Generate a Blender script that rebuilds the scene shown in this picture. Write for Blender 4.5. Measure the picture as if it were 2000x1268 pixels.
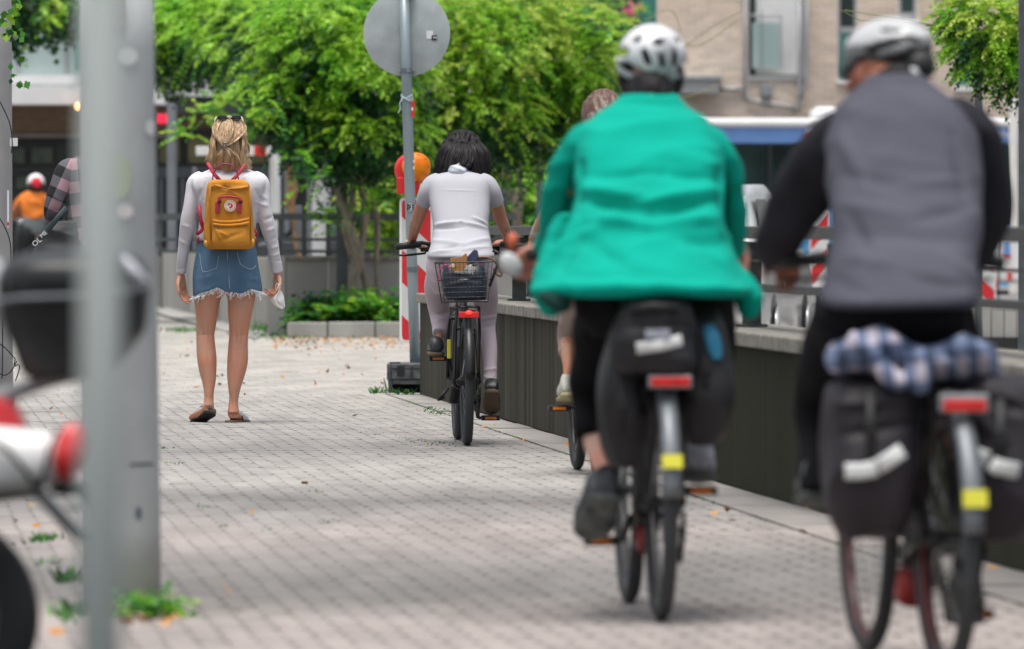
import bpy, math, random
import numpy as np
from mathutils import Vector, Matrix, noise as mnoise

random.seed(7); rng = np.random.default_rng(7)
SC = bpy.context.scene
for _o in list(bpy.data.objects): bpy.data.objects.remove(_o)

# ------------------------------------------------------------------ camera, sky, sun, exposure
F = 15000.0            # focal length in photo pixels (2000 px wide)
HC = 1.15              # camera height, m
PITCH = math.atan(194.0 / F)
cp_, sp_ = math.cos(PITCH), math.sin(PITCH)
cam_d = bpy.data.cameras.new('camera'); cam = bpy.data.objects.new('camera', cam_d)
SC.collection.objects.link(cam); SC.camera = cam
cam.location = (0, 0, HC); cam.rotation_euler = (math.pi / 2 - PITCH, 0, 0)
cam_d.sensor_width = 36; cam_d.lens = F / 2000 * 36
cam_d.clip_start = 0.5; cam_d.clip_end = 2000
cam_d.dof.use_dof = True; cam_d.dof.focus_distance = 43.5; cam_d.dof.aperture_fstop = 5.4; cam_d.dof.aperture_blades = 9

world = bpy.data.worlds.new('World'); SC.world = world; world.use_nodes = True
wn = world.node_tree; wn.nodes.clear()
w_out = wn.nodes.new('ShaderNodeOutputWorld'); w_bg = wn.nodes.new('ShaderNodeBackground')
w_sky = wn.nodes.new('ShaderNodeTexSky'); w_hsv = wn.nodes.new('ShaderNodeHueSaturation')
SUN_EL, SUN_AZ = math.radians(79), math.radians(200)     # azimuth clockwise from +Y
w_sky.sky_type = 'NISHITA'; w_sky.sun_disc = False; w_sky.sun_elevation = SUN_EL; w_sky.sun_rotation = SUN_AZ
w_sky.air_density = 1.0; w_sky.dust_density = 5.0
w_hsv.inputs['Saturation'].default_value = 0.34
wn.links.new(w_sky.outputs[0], w_hsv.inputs['Color']); wn.links.new(w_hsv.outputs[0], w_bg.inputs[0])
w_bg.inputs[1].default_value = 0.12
wn.links.new(w_bg.outputs[0], w_out.inputs[0])
sun_d = bpy.data.lights.new('sun', 'SUN'); sun = bpy.data.objects.new('sun', sun_d); SC.collection.objects.link(sun)
sun_d.energy = 1.5; sun_d.angle = math.radians(28); sun_d.color = (1.0, 0.96, 0.9)
_sd = Vector((math.sin(SUN_AZ) * math.cos(SUN_EL), math.cos(SUN_AZ) * math.cos(SUN_EL), math.sin(SUN_EL)))
sun.rotation_euler = (-_sd).to_track_quat('-Z', 'Y').to_euler(); sun.location = _sd * 60
SC.view_settings.view_transform = 'Standard'; SC.view_settings.look = 'None'
SC.view_settings.gamma = 1.0; SC.view_settings.use_curve_mapping = False
SC.view_settings.exposure = 0.68
SC.render.engine = 'CYCLES'; SC.cycles.use_denoising = True; SC.cycles.max_bounces = 8
SC.cycles.transparent_max_bounces = 12; SC.cycles.caustics_reflective = False; SC.cycles.caustics_refractive = False

# ------------------------------------------------------------------ photo pixel -> place
def W(px, py, d):
    x = (px - 1000) / F; z = -(py - 634) / F
    dy = cp_ + z * sp_; dz = -sp_ + z * cp_
    return Vector((x / dy * d, d, HC + dz / dy * d))
def S(d): return F / d                       # photo pixels per metre
def GD(py): return HC * F / (py - 440.0)     # distance of the ground seen at row py
def G(px, py): d = GD(py); v = W(px, py, d); v.z = 0; return v
def proj(v):                                 # (n,3) -> photo pixels
    v = np.asarray(v); dz = v[:, 2] - HC; y = v[:, 1]
    f = y * cp_ - dz * sp_; u = y * sp_ + dz * cp_
    return np.stack([1000 + v[:, 0] / f * F, 634 - u / f * F], 1)

# ------------------------------------------------------------------ mesh collector
class MB:
    def __init__(s): s.v = []; s.f = []; s.m = []
    def add(s, vs, fs, m=0):
        b = len(s.v); s.v.extend([tuple(q) for q in vs]); s.f.extend([tuple(i + b for i in q) for q in fs]); s.m.extend([m] * len(fs)); return s
    def box(s, c, size, rot=None, m=0):
        hx, hy, hz = size[0] / 2, size[1] / 2, size[2] / 2; vs = []
        for x in (-hx, hx):
            for y in (-hy, hy):
                for z in (-hz, hz):
                    q = Vector((x, y, z))
                    if rot is not None: q = rot @ q
                    vs.append(Vector(c) + q)
        return s.add(vs, [(0, 1, 3, 2), (4, 6, 7, 5), (0, 4, 5, 1), (2, 3, 7, 6), (0, 2, 6, 4), (1, 5, 7, 3)], m)
    def ab(s, a, b, m=0):
        a = Vector(a); b = Vector(b); return s.box((a + b) / 2, [abs(q) for q in (b - a)], None, m)
    def rings(s, rs, cap=True, closed=False, m=0):
        n = len(rs[0]); vs = [p for r in rs for p in r]; fs = []; k = len(rs)
        for i in range(k if closed else k - 1):
            j = (i + 1) % k
            for a in range(n):
                b = (a + 1) % n; fs.append((i * n + a, i * n + b, j * n + b, j * n + a))
        if cap and not closed:
            fs.append(tuple(range(n - 1, -1, -1))); fs.append(tuple((k - 1) * n + a for a in range(n)))
        return s.add(vs, fs, m)
    def tube(s, pts, r, n=8, closed=False, cap=True, flat=1.0, m=0, up=None):
        pts = [Vector(p) for p in pts]; k = len(pts)
        if not hasattr(r, '__len__'): r = [r] * k
        rs = []; u = None
        for i, p in enumerate(pts):
            if closed: t = pts[(i + 1) % k] - pts[i - 1]
            else: t = pts[min(i + 1, k - 1)] - pts[max(i - 1, 0)]
            t = t.normalized() if t.length > 1e-9 else Vector((0, 0, 1))
            if up is not None: u = Vector(up) - t * t.dot(Vector(up))
            elif u is None:
                a = Vector((1, 0, 0)) if abs(t.x) < .85 else Vector((0, 0, 1)); u = a - t * t.dot(a)
            else: u = u - t * t.dot(u)
            u.normalize(); w = t.cross(u)
            rs.append([p + (u * math.cos(2 * math.pi * a / n) + w * math.sin(2 * math.pi * a / n) * flat) * r[i] for a in range(n)])
        return s.rings(rs, cap, closed, m)
    def ell(s, c, r, n=16, k=10, rot=None, m=0):
        c = Vector(c); r = r if hasattr(r, '__len__') else (r, r, r); vs = []; fs = []
        def q(x, y, z):
            p = Vector((x * r[0], y * r[1], z * r[2])); return c + (rot @ p if rot is not None else p)
        vs.append(q(0, 0, 1))
        for i in range(1, k):
            th = math.pi * i / k
            for a in range(n):
                ph = 2 * math.pi * a / n; vs.append(q(math.sin(th) * math.cos(ph), math.sin(th) * math.sin(ph), math.cos(th)))
        vs.append(q(0, 0, -1)); L = len(vs) - 1
        for a in range(n):
            b = (a + 1) % n; fs.append((0, 1 + a, 1 + b)); fs.append((L, 1 + (k - 2) * n + b, 1 + (k - 2) * n + a))
            for i in range(k - 2): fs.append((1 + i * n + a, 1 + (i + 1) * n + a, 1 + (i + 1) * n + b, 1 + i * n + b))
        return s.add(vs, fs, m)
    def lathe(s, prof, c, n=20, axis='Z', m=0, cap=True, squash=1.0):
        rs = []
        for r, z in prof:
            ring = []
            for a in range(n):
                x, y = r * math.cos(2 * math.pi * a / n), r * math.sin(2 * math.pi * a / n) * squash
                p = (x, y, z) if axis == 'Z' else ((z, x, y) if axis == 'X' else (x, z, y))
                ring.append(Vector(c) + Vector(p))
            rs.append(ring)
        return s.rings(rs, cap, False, m)
    def prism(s, poly, off, m=0):
        poly = [Vector(p) for p in poly]; off = Vector(off); n = len(poly)
        vs = poly + [p + off for p in poly]
        fs = [tuple(range(n)), tuple(range(2 * n - 1, n - 1, -1))] + [(i, i + n, (i + 1) % n + n, (i + 1) % n) for i in range(n)]
        return s.add(vs, fs, m)

COL = SC.collection
def link_mesh(name, mb, mat=None, off=(0, 0, 0), smooth=False):
    me = bpy.data.meshes.new(name)
    o3 = np.array(off, dtype=float)
    vv = np.array(mb.v, dtype=float).reshape(-1, 3) - o3
    me.from_pydata(vv.tolist(), [], mb.f)
    mats = mat if isinstance(mat, (list, tuple)) else [mat]
    for q in mats:
        if q is not None: me.materials.append(q)
    if len(mats) > 1: me.polygons.foreach_set('material_index', mb.m)
    if smooth: me.polygons.foreach_set('use_smooth', [True] * len(me.polygons))
    me.update(); o = bpy.data.objects.new(name, me); COL.objects.link(o); return o
def tag(o, label=None, cat=None, group=None, kind=None):
    if label: o['label'] = label
    if cat: o['category'] = cat
    if group: o['group'] = group
    if kind: o['kind'] = kind
    return o
def root(name, loc, label, cat, group=None, rz=0):
    o = bpy.data.objects.new(name, None); COL.objects.link(o); o.location = loc; o.rotation_euler = (0, 0, rz); o.empty_display_size = .2
    return tag(o, label, cat, group)
def wloc(o):
    l = Vector(o.location)
    while o.parent: o = o.parent; l += Vector(o.location)
    return l
def part(name, mb, mat, parent, smooth=False, local=False, label=None, bevel=0, remesh=0, smoothit=0, sub=0, kind=None, shade=None):
    off = (0, 0, 0) if local else wloc(parent)
    o = link_mesh(name, mb, mat, off, smooth); o.parent = parent
    mods(o, bevel, remesh, smoothit, sub)
    if label: o['label'] = label
    if kind: o['kind'] = kind
    return o
def mods(o, bevel=0, remesh=0, smoothit=0, sub=0):
    if remesh:
        q = o.modifiers.new('r', 'REMESH'); q.mode = 'VOXEL'; q.voxel_size = remesh; q.use_smooth_shade = True
    if smoothit:
        q = o.modifiers.new('s', 'SMOOTH'); q.iterations = smoothit; q.factor = .5
    if bevel:
        q = o.modifiers.new('b', 'BEVEL'); q.width = bevel; q.segments = 2; q.limit_method = 'ANGLE'; q.harden_normals = False
    if sub:
        q = o.modifiers.new('u', 'SUBSURF'); q.levels = sub; q.render_levels = sub
def thing(name, mb, mat, label, cat, group=None, smooth=False, kind=None, **k):
    vs = np.array(mb.v); lo = vs.min(0); hi = vs.max(0); c = ((lo[0] + hi[0]) / 2, (lo[1] + hi[1]) / 2, lo[2])
    o = link_mesh(name, mb, mat, c, smooth); o.location = c; mods(o, **k); return tag(o, label, cat, group, kind)
def struct(name, mb, mat, smooth=False):
    o = link_mesh(name, mb, mat, (0, 0, 0), smooth); o['kind'] = 'structure'; return o
def bake(mb, remesh, smoothit=3):
    """union of overlapping closed shapes -> one skin, as an MB again"""
    o = link_mesh('temp', mb); mods(o, 0, remesh, smoothit, 0)
    dg = bpy.context.evaluated_depsgraph_get(); dg.update()
    me = bpy.data.meshes.new_from_object(o.evaluated_get(dg)); r = MB()
    n = len(me.vertices); a = np.empty(n * 3); me.vertices.foreach_get('co', a); r.v = [tuple(q) for q in a.reshape(-1, 3)]
    r.f = [tuple(p.vertices) for p in me.polygons]; r.m = [0] * len(r.f)
    om = o.data; bpy.data.objects.remove(o); bpy.data.meshes.remove(om); bpy.data.meshes.remove(me); return r
def normals(mb):
    v = np.array(mb.v); nn = np.zeros_like(v)
    q = np.array([f if len(f) == 4 else (f[0], f[1], f[2], f[2]) for f in mb.f if len(f) <= 4])
    fn = np.cross(v[q[:, 2]] - v[q[:, 0]], v[q[:, 3]] - v[q[:, 1]])
    for k in range(4): np.add.at(nn, q[:, k], fn)
    return nn / np.maximum(np.linalg.norm(nn, axis=1, keepdims=True), 1e-12)
def folds(mb, lst, back=True):
    """push the surface facing the camera in/out along creases given in photo pixels: (x0,y0,x1,y1,amp_m,width_px)"""
    v = np.array(mb.v); nn = normals(mb); p = proj(v); dsp = np.zeros(len(v))
    for x0, y0, x1, y1, amp, w in lst:
        a = np.array([x0, y0]); b = np.array([x1, y1]); ab = b - a
        t = np.clip(((p - a) @ ab) / max(ab @ ab, 1e-9), 0, 1); dd = np.linalg.norm(p - (a + t[:, None] * ab), axis=1)
        dsp += amp * np.exp(-(dd / w) ** 2) * (0.35 + 0.65 * np.sin(np.pi * np.clip(t, .05, .95)))
    facing = np.clip(-nn[:, 1] * 1.5, 0, 1) if back else 1
    v += nn * (dsp * facing)[:, None]; mb.v = [tuple(q) for q in v]; return mb
def rumple(mb, amp, scale, sx=1, sy=1, sz=1, seed=0):
    v = np.array(mb.v); nn = normals(mb); out = []
    for q, n in zip(v, nn):
        h = mnoise.noise(Vector((q[0] * sx * scale + seed, q[1] * sy * scale, q[2] * sz * scale)))
        h = 1 - 2 * abs(h) * 1.6
        out.append(tuple(q + n * amp * h))
    mb.v = out; return mb

def crom(P, sub):
    """Catmull-Rom through rows of numbers"""
    P = [np.array(p, float) for p in P]; out = []
    for i in range(len(P) - 1):
        p0 = P[max(i - 1, 0)]; p1 = P[i]; p2 = P[i + 1]; p3 = P[min(i + 2, len(P) - 1)]
        for k in range(sub):
            t = k / sub
            out.append(.5 * ((2 * p1) + (-p0 + p2) * t + (2 * p0 - 5 * p1 + 4 * p2 - p3) * t * t + (-p0 + 3 * p1 - 3 * p2 + p3) * t ** 3))
    out.append(P[-1]); return out
def limb(mb, d0, pts, n=16, sub=4, ratio=1.0, m=0, power=2.0, cap=True):
    """tapered limb: rows (px, py, dy metres, r px[, depth ratio])"""
    rows = [list(p) + ([ratio] if len(p) < 5 else []) for p in pts]; R = crom(rows, sub)
    c = [W(q[0], q[1], d0 + q[2]) for q in R]; rs = []; u = None; k = len(R)
    for i, q in enumerate(R):
        t = (c[min(i + 1, k - 1)] - c[max(i - 1, 0)]); t = t.normalized() if t.length > 1e-9 else Vector((0, 0, -1))
        if u is None:
            a = Vector((1, 0, 0)) if abs(t.x) < .85 else Vector((0, 0, 1)); u = a - t * t.dot(a)
        else: u = u - t * t.dot(u)
        u.normalize(); w = t.cross(u); r = max(q[3], .2) / S(d0 + q[2]); ring = []
        for a in range(n):
            ca, sa = math.cos(2 * math.pi * a / n), math.sin(2 * math.pi * a / n); e = 2 / power
            ca = math.copysign(abs(ca) ** e, ca); sa = math.copysign(abs(sa) ** e, sa)
            ring.append(c[i] + (u * ca + w * sa * q[4]) * r)
        rs.append(ring)
    return mb.rings(rs, cap, m=m)
def torso(mb, d0, rows, n=32, sub=4, m=0, power=2.3, cap=True):
    """rows (left px, right px, py, dy, half depth m): flat rings stacked vertically"""
    R = crom(rows, sub); rs = []
    for l, r, py, dy, hd in R:
        c = W((l + r) / 2, py, d0 + dy); hw = (r - l) / 2 / S(d0 + dy); ring = []
        for a in range(n):
            ca, sa = math.cos(2 * math.pi * a / n), math.sin(2 * math.pi * a / n); e = 2 / power
            ring.append(c + Vector((math.copysign(abs(ca) ** e, ca) * hw, math.copysign(abs(sa) ** e, sa) * hd, 0)))
        rs.append(ring)
    return mb.rings(rs, cap, m=m)

# ------------------------------------------------------------------ materials
def mat(name, col, rough=.6, metal=0, var=.12, vs=3.0, bump=0, bs=40, stretch=(1, 1, 1), bstretch=None, spec=.5, col2=None, world_co=False, coat=0, trans=0, sheen=0, emit=None, es=1, alpha=1, detail=4, isl=0, orand=0, ramp=(.35, .65), sss=0):
    m = bpy.data.materials.new(name); m.use_nodes = True; nt = m.node_tree; b = nt.nodes['Principled BSDF']; L = nt.links
    col = tuple(col)
    c1 = tuple(max(0, q * (1 - var)) for q in col); c2 = tuple(min(1, q * (1 + var)) for q in col) if col2 is None else tuple(col2)
    if col2 is not None: c1 = col
    if world_co: tc = nt.nodes.new('ShaderNodeNewGeometry'); src = tc.outputs['Position']
    else: tc = nt.nodes.new('ShaderNodeTexCoord'); src = tc.outputs['Object']
    mp = nt.nodes.new('ShaderNodeMapping'); mp.inputs['Scale'].default_value = stretch; L.new(src, mp.inputs[0])
    nz = nt.nodes.new('ShaderNodeTexNoise'); nz.inputs['Scale'].default_value = vs; nz.inputs['Detail'].default_value = detail; L.new(mp.outputs[0], nz.inputs['Vector'])
    rp = nt.nodes.new('ShaderNodeValToRGB'); rp.color_ramp.elements[0].position = ramp[0]; rp.color_ramp.elements[1].position = ramp[1]
    rp.color_ramp.elements[0].color = (*c1, 1); rp.color_ramp.elements[1].color = (*c2, 1); L.new(nz.outputs['Fac'], rp.inputs[0])
    out = rp.outputs[0]
    if isl or orand:
        gi = nt.nodes.new('ShaderNodeNewGeometry'); oi = nt.nodes.new('ShaderNodeObjectInfo')
        ad = nt.nodes.new('ShaderNodeMath'); ad.operation = 'ADD'; L.new(gi.outputs['Random Per Island'], ad.inputs[0]); L.new(oi.outputs['Random'], ad.inputs[1])
        fr = nt.nodes.new('ShaderNodeMath'); fr.operation = 'FRACT'; L.new(ad.outputs[0], fr.inputs[0])
        mr = nt.nodes.new('ShaderNodeMapRange'); k = isl or orand; mr.inputs[3].default_value = 1 - k; mr.inputs[4].default_value = 1 + k; L.new(fr.outputs[0], mr.inputs[0])
        hs = nt.nodes.new('ShaderNodeHueSaturation'); L.new(mr.outputs[0], hs.inputs['Value']); L.new(out, hs.inputs['Color']); out = hs.outputs[0]
    L.new(out, b.inputs['Base Color'])
    b.inputs['Roughness'].default_value = rough; b.inputs['Metallic'].default_value = metal; b.inputs['Specular IOR Level'].default_value = spec
    if coat: b.inputs['Coat Weight'].default_value = coat; b.inputs['Coat Roughness'].default_value = .1
    if sheen: b.inputs['Sheen Weight'].default_value = sheen; b.inputs['Sheen Roughness'].default_value = .5
    if trans: b.inputs['Transmission Weight'].default_value = trans
    if sss: b.inputs['Subsurface Weight'].default_value = sss; b.inputs['Subsurface Radius'].default_value = (.02, .008, .004)
    if alpha < 1: b.inputs['Alpha'].default_value = alpha
    if emit: b.inputs['Emission Color'].default_value = (*emit, 1); b.inputs['Emission Strength'].default_value = es
    if bump:
        mp2 = nt.nodes.new('ShaderNodeMapping'); mp2.inputs['Scale'].default_value = bstretch or stretch; L.new(src, mp2.inputs[0])
        n2 = nt.nodes.new('ShaderNodeTexNoise'); n2.inputs['Scale'].default_value = bs; n2.inputs['Detail'].default_value = 5; L.new(mp2.outputs[0], n2.inputs['Vector'])
        bp = nt.nodes.new('ShaderNodeBump'); bp.inputs['Distance'].default_value = bump; bp.inputs['Strength'].default_value = 1; L.new(n2.outputs['Fac'], bp.inputs['Height']); L.new(bp.outputs[0], b.inputs['Normal'])
    return m
def leafmat(name, col, col2, tr=.35):
    m = mat(name, col, rough=.45, col2=col2, vs=1.6, spec=.4, isl=.35, ramp=(.35, .6), world_co=True); nt = m.node_tree; b = nt.nodes['Principled BSDF']
    t = nt.nodes.new('ShaderNodeBsdfTranslucent'); mx = nt.nodes.new('ShaderNodeMixShader'); mx.inputs[0].default_value = tr
    src = b.inputs['Base Color'].links[0].from_socket; nt.links.new(src, t.inputs[0])
    o = nt.nodes['Material Output']; nt.links.new(b.outputs[0], mx.inputs[1]); nt.links.new(t.outputs[0], mx.inputs[2]); nt.links.new(mx.outputs[0], o.inputs[0]); return m

M = {}
M['black'] = mat('black_metal', (.012, .013, .014), .38, .2, var=.3)
M['blackmatt'] = mat('black_plastic', (.009, .010, .011), .6, var=.3, bump=.001, bs=120)
M['rubber'] = mat('tyre_rubber', (.018, .019, .02), .75, var=.25, bump=.002, bs=180)
M['rubberpale'] = mat('paler_tyre_rubber', (.035, .04, .044), .7, var=.25, bump=.002, bs=180)  # paler copy of the tyre rubber
M['steel'] = mat('galvanised_steel', (.30, .33, .34), .45, .55, var=.14, vs=9, stretch=(1, 1, .25), bump=.0008, bs=60)
M['steeldark'] = mat('weathered_steel', (.12, .15, .165), .5, .35, var=.14, vs=9, stretch=(1, 1, .25), bump=.0008, bs=60)
M['chrome'] = mat('polished_metal', (.62, .63, .64), .22, 1.0, var=.05)
M['alu'] = mat('silver_grey_metal', (.16, .175, .19), .45, .4, var=.1)
M['red'] = mat('red_plastic', (.62, .02, .02), .35, var=.08, coat=.2)
M['redglass'] = mat('red_reflector', (.68, .03, .03), .2, var=.12, vs=60, coat=.6)
M['redlit'] = mat('lit_red_lamp', (.6, .02, .02), .3, emit=(1, .03, .02), es=1.6)
M['orange'] = mat('amber_reflector', (.75, .22, .02), .3, var=.15, vs=40)
M['yellow'] = mat('yellow_sticker', (.68, .66, .05), .5, var=.08)
M['whitep'] = mat('white_plastic', (.82, .82, .81), .4, var=.05)
M['silverp'] = mat('silver_paint', (.55, .56, .57), .25, .3, var=.05, coat=.4)
M['refl'] = mat('reflective_strip', (.66, .68, .67), .4, var=.12, vs=30)
# ================================================================== GROUND
m_base = mat('dirt_between_pavers', (.030, .028, .024), .9, var=.35, vs=8, world_co=True, bump=.004, bs=60)
g = MB(); g.add([(-300, -60, -.03), (300, -60, -.03), (300, 900, -.03), (-300, 900, -.03)], [(0, 1, 2, 3)])
m_far = mat('worn_asphalt', (.17, .165, .16), .85, var=.12, vs=.8, world_co=True, bump=.004, bs=60)
struct('ground', g, m_far)
g = MB(); g.add([(-14, 8, -.024), (4.4, 8, -.024), (-.9, 75, -.024), (-16, 75, -.024)], [(0, 1, 2, 3)])
struct('paving_bed', g, m_base)

def paver_material(name, light=False, slab=False):
    m = bpy.data.materials.new(name); m.use_nodes = True; nt = m.node_tree; b = nt.nodes['Principled BSDF']; L = nt.links; N = nt.nodes.new
    geo = N('ShaderNodeNewGeometry'); oi = N('ShaderNodeObjectInfo')
    sep = N('ShaderNodeSeparateXYZ'); L.new(geo.outputs['Position'], sep.inputs[0])
    # paler, greyer and pinkish bands across the path, set by distance
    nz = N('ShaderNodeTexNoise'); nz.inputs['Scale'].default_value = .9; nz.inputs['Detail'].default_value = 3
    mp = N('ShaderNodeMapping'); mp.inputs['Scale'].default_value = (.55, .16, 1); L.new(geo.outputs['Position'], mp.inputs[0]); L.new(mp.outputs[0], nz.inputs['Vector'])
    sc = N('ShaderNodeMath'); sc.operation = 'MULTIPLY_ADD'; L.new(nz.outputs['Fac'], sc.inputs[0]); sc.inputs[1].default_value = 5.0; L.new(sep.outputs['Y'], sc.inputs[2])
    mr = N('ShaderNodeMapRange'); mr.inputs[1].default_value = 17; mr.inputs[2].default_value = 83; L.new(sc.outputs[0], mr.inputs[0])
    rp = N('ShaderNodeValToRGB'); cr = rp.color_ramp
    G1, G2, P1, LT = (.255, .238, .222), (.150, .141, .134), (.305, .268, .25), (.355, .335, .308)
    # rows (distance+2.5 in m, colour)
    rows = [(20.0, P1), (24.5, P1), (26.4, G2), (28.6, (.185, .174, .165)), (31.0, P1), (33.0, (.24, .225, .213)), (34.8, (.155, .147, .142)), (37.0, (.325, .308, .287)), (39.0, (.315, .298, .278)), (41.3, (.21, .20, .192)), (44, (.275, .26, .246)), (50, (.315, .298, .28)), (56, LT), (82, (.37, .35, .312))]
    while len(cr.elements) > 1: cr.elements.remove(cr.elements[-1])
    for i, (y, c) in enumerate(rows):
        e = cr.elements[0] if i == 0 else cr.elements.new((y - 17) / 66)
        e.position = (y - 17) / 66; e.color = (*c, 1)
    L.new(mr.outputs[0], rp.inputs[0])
    ad = N('ShaderNodeMath'); ad.operation = 'ADD'; L.new(geo.outputs['Random Per Island'], ad.inputs[0]); L.new(oi.outputs['Random'], ad.inputs[1])
    fr = N('ShaderNodeMath'); fr.operation = 'FRACT'; L.new(ad.outputs[0], fr.inputs[0])
    n2 = N('ShaderNodeTexNoise'); n2.inputs['Scale'].default_value = 14; n2.inputs['Detail'].default_value = 6; L.new(geo.outputs['Position'], n2.inputs['Vector'])
    a2 = N('ShaderNodeMath'); a2.operation = 'MULTIPLY_ADD'; L.new(n2.outputs['Fac'], a2.inputs[0]); a2.inputs[1].default_value = .55; a2.inputs[2].default_value = .64
    m1 = N('ShaderNodeMath'); m1.operation = 'MULTIPLY_ADD'; L.new(fr.outputs[0], m1.inputs[0]); m1.inputs[1].default_value = .17; L.new(a2.outputs[0], m1.inputs[2])
    n3 = N('ShaderNodeTexNoise'); n3.inputs['Scale'].default_value = 1.7; n3.inputs['Detail'].default_value = 4; mp3 = N('ShaderNodeMapping'); mp3.inputs['Scale'].default_value = (1.6, .35, 1); L.new(geo.outputs['Position'], mp3.inputs[0]); L.new(mp3.outputs[0], n3.inputs['Vector'])
    st_ = N('ShaderNodeMapRange'); st_.inputs[1].default_value = .36; st_.inputs[2].default_value = .60; st_.inputs[3].default_value = .86; st_.inputs[4].default_value = 1.05; L.new(n3.outputs['Fac'], st_.inputs[0])
    m2 = N('ShaderNodeMath'); m2.operation = 'MULTIPLY'; L.new(m1.outputs[0], m2.inputs[0]); L.new(st_.outputs[0], m2.inputs[1])
    hs = N('ShaderNodeHueSaturation'); L.new(rp.outputs[0], hs.inputs['Color']); L.new(m2.outputs[0], hs.inputs['Value']); hs.inputs['Saturation'].default_value = .96
    L.new(hs.outputs[0], b.inputs['Base Color']); b.inputs['Roughness'].default_value = .88
    bp = N('ShaderNodeBump'); bp.inputs['Distance'].default_value = .003; L.new(n2.outputs['Fac'], bp.inputs['Height']); L.new(bp.outputs[0], b.inputs['Normal'])
    return m
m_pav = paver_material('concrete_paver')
KX, KS = -.692, -.0829          # kerb line X at d=50.15 and slope
def kerb_x(y): return KX + KS * (y - 50.15)
def wall_x(y): return -.625 - .0867 * (y - 52.1)
PW, PL = .086, .34
def paver_verts(x0, y0, w=PW, l=PL, gap=.0004, cx=.013, cy=.055, z=0.0, tilt=(0, 0), skew=KS):
    hx, hy = (w - gap) / 2, (l - .001) / 2
    out = [(-hx + cx, -hy), (hx - cx, -hy), (hx, -hy + cy), (hx, hy - cy), (hx - cx, hy), (-hx + cx, hy), (-hx, hy - cy), (-hx, -hy + cy)]
    top = [(x0 + a + b * skew, y0 + b, z + a * tilt[0] + b * tilt[1]) for a, b in out]
    bot = [(x0 + a * 1.03 + b * skew, y0 + b * 1.01, -.023) for a, b in out]
    return top + bot
PF = [(0, 1, 2, 3, 4, 5, 6, 7)] + [(i + 8, (i + 1) % 8 + 8, (i + 1) % 8, i) for i in range(8)]
pave = bpy.data.objects.new('pavement', None); COL.objects.link(pave); pave['kind'] = 'structure'
cells = []; y = 17.6
while y < 52.3:
    half = y * 1000 / F * 1.12
    i = 0
    while True:
        x = kerb_x(y) - PW * (i + .5)
        if x < -half - .25: break
        if x < half + .2 and not (x < -.35 * 1 - .028 * y and False): cells.append((x, y))
        i += 1
    y += PL
vis = [c for c in cells if abs(c[0]) < c[1] / F * 995 and GD(1262) < c[1] < 24.2 and not (-.067 * c[1] < c[0] < -.052 * c[1])]
vis.sort(key=lambda c: c[1]); single = set(vis[:300])
far = MB(); pm = [None] * 4
for x, y in cells:
    z = random.gauss(0, .0004); t = (random.gauss(0, .006), random.gauss(0, .0008)); q = random.random(); cxx = random.choice((.006, .013, .018, .022, .016))
    if (x, y) in single:
        k = random.randrange(4)
        if pm[k] is None:
            mb = MB(); mb.add(paver_verts(0, 0, z=0, tilt=t, cx=cxx), PF)
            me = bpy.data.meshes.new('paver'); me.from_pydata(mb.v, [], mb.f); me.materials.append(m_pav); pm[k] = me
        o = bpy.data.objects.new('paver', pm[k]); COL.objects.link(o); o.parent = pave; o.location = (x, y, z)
    else: far.add(paver_verts(x, y, z=z, tilt=t, cx=cxx, cy=.038 + .028 * q), PF)
# paler, closely set stones further on
y = 52.55; ROWL = .6
while y < 84:
    half = y * 1000 / F * 1.15; x = half
    while x > -half:
        if x < half:
            hx, hy = .0985, ROWL / 2 - .002; z = random.gauss(0, .0004)
            far.add([(x - hx + hy * .08, y - hy, z), (x + hx + hy * .08, y - hy, z), (x + hx - hy * .08, y + hy, z), (x - hx - hy * .08, y + hy, z),
                     (x - hx + hy * .08, y - hy, -.02), (x + hx + hy * .08, y - hy, -.02), (x + hx - hy * .08, y + hy, -.02), (x - hx - hy * .08, y + hy, -.02)],
                    [(0, 1, 2, 3), (0, 4, 5, 1), (1, 5, 6, 2), (2, 6, 7, 3), (3, 7, 4, 0)])
        x -= .2
    y += ROWL
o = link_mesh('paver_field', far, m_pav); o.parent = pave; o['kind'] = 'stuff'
g = MB(); g.add([(-16, 52.2, -.016), (1.5, 52.2, -.016), (3, 112, -.016), (-20, 112, -.016)], [(0, 1, 2, 3)])
struct('paving_sand', g, mat('pale_jointing_sand', (.30, .285, .265), .9, var=.15, vs=3, world_co=True))
# edging slabs between the kerb joint and the parapet
y = 16.5
while y < 52.0:
    l = min(.98, 52.02 - y); a, b = y + .006, y + l - .006
    mb = MB(); z = random.gauss(.001, .0015)
    p = [(kerb_x(a) + .016, a), (wall_x(a) - .002, a), (wall_x(b) - .002, b), (kerb_x(b) + .016, b)]
    mb.add([(*q, z) for q in p] + [(*q, -.023) for q in p], [(0, 1, 2, 3), (0, 4, 5, 1), (1, 5, 6, 2), (2, 6, 7, 3), (3, 7, 4, 0)])
    o = link_mesh('edging_slab', mb, m_pav); o.parent = pave; y += 1.0

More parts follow.
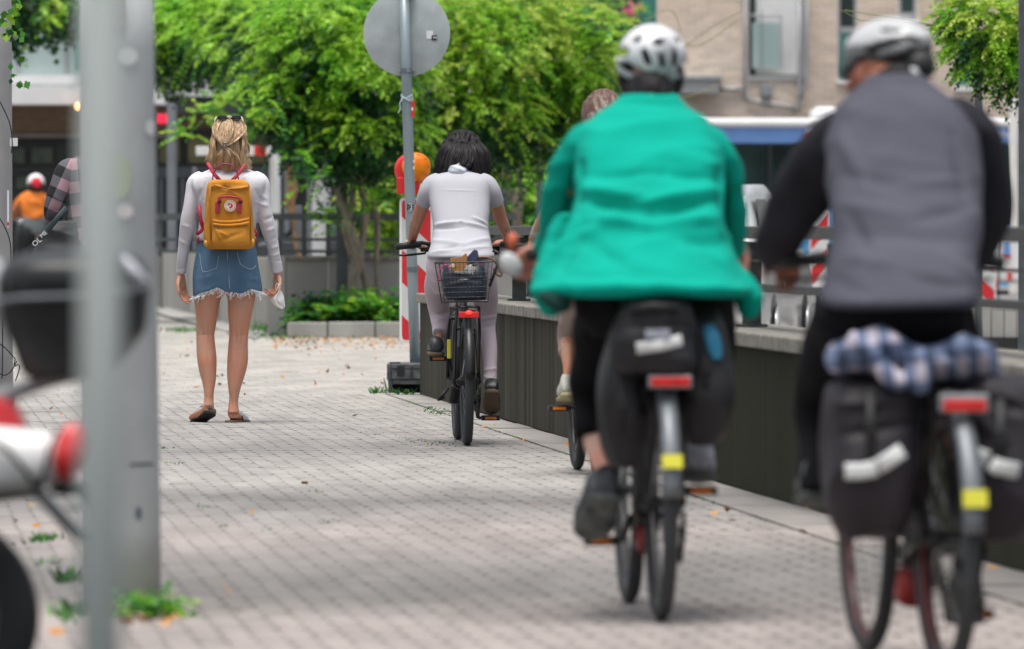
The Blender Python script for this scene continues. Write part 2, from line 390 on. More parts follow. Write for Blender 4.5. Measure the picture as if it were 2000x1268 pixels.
# ================================================================== PARAPET
def stained(name, c1, c2, sx=6, sz=.5, moss=(.05, .06, .03)):
    m = mat(name, c1, .95, spec=.08, col2=c2, vs=1.0, stretch=(sx, sx, sz), world_co=True, bump=.004, bs=35, bstretch=(1, 1, 1), ramp=(.3, .72), detail=6)
    return m
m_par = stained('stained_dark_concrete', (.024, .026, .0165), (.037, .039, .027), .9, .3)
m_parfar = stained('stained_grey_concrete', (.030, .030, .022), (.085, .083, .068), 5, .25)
m_cap = mat('weathered_coping', (.20, .19, .165), .85, var=.3, vs=12, world_co=True, bump=.004, bs=60)
m_capedge = m_par
par = root('parapet_wall', (wall_x(40) + .2, 40, 0), 'long low concrete parapet with olive stains and coping slabs along the bike path', 'wall')
y = 15.0; WH = .625
while y < 52.05:
    l = min(1.25, 52.1 - y); a, b = y + .005, y + l - .005; mb = MB()
    p = [(wall_x(a), a), (wall_x(a) + .38, a), (wall_x(b) + .38, b), (wall_x(b), b)]
    mb.add([(*q, 0.004) for q in p] + [(*q, WH) for q in p], [(3, 2, 1, 0), (4, 5, 6, 7), (0, 1, 5, 4), (1, 2, 6, 5), (2, 3, 7, 6), (3, 0, 4, 7)])
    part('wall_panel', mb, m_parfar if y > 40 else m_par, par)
    y += 1.25
y = 15.0
while y < 52.05:
    l = min(.8, 52.1 - y); a, b = y + .004, y + l - .004; mb = MB()
    p = [(wall_x(a) - .03, a), (wall_x(a) + .42, a), (wall_x(b) + .42, b), (wall_x(b) - .03, b)]
    mb.add([(*q, WH + .001) for q in p] + [(*q, .69) for q in p], [(3, 2, 1, 0), (4, 5, 6, 7), (0, 1, 5, 4), (1, 2, 6, 5), (2, 3, 7, 6), (3, 0, 4, 7)])
    part('coping_slab', mb, m_cap, par, bevel=.008); y += .8
m_rail = mat('dark_painted_rail', (.045, .05, .047), .5, .2, var=.25, vs=14, world_co=True, bump=.001, bs=60)
rl = root('railing', (wall_x(40) + .2, 40, .69), 'dark flat steel railing standing on the parapet beside the cyclists', 'railing')
def along(y0, y1, z0, z1, w, off=.2):
    p = [(wall_x(y0) + off - w / 2, y0), (wall_x(y0) + off + w / 2, y0), (wall_x(y1) + off + w / 2, y1), (wall_x(y1) + off - w / 2, y1)]
    mb = MB(); mb.add([(*q, z0) for q in p] + [(*q, z1) for q in p], [(3, 2, 1, 0), (4, 5, 6, 7), (0, 1, 5, 4), (1, 2, 6, 5), (2, 3, 7, 6), (3, 0, 4, 7)]); return mb
part('top_rail', along(15, 49.9, 1.09, 1.145, .13), m_rail, rl, bevel=.006)
part('middle_rail', along(15, 49.9, .985, .997, .03), m_rail, rl)
part('lower_rail', along(15, 49.9, .855, .885, .10), m_rail, rl)
for k in range(12):
    yy = 49.7 - 3.0 * k
    if yy < 16: break
    mb = MB(); c = (wall_x(yy) + .2, yy); mb.box((c[0], c[1], .8825), (.085, .06, .385)); mb.box((c[0], c[1], .697), (.14, .12, .014))
    part('post', mb, m_rail, rl, bevel=.003)

# ================================================================== CROSS WALL, PLANTER AND RAILING BEHIND
m_conc = mat('pale_concrete', (.27, .265, .25), .85, col2=(.37, .365, .345), vs=1.2, stretch=(2, 2, .7), world_co=True, bump=.003, bs=30)
m_concd = mat('mossy_concrete', (.10, .10, .085), .9, col2=(.22, .215, .195), vs=1.2, stretch=(2, 2, .7), world_co=True, bump=.003, bs=30)
cw = root('concrete_wall', (W(690, 650, 81).x, 81, 0), 'pale concrete wall of wide panels behind the planting bed', 'wall')
D2 = 81.0
def wallbox(x0, x1, ytop, d, th=.3, z0=0.0, parent=cw, mt=m_conc, name='wall_panel', zt=None):
    a = W(x0, ytop, d); b = W(x1, ytop, d); mb = MB(); mb.ab((a.x + .006, d, z0), (b.x - .006, d + th, a.z if zt is None else zt)); return part(name, mb, mt, parent, bevel=.006)
for x0, x1 in ((556, 640), (640, 735), (735, 830), (830, 925), (925, 1020)): wallbox(x0, x1, 508, D2)
a = W(545, 500, D2); b = W(1030, 500, D2); mb = MB(); mb.ab((a.x, D2 - .04, a.z - .05), (b.x, D2 + .36, a.z)); part('coping', mb, m_cap, cw, bevel=.01)
wallbox(496, 523, 503, 82.5, .5, parent=cw, mt=m_conc, name='pier'); wallbox(523, 558, 500, 80.2, .5, parent=cw, mt=m_conc, name='pier')
lw = root('retaining_wall', (W(400, 620, 95).x, 95, 0), 'grey wall with mossy foot running away behind the backpack woman', 'wall')
L0 = W(498, 650, 82.6); L1 = W(150, 552, 150)
for k in range(8):
    t0, t1 = k / 8, (k + 1) / 8; p0 = L0.lerp(L1, t0 + .003); p1 = L0.lerp(L1, t1 - .003); zt0 = .80; mb = MB()
    mb.prism([(p0.x, p0.y, -.02), (p1.x, p1.y, -.02), (p1.x, p1.y, zt0), (p0.x, p0.y, zt0)], (.1, .35, 0)); part('wall_panel', mb, m_concd if k > 2 else m_conc, lw)
# low kerb step in front of the retaining wall
k0 = G(300, 612); k1 = G(500, 664); mb = MB(); mb.prism([(k0.x, k0.y, 0), (k1.x, k1.y, 0), (k1.x, k1.y, .02), (k0.x, k0.y, .02)], (-.1, 8.0, 0)); struct('footway', mb, m_conc)
r2 = root('railing', (W(560, 500, 81.2).x, 81.2, .8), 'dark steel railing of open bars on top of the far concrete wall', 'railing')
def hbar(x0, x1, y0, y1, d, parent, name, mt=m_rail, th=.04):
    a = W(x0, y1, d); b = W(x1, y0, d); mb = MB(); mb.ab((a.x, d, a.z), (b.x, d + th, b.z)); return part(name, mb, mt, parent)
m_rail2 = mat('grey_painted_steel', (.075, .085, .09), .5, .2, var=.2, vs=6, world_co=True)
hbar(300, 1010, 417, 430, 81.15, r2, 'top_rail', m_rail2); hbar(300, 1010, 465, 471, 81.15, r2, 'middle_rail', m_rail2); hbar(300, 1010, 488, 494, 81.15, r2, 'lower_rail', m_rail2)
for x in range(312, 1000, 47):
    a = W(x, 500, 81.2); mb = MB(); mb.box((a.x, 81.2, (a.z + 1.26) / 2), (.05, .05, 1.26 - a.z)); part('post', mb, m_rail2, r2)

pl = root('planting_bed', (W(670, 650, 80).x, 79.5, 0), 'raised bed with pale kerb stones at the foot of the twisted trunks', 'planter')
m_soil = mat('dark_soil', (.03, .024, .018), .95, var=.4, vs=9, world_co=True, bump=.02, bs=20)
xs = [560, 640, 733, 826]
for i in range(len(xs) - 1):
    a = W(xs[i], 658, 78.6); b = W(xs[i + 1], 630, 78.6); mb = MB(); mb.ab((a.x + .006, 78.6, 0), (b.x - .006, 78.8, b.z + random.uniform(-.006, .006))); part('kerb_stone', mb, m_conc, pl, bevel=.012)
a = W(560, 650, 78.7); mb = MB(); mb.ab((a.x, 78.8, 0), (a.x + .15, 80.9, .13)); part('kerb_stone', mb, m_conc, pl, bevel=.012)
a = W(566, 650, 78.8); b = W(826, 650, 78.8); mb = MB(); mb.ab((a.x + .1, 78.81, .005), (b.x, 80.95, .12)); part('soil', mb, m_soil, pl)

# ================================================================== FOLIAGE
def basis(d):
    d = d / np.maximum(np.linalg.norm(d, axis=-1, keepdims=True), 1e-9)
    up = np.zeros_like(d); up[..., 2] = 1; s = np.cross(d, up); s /= np.maximum(np.linalg.norm(s, axis=-1, keepdims=True), 1e-9)
    return d, s, np.cross(s, d)
def compound_leaves(P, D, L, npair=5, ll=.062, lw=.021, droop=.7):
    """pinnate leaves: P (n,3) starts, D (n,3) directions, L (n) lengths -> quads"""
    n = len(P); D, S_, U = basis(D); vs = []; mb_v = []
    for k in range(npair * 2 + 1):
        if k == npair * 2: t = 1.0; side = 0
        else: t = .18 + .8 * (k // 2 + .5) / npair; side = 1 if k % 2 else -1
        base = P + D * (L * t)[:, None]; base[:, 2] -= droop * (t ** 2) * L * .55
        tang = D.copy(); tang[:, 2] -= droop * t * 1.0
        tang, sd, up = basis(tang)
        ld = tang * (.55 if side else 1) + sd * side * .85 + rng.normal(0, .16, (n, 3)); ld[:, 2] -= .25; ld, ls, lu = basis(ld)
        roll = rng.normal(0, .5, n)[:, None]; wv = ls * np.cos(roll) + lu * np.sin(roll)
        sz = ll * (1 - .35 * abs(t - .45)) * rng.uniform(.8, 1.2, n); q = sz[:, None]
        w = (sz * lw / ll)[:, None]
        v = np.stack([base, base + ld * q * .45 + wv * w, base + ld * q, base + ld * q * .45 - wv * w], 1)
        mb_v.append(v)
    return np.concatenate(mb_v, 0)          # (k,4,3)
def leafmesh(name, quads, mats, midx, parent=None, loc=None):
    me = bpy.data.meshes.new(name); k = len(quads); v = quads.reshape(-1, 3)
    off = wloc(parent) if parent is not None else Vector(loc or (0, 0, 0)); v = v - np.array(off)
    me.vertices.add(k * 4); me.vertices.foreach_set('co', v.ravel()); me.loops.add(k * 4); me.loops.foreach_set('vertex_index', np.arange(k * 4))
    me.polygons.add(k); me.polygons.foreach_set('loop_start', np.arange(k) * 4); me.polygons.foreach_set('loop_total', np.full(k, 4))
    for q in mats: me.materials.append(q)
    me.polygons.foreach_set('material_index', np.asarray(midx, dtype=np.int32)); me.update(calc_edges=True); me.validate()
    o = bpy.data.objects.new(name, me); COL.objects.link(o)
    if parent is not None: o.parent = parent
    else: o.location = off
    return o
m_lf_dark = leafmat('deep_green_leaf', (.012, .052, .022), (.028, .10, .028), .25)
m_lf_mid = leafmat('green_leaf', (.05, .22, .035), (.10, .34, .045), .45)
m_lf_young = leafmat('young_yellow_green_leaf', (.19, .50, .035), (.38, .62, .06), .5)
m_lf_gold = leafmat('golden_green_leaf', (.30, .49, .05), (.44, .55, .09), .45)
m_bark = mat('grey_brown_bark', (.16, .135, .10), .9, col2=(.30, .265, .21), vs=14, stretch=(3, 3, .5), bump=.02, bs=16, bstretch=(3, 3, .4))
LM = [m_lf_dark, m_lf_mid, m_lf_young, m_lf_gold]  # crowns choose these by exposure, so dark and bright leaves carry shade
def crown(name, blobs, n, parent, L=(.20, .34), young_lit=.3, gold=.0, npair=6, ll=.070, lw=.017, seed=1, core=.35, bias=0.0, dens_in=.45):
    """blobs: (px, py, d, rx_px, rz_px, ry_m)"""
    rs = np.random.default_rng(seed); B = []
    for px, py, d, rx, rz, ry in blobs:
        c = W(px, py, d); B.append((c.x, c.y, c.z, rx / S(d), ry, rz / S(d)))
    B = np.array(B); wts = (B[:, 3] * B[:, 5]); wts = wts / wts.sum(); ch = rs.choice(len(B), n, p=wts); b = B[ch]
    u = rs.normal(0, 1, (n, 3)); u[:, 1] -= np.abs(u[:, 1]) * .6; u /= np.linalg.norm(u, axis=1, keepdims=True)
    rr = np.where(rs.random(n) < dens_in, rs.uniform(core, .85, n), rs.uniform(.85, 1.03, n))
    # tufted surface: clumps stick out
    ph = np.array([mnoise.noise(Vector((a[0] * 2.3 + k_[0] * 3.1, a[1] * 2.3, a[2] * 2.3 + k_[2]))) for a, k_ in zip(u, b)])
    rr = rr * (1 + .28 * ph); P = b[:, :3] + u * b[:, 3:] * rr[:, None]
    D = u * np.array([1, .8, .55]) + rs.normal(0, .35, (n, 3)); D[:, 2] -= .12
    Ln = rs.uniform(L[0], L[1], n); q = compound_leaves(P, D, Ln, npair, ll, lw)
    # young leaves outside and on top, darker below: shade put into leaf colour
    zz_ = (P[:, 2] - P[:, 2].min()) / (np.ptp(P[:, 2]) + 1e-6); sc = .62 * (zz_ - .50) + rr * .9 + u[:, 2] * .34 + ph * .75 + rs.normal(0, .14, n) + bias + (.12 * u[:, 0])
    mi = np.where(sc > 1.17 - young_lit, 2, np.where(sc > .90 - young_lit * .5, 1, 0)); mi = np.where((sc > 1.42 - gold) & (gold > 0), 3, mi)
    return leafmesh(name, q, LM, np.tile(mi, npair * 2 + 1), parent)
def sprays(blist, n, L, ll, lw, npair, mi_p, parent, name, seed):
    rs = np.random.default_rng(seed); P = []; D = []
    for k in range(n):
        px, py, d, rx, rz, ry = blist[rs.integers(len(blist))]; c = W(px, py, d); u = rs.normal(0, .5, 3)
        P.append((c.x + u[0] * rx / S(d), c.y + u[1] * ry, max(.02, c.z + u[2] * rz / S(d)))); D.append((rs.normal(0, 1), rs.normal(-.3, .6), rs.normal(.5, .5)))
    q = compound_leaves(np.array(P), np.array(D), rs.uniform(L[0], L[1], n), npair, ll, lw); mi = rs.choice(4, n, p=mi_p)
    return leafmesh(name, q, LM, np.tile(mi, npair * 2 + 1), parent)

# wisteria over the pergola, left stretch
v1 = root('climbing_shrub', (W(420, 600, 92).x, 92, 0), 'left stretch of leafy climber hanging above the backpack woman', 'climber', 'climbers on the pergola')
crown('foliage', [(350, 72, 92, 110, 68, .9), (450, 45, 91, 110, 68, .9), (540, 60, 90, 100, 75, .9), (330, 40, 92, 70, 60, .9), (490, 90, 90, 70, 38, .8), (365, 92, 92, 55, 34, .7), (415, 72, 92, 60, 42, .7), (400, 20, 93, 120, 40, .8), (285, 75, 93, 60, 65, .8)], 2500, v1, L=(.22, .38), ll=.085, lw=.022, seed=3, young_lit=.34, bias=.12)
sprays([(430, 205, 86, 30, 8, .3), (395, 225, 86, 18, 5, .2), (470, 180, 86, 40, 14, .3), (365, 262, 86, 12, 4, .2)], 60, (.2, .34), .07, .024, 5, [0, .3, .6, .1], v1, 'hanging_spray', 31)
# middle
v2 = root('climbing_shrub', (W(690, 640, 80.2).x, 80.2, .1), 'dense climber with twisted trunk behind the round sign back', 'climber', 'climbers on the pergola')
crown('foliage', [(565, 170, 80, 75, 75, .8), (640, 110, 80, 110, 100, 1.0), (730, 120, 80, 100, 120, 1.0), (608, 240, 80, 62, 55, .7), (690, 250, 80, 95, 75, .9), (640, 40, 80, 110, 60, 1.0), (760, 260, 80, 60, 60, .8), (560, 100, 80, 60, 60, .7), (740, 20, 81, 90, 60, 1), (535, 165, 80, 40, 26, .4), (650, 300, 80, 45, 18, .4)], 4300, v2, L=(.18, .32), seed=5, young_lit=.33, bias=.06)
sprays([(525, 215, 79, 35, 10, .3), (490, 235, 79, 25, 8, .2), (575, 300, 79, 20, 15, .3), (610, 350, 79, 25, 18, .3), (500, 190, 79, 30, 10, .3), (735, 395, 79.4, 16, 18, .3), (632, 425, 79.4, 14, 25, .2)], 130, (.15, .28), .06, .022, 5, [.15, .45, .4, 0], v2, 'hanging_spray', 32)
tr = MB()
limb(tr, 80.2, [(697, 640, 0, 13), (691, 560, 0, 9), (699, 500, .05, 10), (688, 455, 0, 8.5), (668, 400, 0, 7), (655, 350, .05, 6), (668, 300, 0, 5), (660, 240, 0, 6)], sub=6, n=12)
limb(tr, 80.2, [(704, 640, .1, 10), (718, 570, .1, 7), (702, 500, .1, 8), (714, 430, .1, 7), (703, 350, .1, 7), (716, 300, 0, 6), (690, 230, 0, 5)], sub=6, n=12)
limb(tr, 80.3, [(690, 500, 0, 8), (676, 440, 0, 8), (690, 380, 0, 6), (680, 300, 0, 6), (700, 240, 0, 4)], sub=6, n=10)
rumple(tr, .012, 9, 1, 1, .5); part('trunk', tr, m_bark, v2, smooth=True)
tr = MB(); limb(tr, 80.4, [(742, 598, 0, 5), (735, 520, 0, 5), (738, 450, 0, 5.5), (732, 400, 0, 5), (722, 350, 0, 5), (716, 290, 0, 6), (720, 240, 0, 5)], sub=5, n=8); part('trunk', tr, m_bark, v2, smooth=True)
# right
v3 = root('climbing_shrub', (W(1010, 560, 88).x, 88, 0), 'bright yellow green climber between the round sign and the green jacket', 'climber', 'climbers on the pergola')
crown('foliage', [(860, 130, 84, 85, 130, 1.0), (960, 90, 84, 110, 110, 1.1), (1060, 100, 85, 110, 110, 1.1), (1140, 140, 85, 80, 100, 1.0), (930, 220, 84, 120, 90, 1.0), (1030, 230, 85, 110, 80, 1.0), (1120, 60, 86, 90, 50, 1.0), (900, 30, 84, 90, 60, 1.0), (1010, 10, 85, 110, 60, 1.1), (840, 250, 84, 55, 60, .8), (1120, 215, 85, 60, 60, .7)], 5200, v3, L=(.18, .34), seed=8, young_lit=.46, gold=.14, bias=.10)
sprays([(1150, 40, 84, 50, 25, .4), (1190, 70, 84, 30, 30, .3), (1000, 360, 84, 40, 40, .4), (1060, 330, 84, 30, 30, .3), (900, 330, 84, 50, 20, .4), (980, 320, 84, 60, 20, .4), (880, 440, 84, 10, 20, .2), (1090, 310, 84, 30, 30, .3), (975, 420, 84, 25, 30, .3)], 210, (.16, .30), .062, .022, 5, [.25, .45, .28, .02], v3, 'hanging_spray', 33)
tr = MB()
limb(tr, 87, [(1016, 560, 0, 9), (1012, 450, 0, 9), (1008, 400, 0, 9), (996, 360, 0, 8), (985, 320, .05, 7), (1000, 280, 0, 6), (990, 220, 0, 6)], sub=5, n=10)
limb(tr, 87, [(1014, 420, .1, 7), (1020, 380, .1, 6), (1012, 330, .1, 6), (1020, 280, .1, 5), (1030, 220, 0, 4)], sub=5, n=10)
rumple(tr, .01, 9, 1, 1, .5); part('trunk', tr, m_bark, v3, smooth=True)
# right edge
v4 = root('climbing_shrub', (W(1960, 600, 60).x, 60, 0), 'bright climber hanging into the top right corner beside a dark post', 'climber', 'climbers on the pergola')
crown('foliage', [(1960, 60, 60, 90, 80, .6), (2000, 110, 60, 75, 60, .5), (1920, 20, 60, 70, 50, .5), (1890, 95, 60, 35, 25, .3), (2050, 60, 60, 90, 90, .6)], 1250, v4, L=(.13, .24), ll=.055, lw=.016, seed=12, young_lit=.42, gold=.15, bias=.28)
sprays([(1870, 90, 60, 22, 20, .2), (1840, 60, 60, 25, 12, .2), (1860, 130, 60, 12, 25, .2), (1905, 130, 60, 20, 20, .2), (1960, 175, 60, 30, 14, .2), (1990, 190, 60, 20, 12, .2)], 60, (.13, .22), .055, .013, 4, [.1, .3, .45, .15], v4, 'hanging_spray', 34)
tw = MB()
for a, b, c in (((1900, 60, 60), (1800, 45, 59.8), (1650, 20, 59.6)), ((1640, 18, 59.6), (1680, 40, 59.7), (1850, 50, 59.9)), ((1900, 100, 60), (1860, 95, 59.9), (1830, 110, 59.9)), ((1950, 30, 60), (1880, 10, 60), (1820, -10, 60))):
    tw.tube([W(*a), W(*b), W(*c)], .004, 5)
part('twig', tw, mat('green_twig', (.20, .24, .08), .6), v4)
tr = MB(); limb(tr, 60, [(2040, 700, 0, 12), (2045, 400, 0, 11), (2030, 200, 0, 10), (2010, 90, 0, 8)], sub=4, n=8); part('trunk', tr, m_bark, v4, smooth=True)
# top left tree and its near twig
v5 = root('broadleaf_tree', (W(-120, 560, 100).x, 100, 0), 'dark green tree crown in the top left corner above the balcony', 'tree')
crown('foliage', [(70, 10, 100, 90, 60, .9), (150, 0, 100, 50, 60, .7), (10, 20, 100, 60, 50, .8), (-60, 0, 100, 120, 90, 1)], 900, v5, L=(.16, .28), ll=.11, lw=.05, npair=2, seed=14, young_lit=.16, gold=.05)
tr = MB(); limb(tr, 100, [(-120, 600, 0, 22), (-115, 300, 0, 18), (-90, 100, 0, 14), (-40, 20, 0, 9)], n=8); limb(tr, 100, [(-95, 120, 0, 10), (20, 40, 0, 6), (120, 10, 0, 4)], n=8); part('trunk', tr, m_bark, v5, smooth=True)
v6 = root('ivy', (W(8, 120, 46.6).x, 46.6, W(0, 180, 46.6).z), 'few pale green leaves clinging to the concrete pole at the left edge', 'climber')
lf = []; rs = np.random.default_rng(4)
for px, py, n in ((30, 20, 9), (20, 60, 8), (42, 68, 3), (6, 30, 8), (33, 115, 3), (30, 158, 4), (45, 160, 3), (12, 70, 6), (38, 12, 5)):
    for k in range(n):
        c = np.array(W(px + rs.normal(0, 7), py + rs.normal(0, 7), 46.5 + rs.normal(0, .05))); d = rs.normal(0, 1, 3); d[2] -= .8; d[1] *= .4; d /= np.linalg.norm(d); s = np.cross(d, [0, 1, 0.2]); s /= np.linalg.norm(s); L = rs.uniform(.035, .06)
        lf.append([c, c + d * L * .5 + s * L * .38, c + d * L, c + d * L * .5 - s * L * .38])
leafmesh('leaf_spray', np.array(lf), LM, rs.choice(4, len(lf), p=[.15, .5, .3, .05]), v6)
# light bushes seen between the trunks
for nm, lab, bl, n, sd in (('bush', 'pale yellow green bush seen between trunks left of the warning lamp', [(760, 360, 98, 60, 70, .8), (735, 400, 98, 40, 50, .7), (790, 330, 98, 40, 60, .7)], 750, 21),
                           ('bush', 'pale yellow green bush right of the warning lamp above the railing', [(850, 330, 98, 40, 60, .7), (880, 390, 97, 35, 60, .6), (830, 410, 98, 40, 50, .6)], 600, 22),
                           ('bush', 'green bush behind the railing beside the second trunk', [(950, 400, 99, 45, 60, .7), (1040, 400, 99, 60, 70, .8)], 800, 23)):
    v = root(nm, (W(bl[0][0], 500, 98).x, 98, 0), lab, 'bush', 'bushes behind the railing')
    crown('foliage', bl, n, v, L=(.2, .35), ll=.10, lw=.045, npair=3, seed=sd, young_lit=.5 if sd < 23 else .2, gold=.30 if sd < 23 else 0, bias=.5 if sd < 23 else .1)
    tr = MB(); limb(tr, 98, [(bl[0][0], 615, 0, 4), (bl[0][0] + 4, 500, 0, 3), (bl[0][0], 380, 0, 2)], n=6); part('trunk', tr, m_bark, v)
# planting in the bed
for i, (px, py, rx, rz, nn, pr, lab) in enumerate(((605, 610, 38, 34, 110, [.45, .5, .05, 0], 'dark leafy shrub at the left end of the planting bed'), (660, 600, 35, 30, 100, [.15, .6, .25, 0], 'fern like plant around the twisted trunk foot'), (720, 600, 45, 28, 130, [.05, .5, .45, 0], 'bright fern at the middle of the planting bed'), (775, 612, 30, 22, 70, [.2, .6, .2, 0], 'small fern at the right end of the planting bed beside the barrier'))):
    c = W(px, 635, 79.4); v = root('fern', (c.x, 79.4, .12), lab, 'plant', 'plants in the bed')
    sprays([(px, py, 79.4, rx * .8, rz * .8, .35), (px, py + 12, 79.2, rx, rz * .6, .3)], nn * 2, (.14, .26), .06, .024, 5, pr, v, 'frond', 50 + i)
# grass and weeds in the joints
gq = []; gm = []; rs = np.random.default_rng(9)
def tuft(px, py, n, h, spread, mi=(1, 2)):
    c = G(px, py)
    for k in range(n):
        b = np.array([c.x + rs.normal(0, spread), c.y + rs.normal(0, spread * 6), -.005]); a = rs.uniform(0, 6.3); hh = h * rs.uniform(.4, 1.1)
        tip = b + np.array([math.cos(a) * hh * .7, math.sin(a) * hh * .7, hh]); s = np.array([.006, .002, 0]) * (1 + h * 4)
        gq.append([b - s, b + s, tip + s * .3, tip - s * .3]); gm.append(rs.choice((0, 1)))
for px, py, n, h, sp in ((735, 768, 26, .05, .02), (790, 768, 60, .045, .05), (770, 765, 20, .10, .03), (800, 760, 25, .07, .03), (845, 800, 30, .018, .05), (862, 806, 30, .018, .05), (520, 656, 60, .05, .25), (560, 658, 60, .06, .2), (640, 655, 40, .08, .1), (700, 656, 30, .05, .2), (345, 645, 50, .04, .12), (365, 648, 40, .05, .1), (508, 650, 30, .14, .05), (85, 1055, 40, .03, .03), (140, 1135, 40, .05, .02), (145, 1200, 40, .05, .03), (100, 1100, 30, .015, .03), (790, 855, 16, .01, .04), (815, 862, 16, .01, .05), (870, 868, 22, .012, .06), (840, 866, 16, .01, .05), (725, 845, 12, .01, .03), (440, 1028, 14, .01, .02), (400, 990, 12, .01, .02), (530, 1035, 14, .01, .03), (620, 960, 10, .01, .02), (330, 875, 12, .012, .02), (345, 905, 10, .012, .02), (640, 1020, 12, .01, .02)):
    tuft(px, py, n, h, sp)
ys = np.linspace(17, 50, 260)
for yy in ys:
    if rs.random() < .22:
        px, py = 0, 440 + HC * F / yy; c = kerb_x(yy); 
        for k in range(2):
            b = np.array([c + rs.normal(0, .006), yy + rs.normal(0, .05), -.008]); gq.append([b, b + [.006, .01, .003], b + [.004, .02, .014], b + [-.004, .01, .01]]); gm.append(rs.choice([0, 1]))
leafmesh('weeds', np.array(gq), LM, gm, None, (0, 0, 0))['kind'] = 'stuff'
# fallen leaves
m_fl = mat('dry_leaf', (.36, .15, .035), .8, col2=(.46, .27, .10), vs=2, world_co=True, isl=.3)
fq = []
pts = [(693, 815), (478, 772), (1020, 862), (965, 833), (945, 835), (1007, 855), (490, 1003), (595, 945), (770, 833), (835, 870), (1040, 990), (1395, 1005), (1420, 1000), (1570, 1040), (1580, 995), (1940, 1112), (1970, 1105), (445, 1160), (465, 1195), (60, 990), (70, 1030), (30, 1020), (250, 1215), (300, 1212), (110, 1240), (330, 1222), (100, 800), (120, 812), (1110, 870), (890, 806), (665, 762), (745, 770), (760, 772), (1430, 1018)]
for k in range(380): pts.append((rs.uniform(530, 800), 659 + abs(rs.normal(0, 11))))
for k in range(60): pts.append((rs.uniform(300, 800), rs.uniform(665, 760)))
for k in range(26): pts.append((rs.uniform(235, 350), rs.normal(1212, 8)))
for px, py in pts:
    c = np.array(G(px, py)) + [0, 0, .004 + rs.random() * .008]; a = rs.uniform(0, 6.3); d = np.array([math.cos(a), math.sin(a), rs.normal(.2, .4)]); s = np.array([-math.sin(a), math.cos(a), rs.normal(0, .45)]); L = rs.uniform(.014, .03)
    fq.append([c - d * L, c + s * L * .5, c + d * L, c - s * L * .5])
leafmesh('fallen_leaves', np.array(fq), [m_fl], [0] * len(fq), None, (0, 0, 0))['kind'] = 'stuff'
# weed clump at the foot of the thick pole
c = G(268, 1196); v = root('weed', (c.x, c.y, 0), 'bright green weed clump at the foot of the thick pole', 'plant')
sprays([(250, 1190, c.y - .2, 16, 18, .12), (285, 1195, c.y - .25, 35, 14, .15), (320, 1198, c.y - .2, 22, 10, .12)], 90, (.05, .11), .03, .010, 3, [0, .55, .45, 0], v, 'leaf_spray', 71)

# dark pergola posts
for px, y0, y1, d, w, lab in ((668, 180, 640, 80.5, 22, 'dark steel pergola post behind the twisted trunk'), (835, 200, 600, 88, 12, 'thin dark pergola post behind the warning lamp'), (985, 180, 600, 90, 16, 'dark pergola post left of the second trunk'), (1055, 200, 600, 92, 16, 'dark pergola post hidden behind the hidden cyclist arm'), (1911, 60, 700, 62, 15, 'dark grey pergola post right of the grey rider helmet'), (1996, -30, 700, 58, 13, 'dark post at the right edge under the climber')):
    a = W(px, y0, d); mb = MB(); mb.box((a.x, d, a.z / 2), (w / S(d), w / S(d), a.z)); thing('pergola_post', mb, m_rail2, lab, 'post', 'pergola posts', bevel=.006)
# ================================================================== RIGHT BUILDING (pale brick)
DB = 140.0
def X(px, d): return W(px, 440, d).x
def Z(py, d): return W(1000, py, d).z
m_mortar = mat('pale_mortar', (.80, .77, .73), .9, var=.05, world_co=True)
m_brick = mat('beige_brick', (.62, .49, .385), .85, col2=(.74, .62, .52), vs=.35, world_co=True, isl=.13, bump=.002, bs=40)
b1 = root('brick_building', (X(1640, DB), DB, 0), 'pale beige brick building with tall windows and grey downpipes behind the riders', 'building')
holes = [(1462, 1572, -60, 150), (1636, 1674, -60, 158), (1755, 1790, -60, 42), (1866, 1908, -60, 172)]
hx0, hx1, hz0, hz1 = X(1283, DB), X(2120, DB), 0.0, Z(-60, DB)
H = [(X(a, DB), X(b, DB), Z(d_, DB), Z(c_, DB)) for a, b, c_, d_ in holes]
xs = sorted({hx0, hx1, *[h[0] for h in H], *[h[1] for h in H]}); zs = sorted({hz0, hz1, *[h[2] for h in H], *[h[3] for h in H if h[3] < hz1]})
mb = MB()
for i in range(len(xs) - 1):
    col = [h for h in H if h[0] <= xs[i] + 1e-6 and h[1] >= xs[i + 1] - 1e-6]; top = min([h[2] for h in col], default=hz1)
    mb.ab((xs[i], DB, hz0), (xs[i + 1], DB + .35, top))
part('wall', mb, m_mortar, b1)
bw, bh = .25, .077; cellsb = []
row = 0; z = Z(420, DB)
while z < hz1 - bh:
    x = hx0 + (0 if row % 2 else -bw / 2)
    while x < hx1:
        x0, x1 = max(x, hx0), min(x + bw, hx1)
        if x1 - x0 > .06 and not any(x1 > h[0] + .005 and x0 < h[1] - .005 and z + bh > h[2] + .01 for h in H): cellsb.append((x0, x1, z))
        elif x1 - x0 > .06:
            for h in H:
                if z + bh > h[2] + .01 and x0 < h[0] < x1 and h[0] - x0 > .04: cellsb.append((x0, h[0], z))
                if z + bh > h[2] + .01 and x0 < h[1] < x1 and x1 - h[1] > .04: cellsb.append((h[1], x1, z))
        x += bw
    z += bh; row += 1
full = [c for c in cellsb if abs(c[1] - c[0] - bw) < 1e-6 and c[2] > Z(225, DB) and c[0] < X(1990, DB) and c[2] < Z(2, DB)]
rs = np.random.default_rng(3); pick = sorted(rs.choice(len(full), 300, replace=False)); single_b = {full[i] for i in pick}
def brickv(mb, x0, x1, z, y):
    j = random.uniform(0, .006); mb.ab((x0 + .008, y - .014 - j, z + .008), (x1 - .008, y + .02, z + bh - .008))
st = MB(); bm_ = []
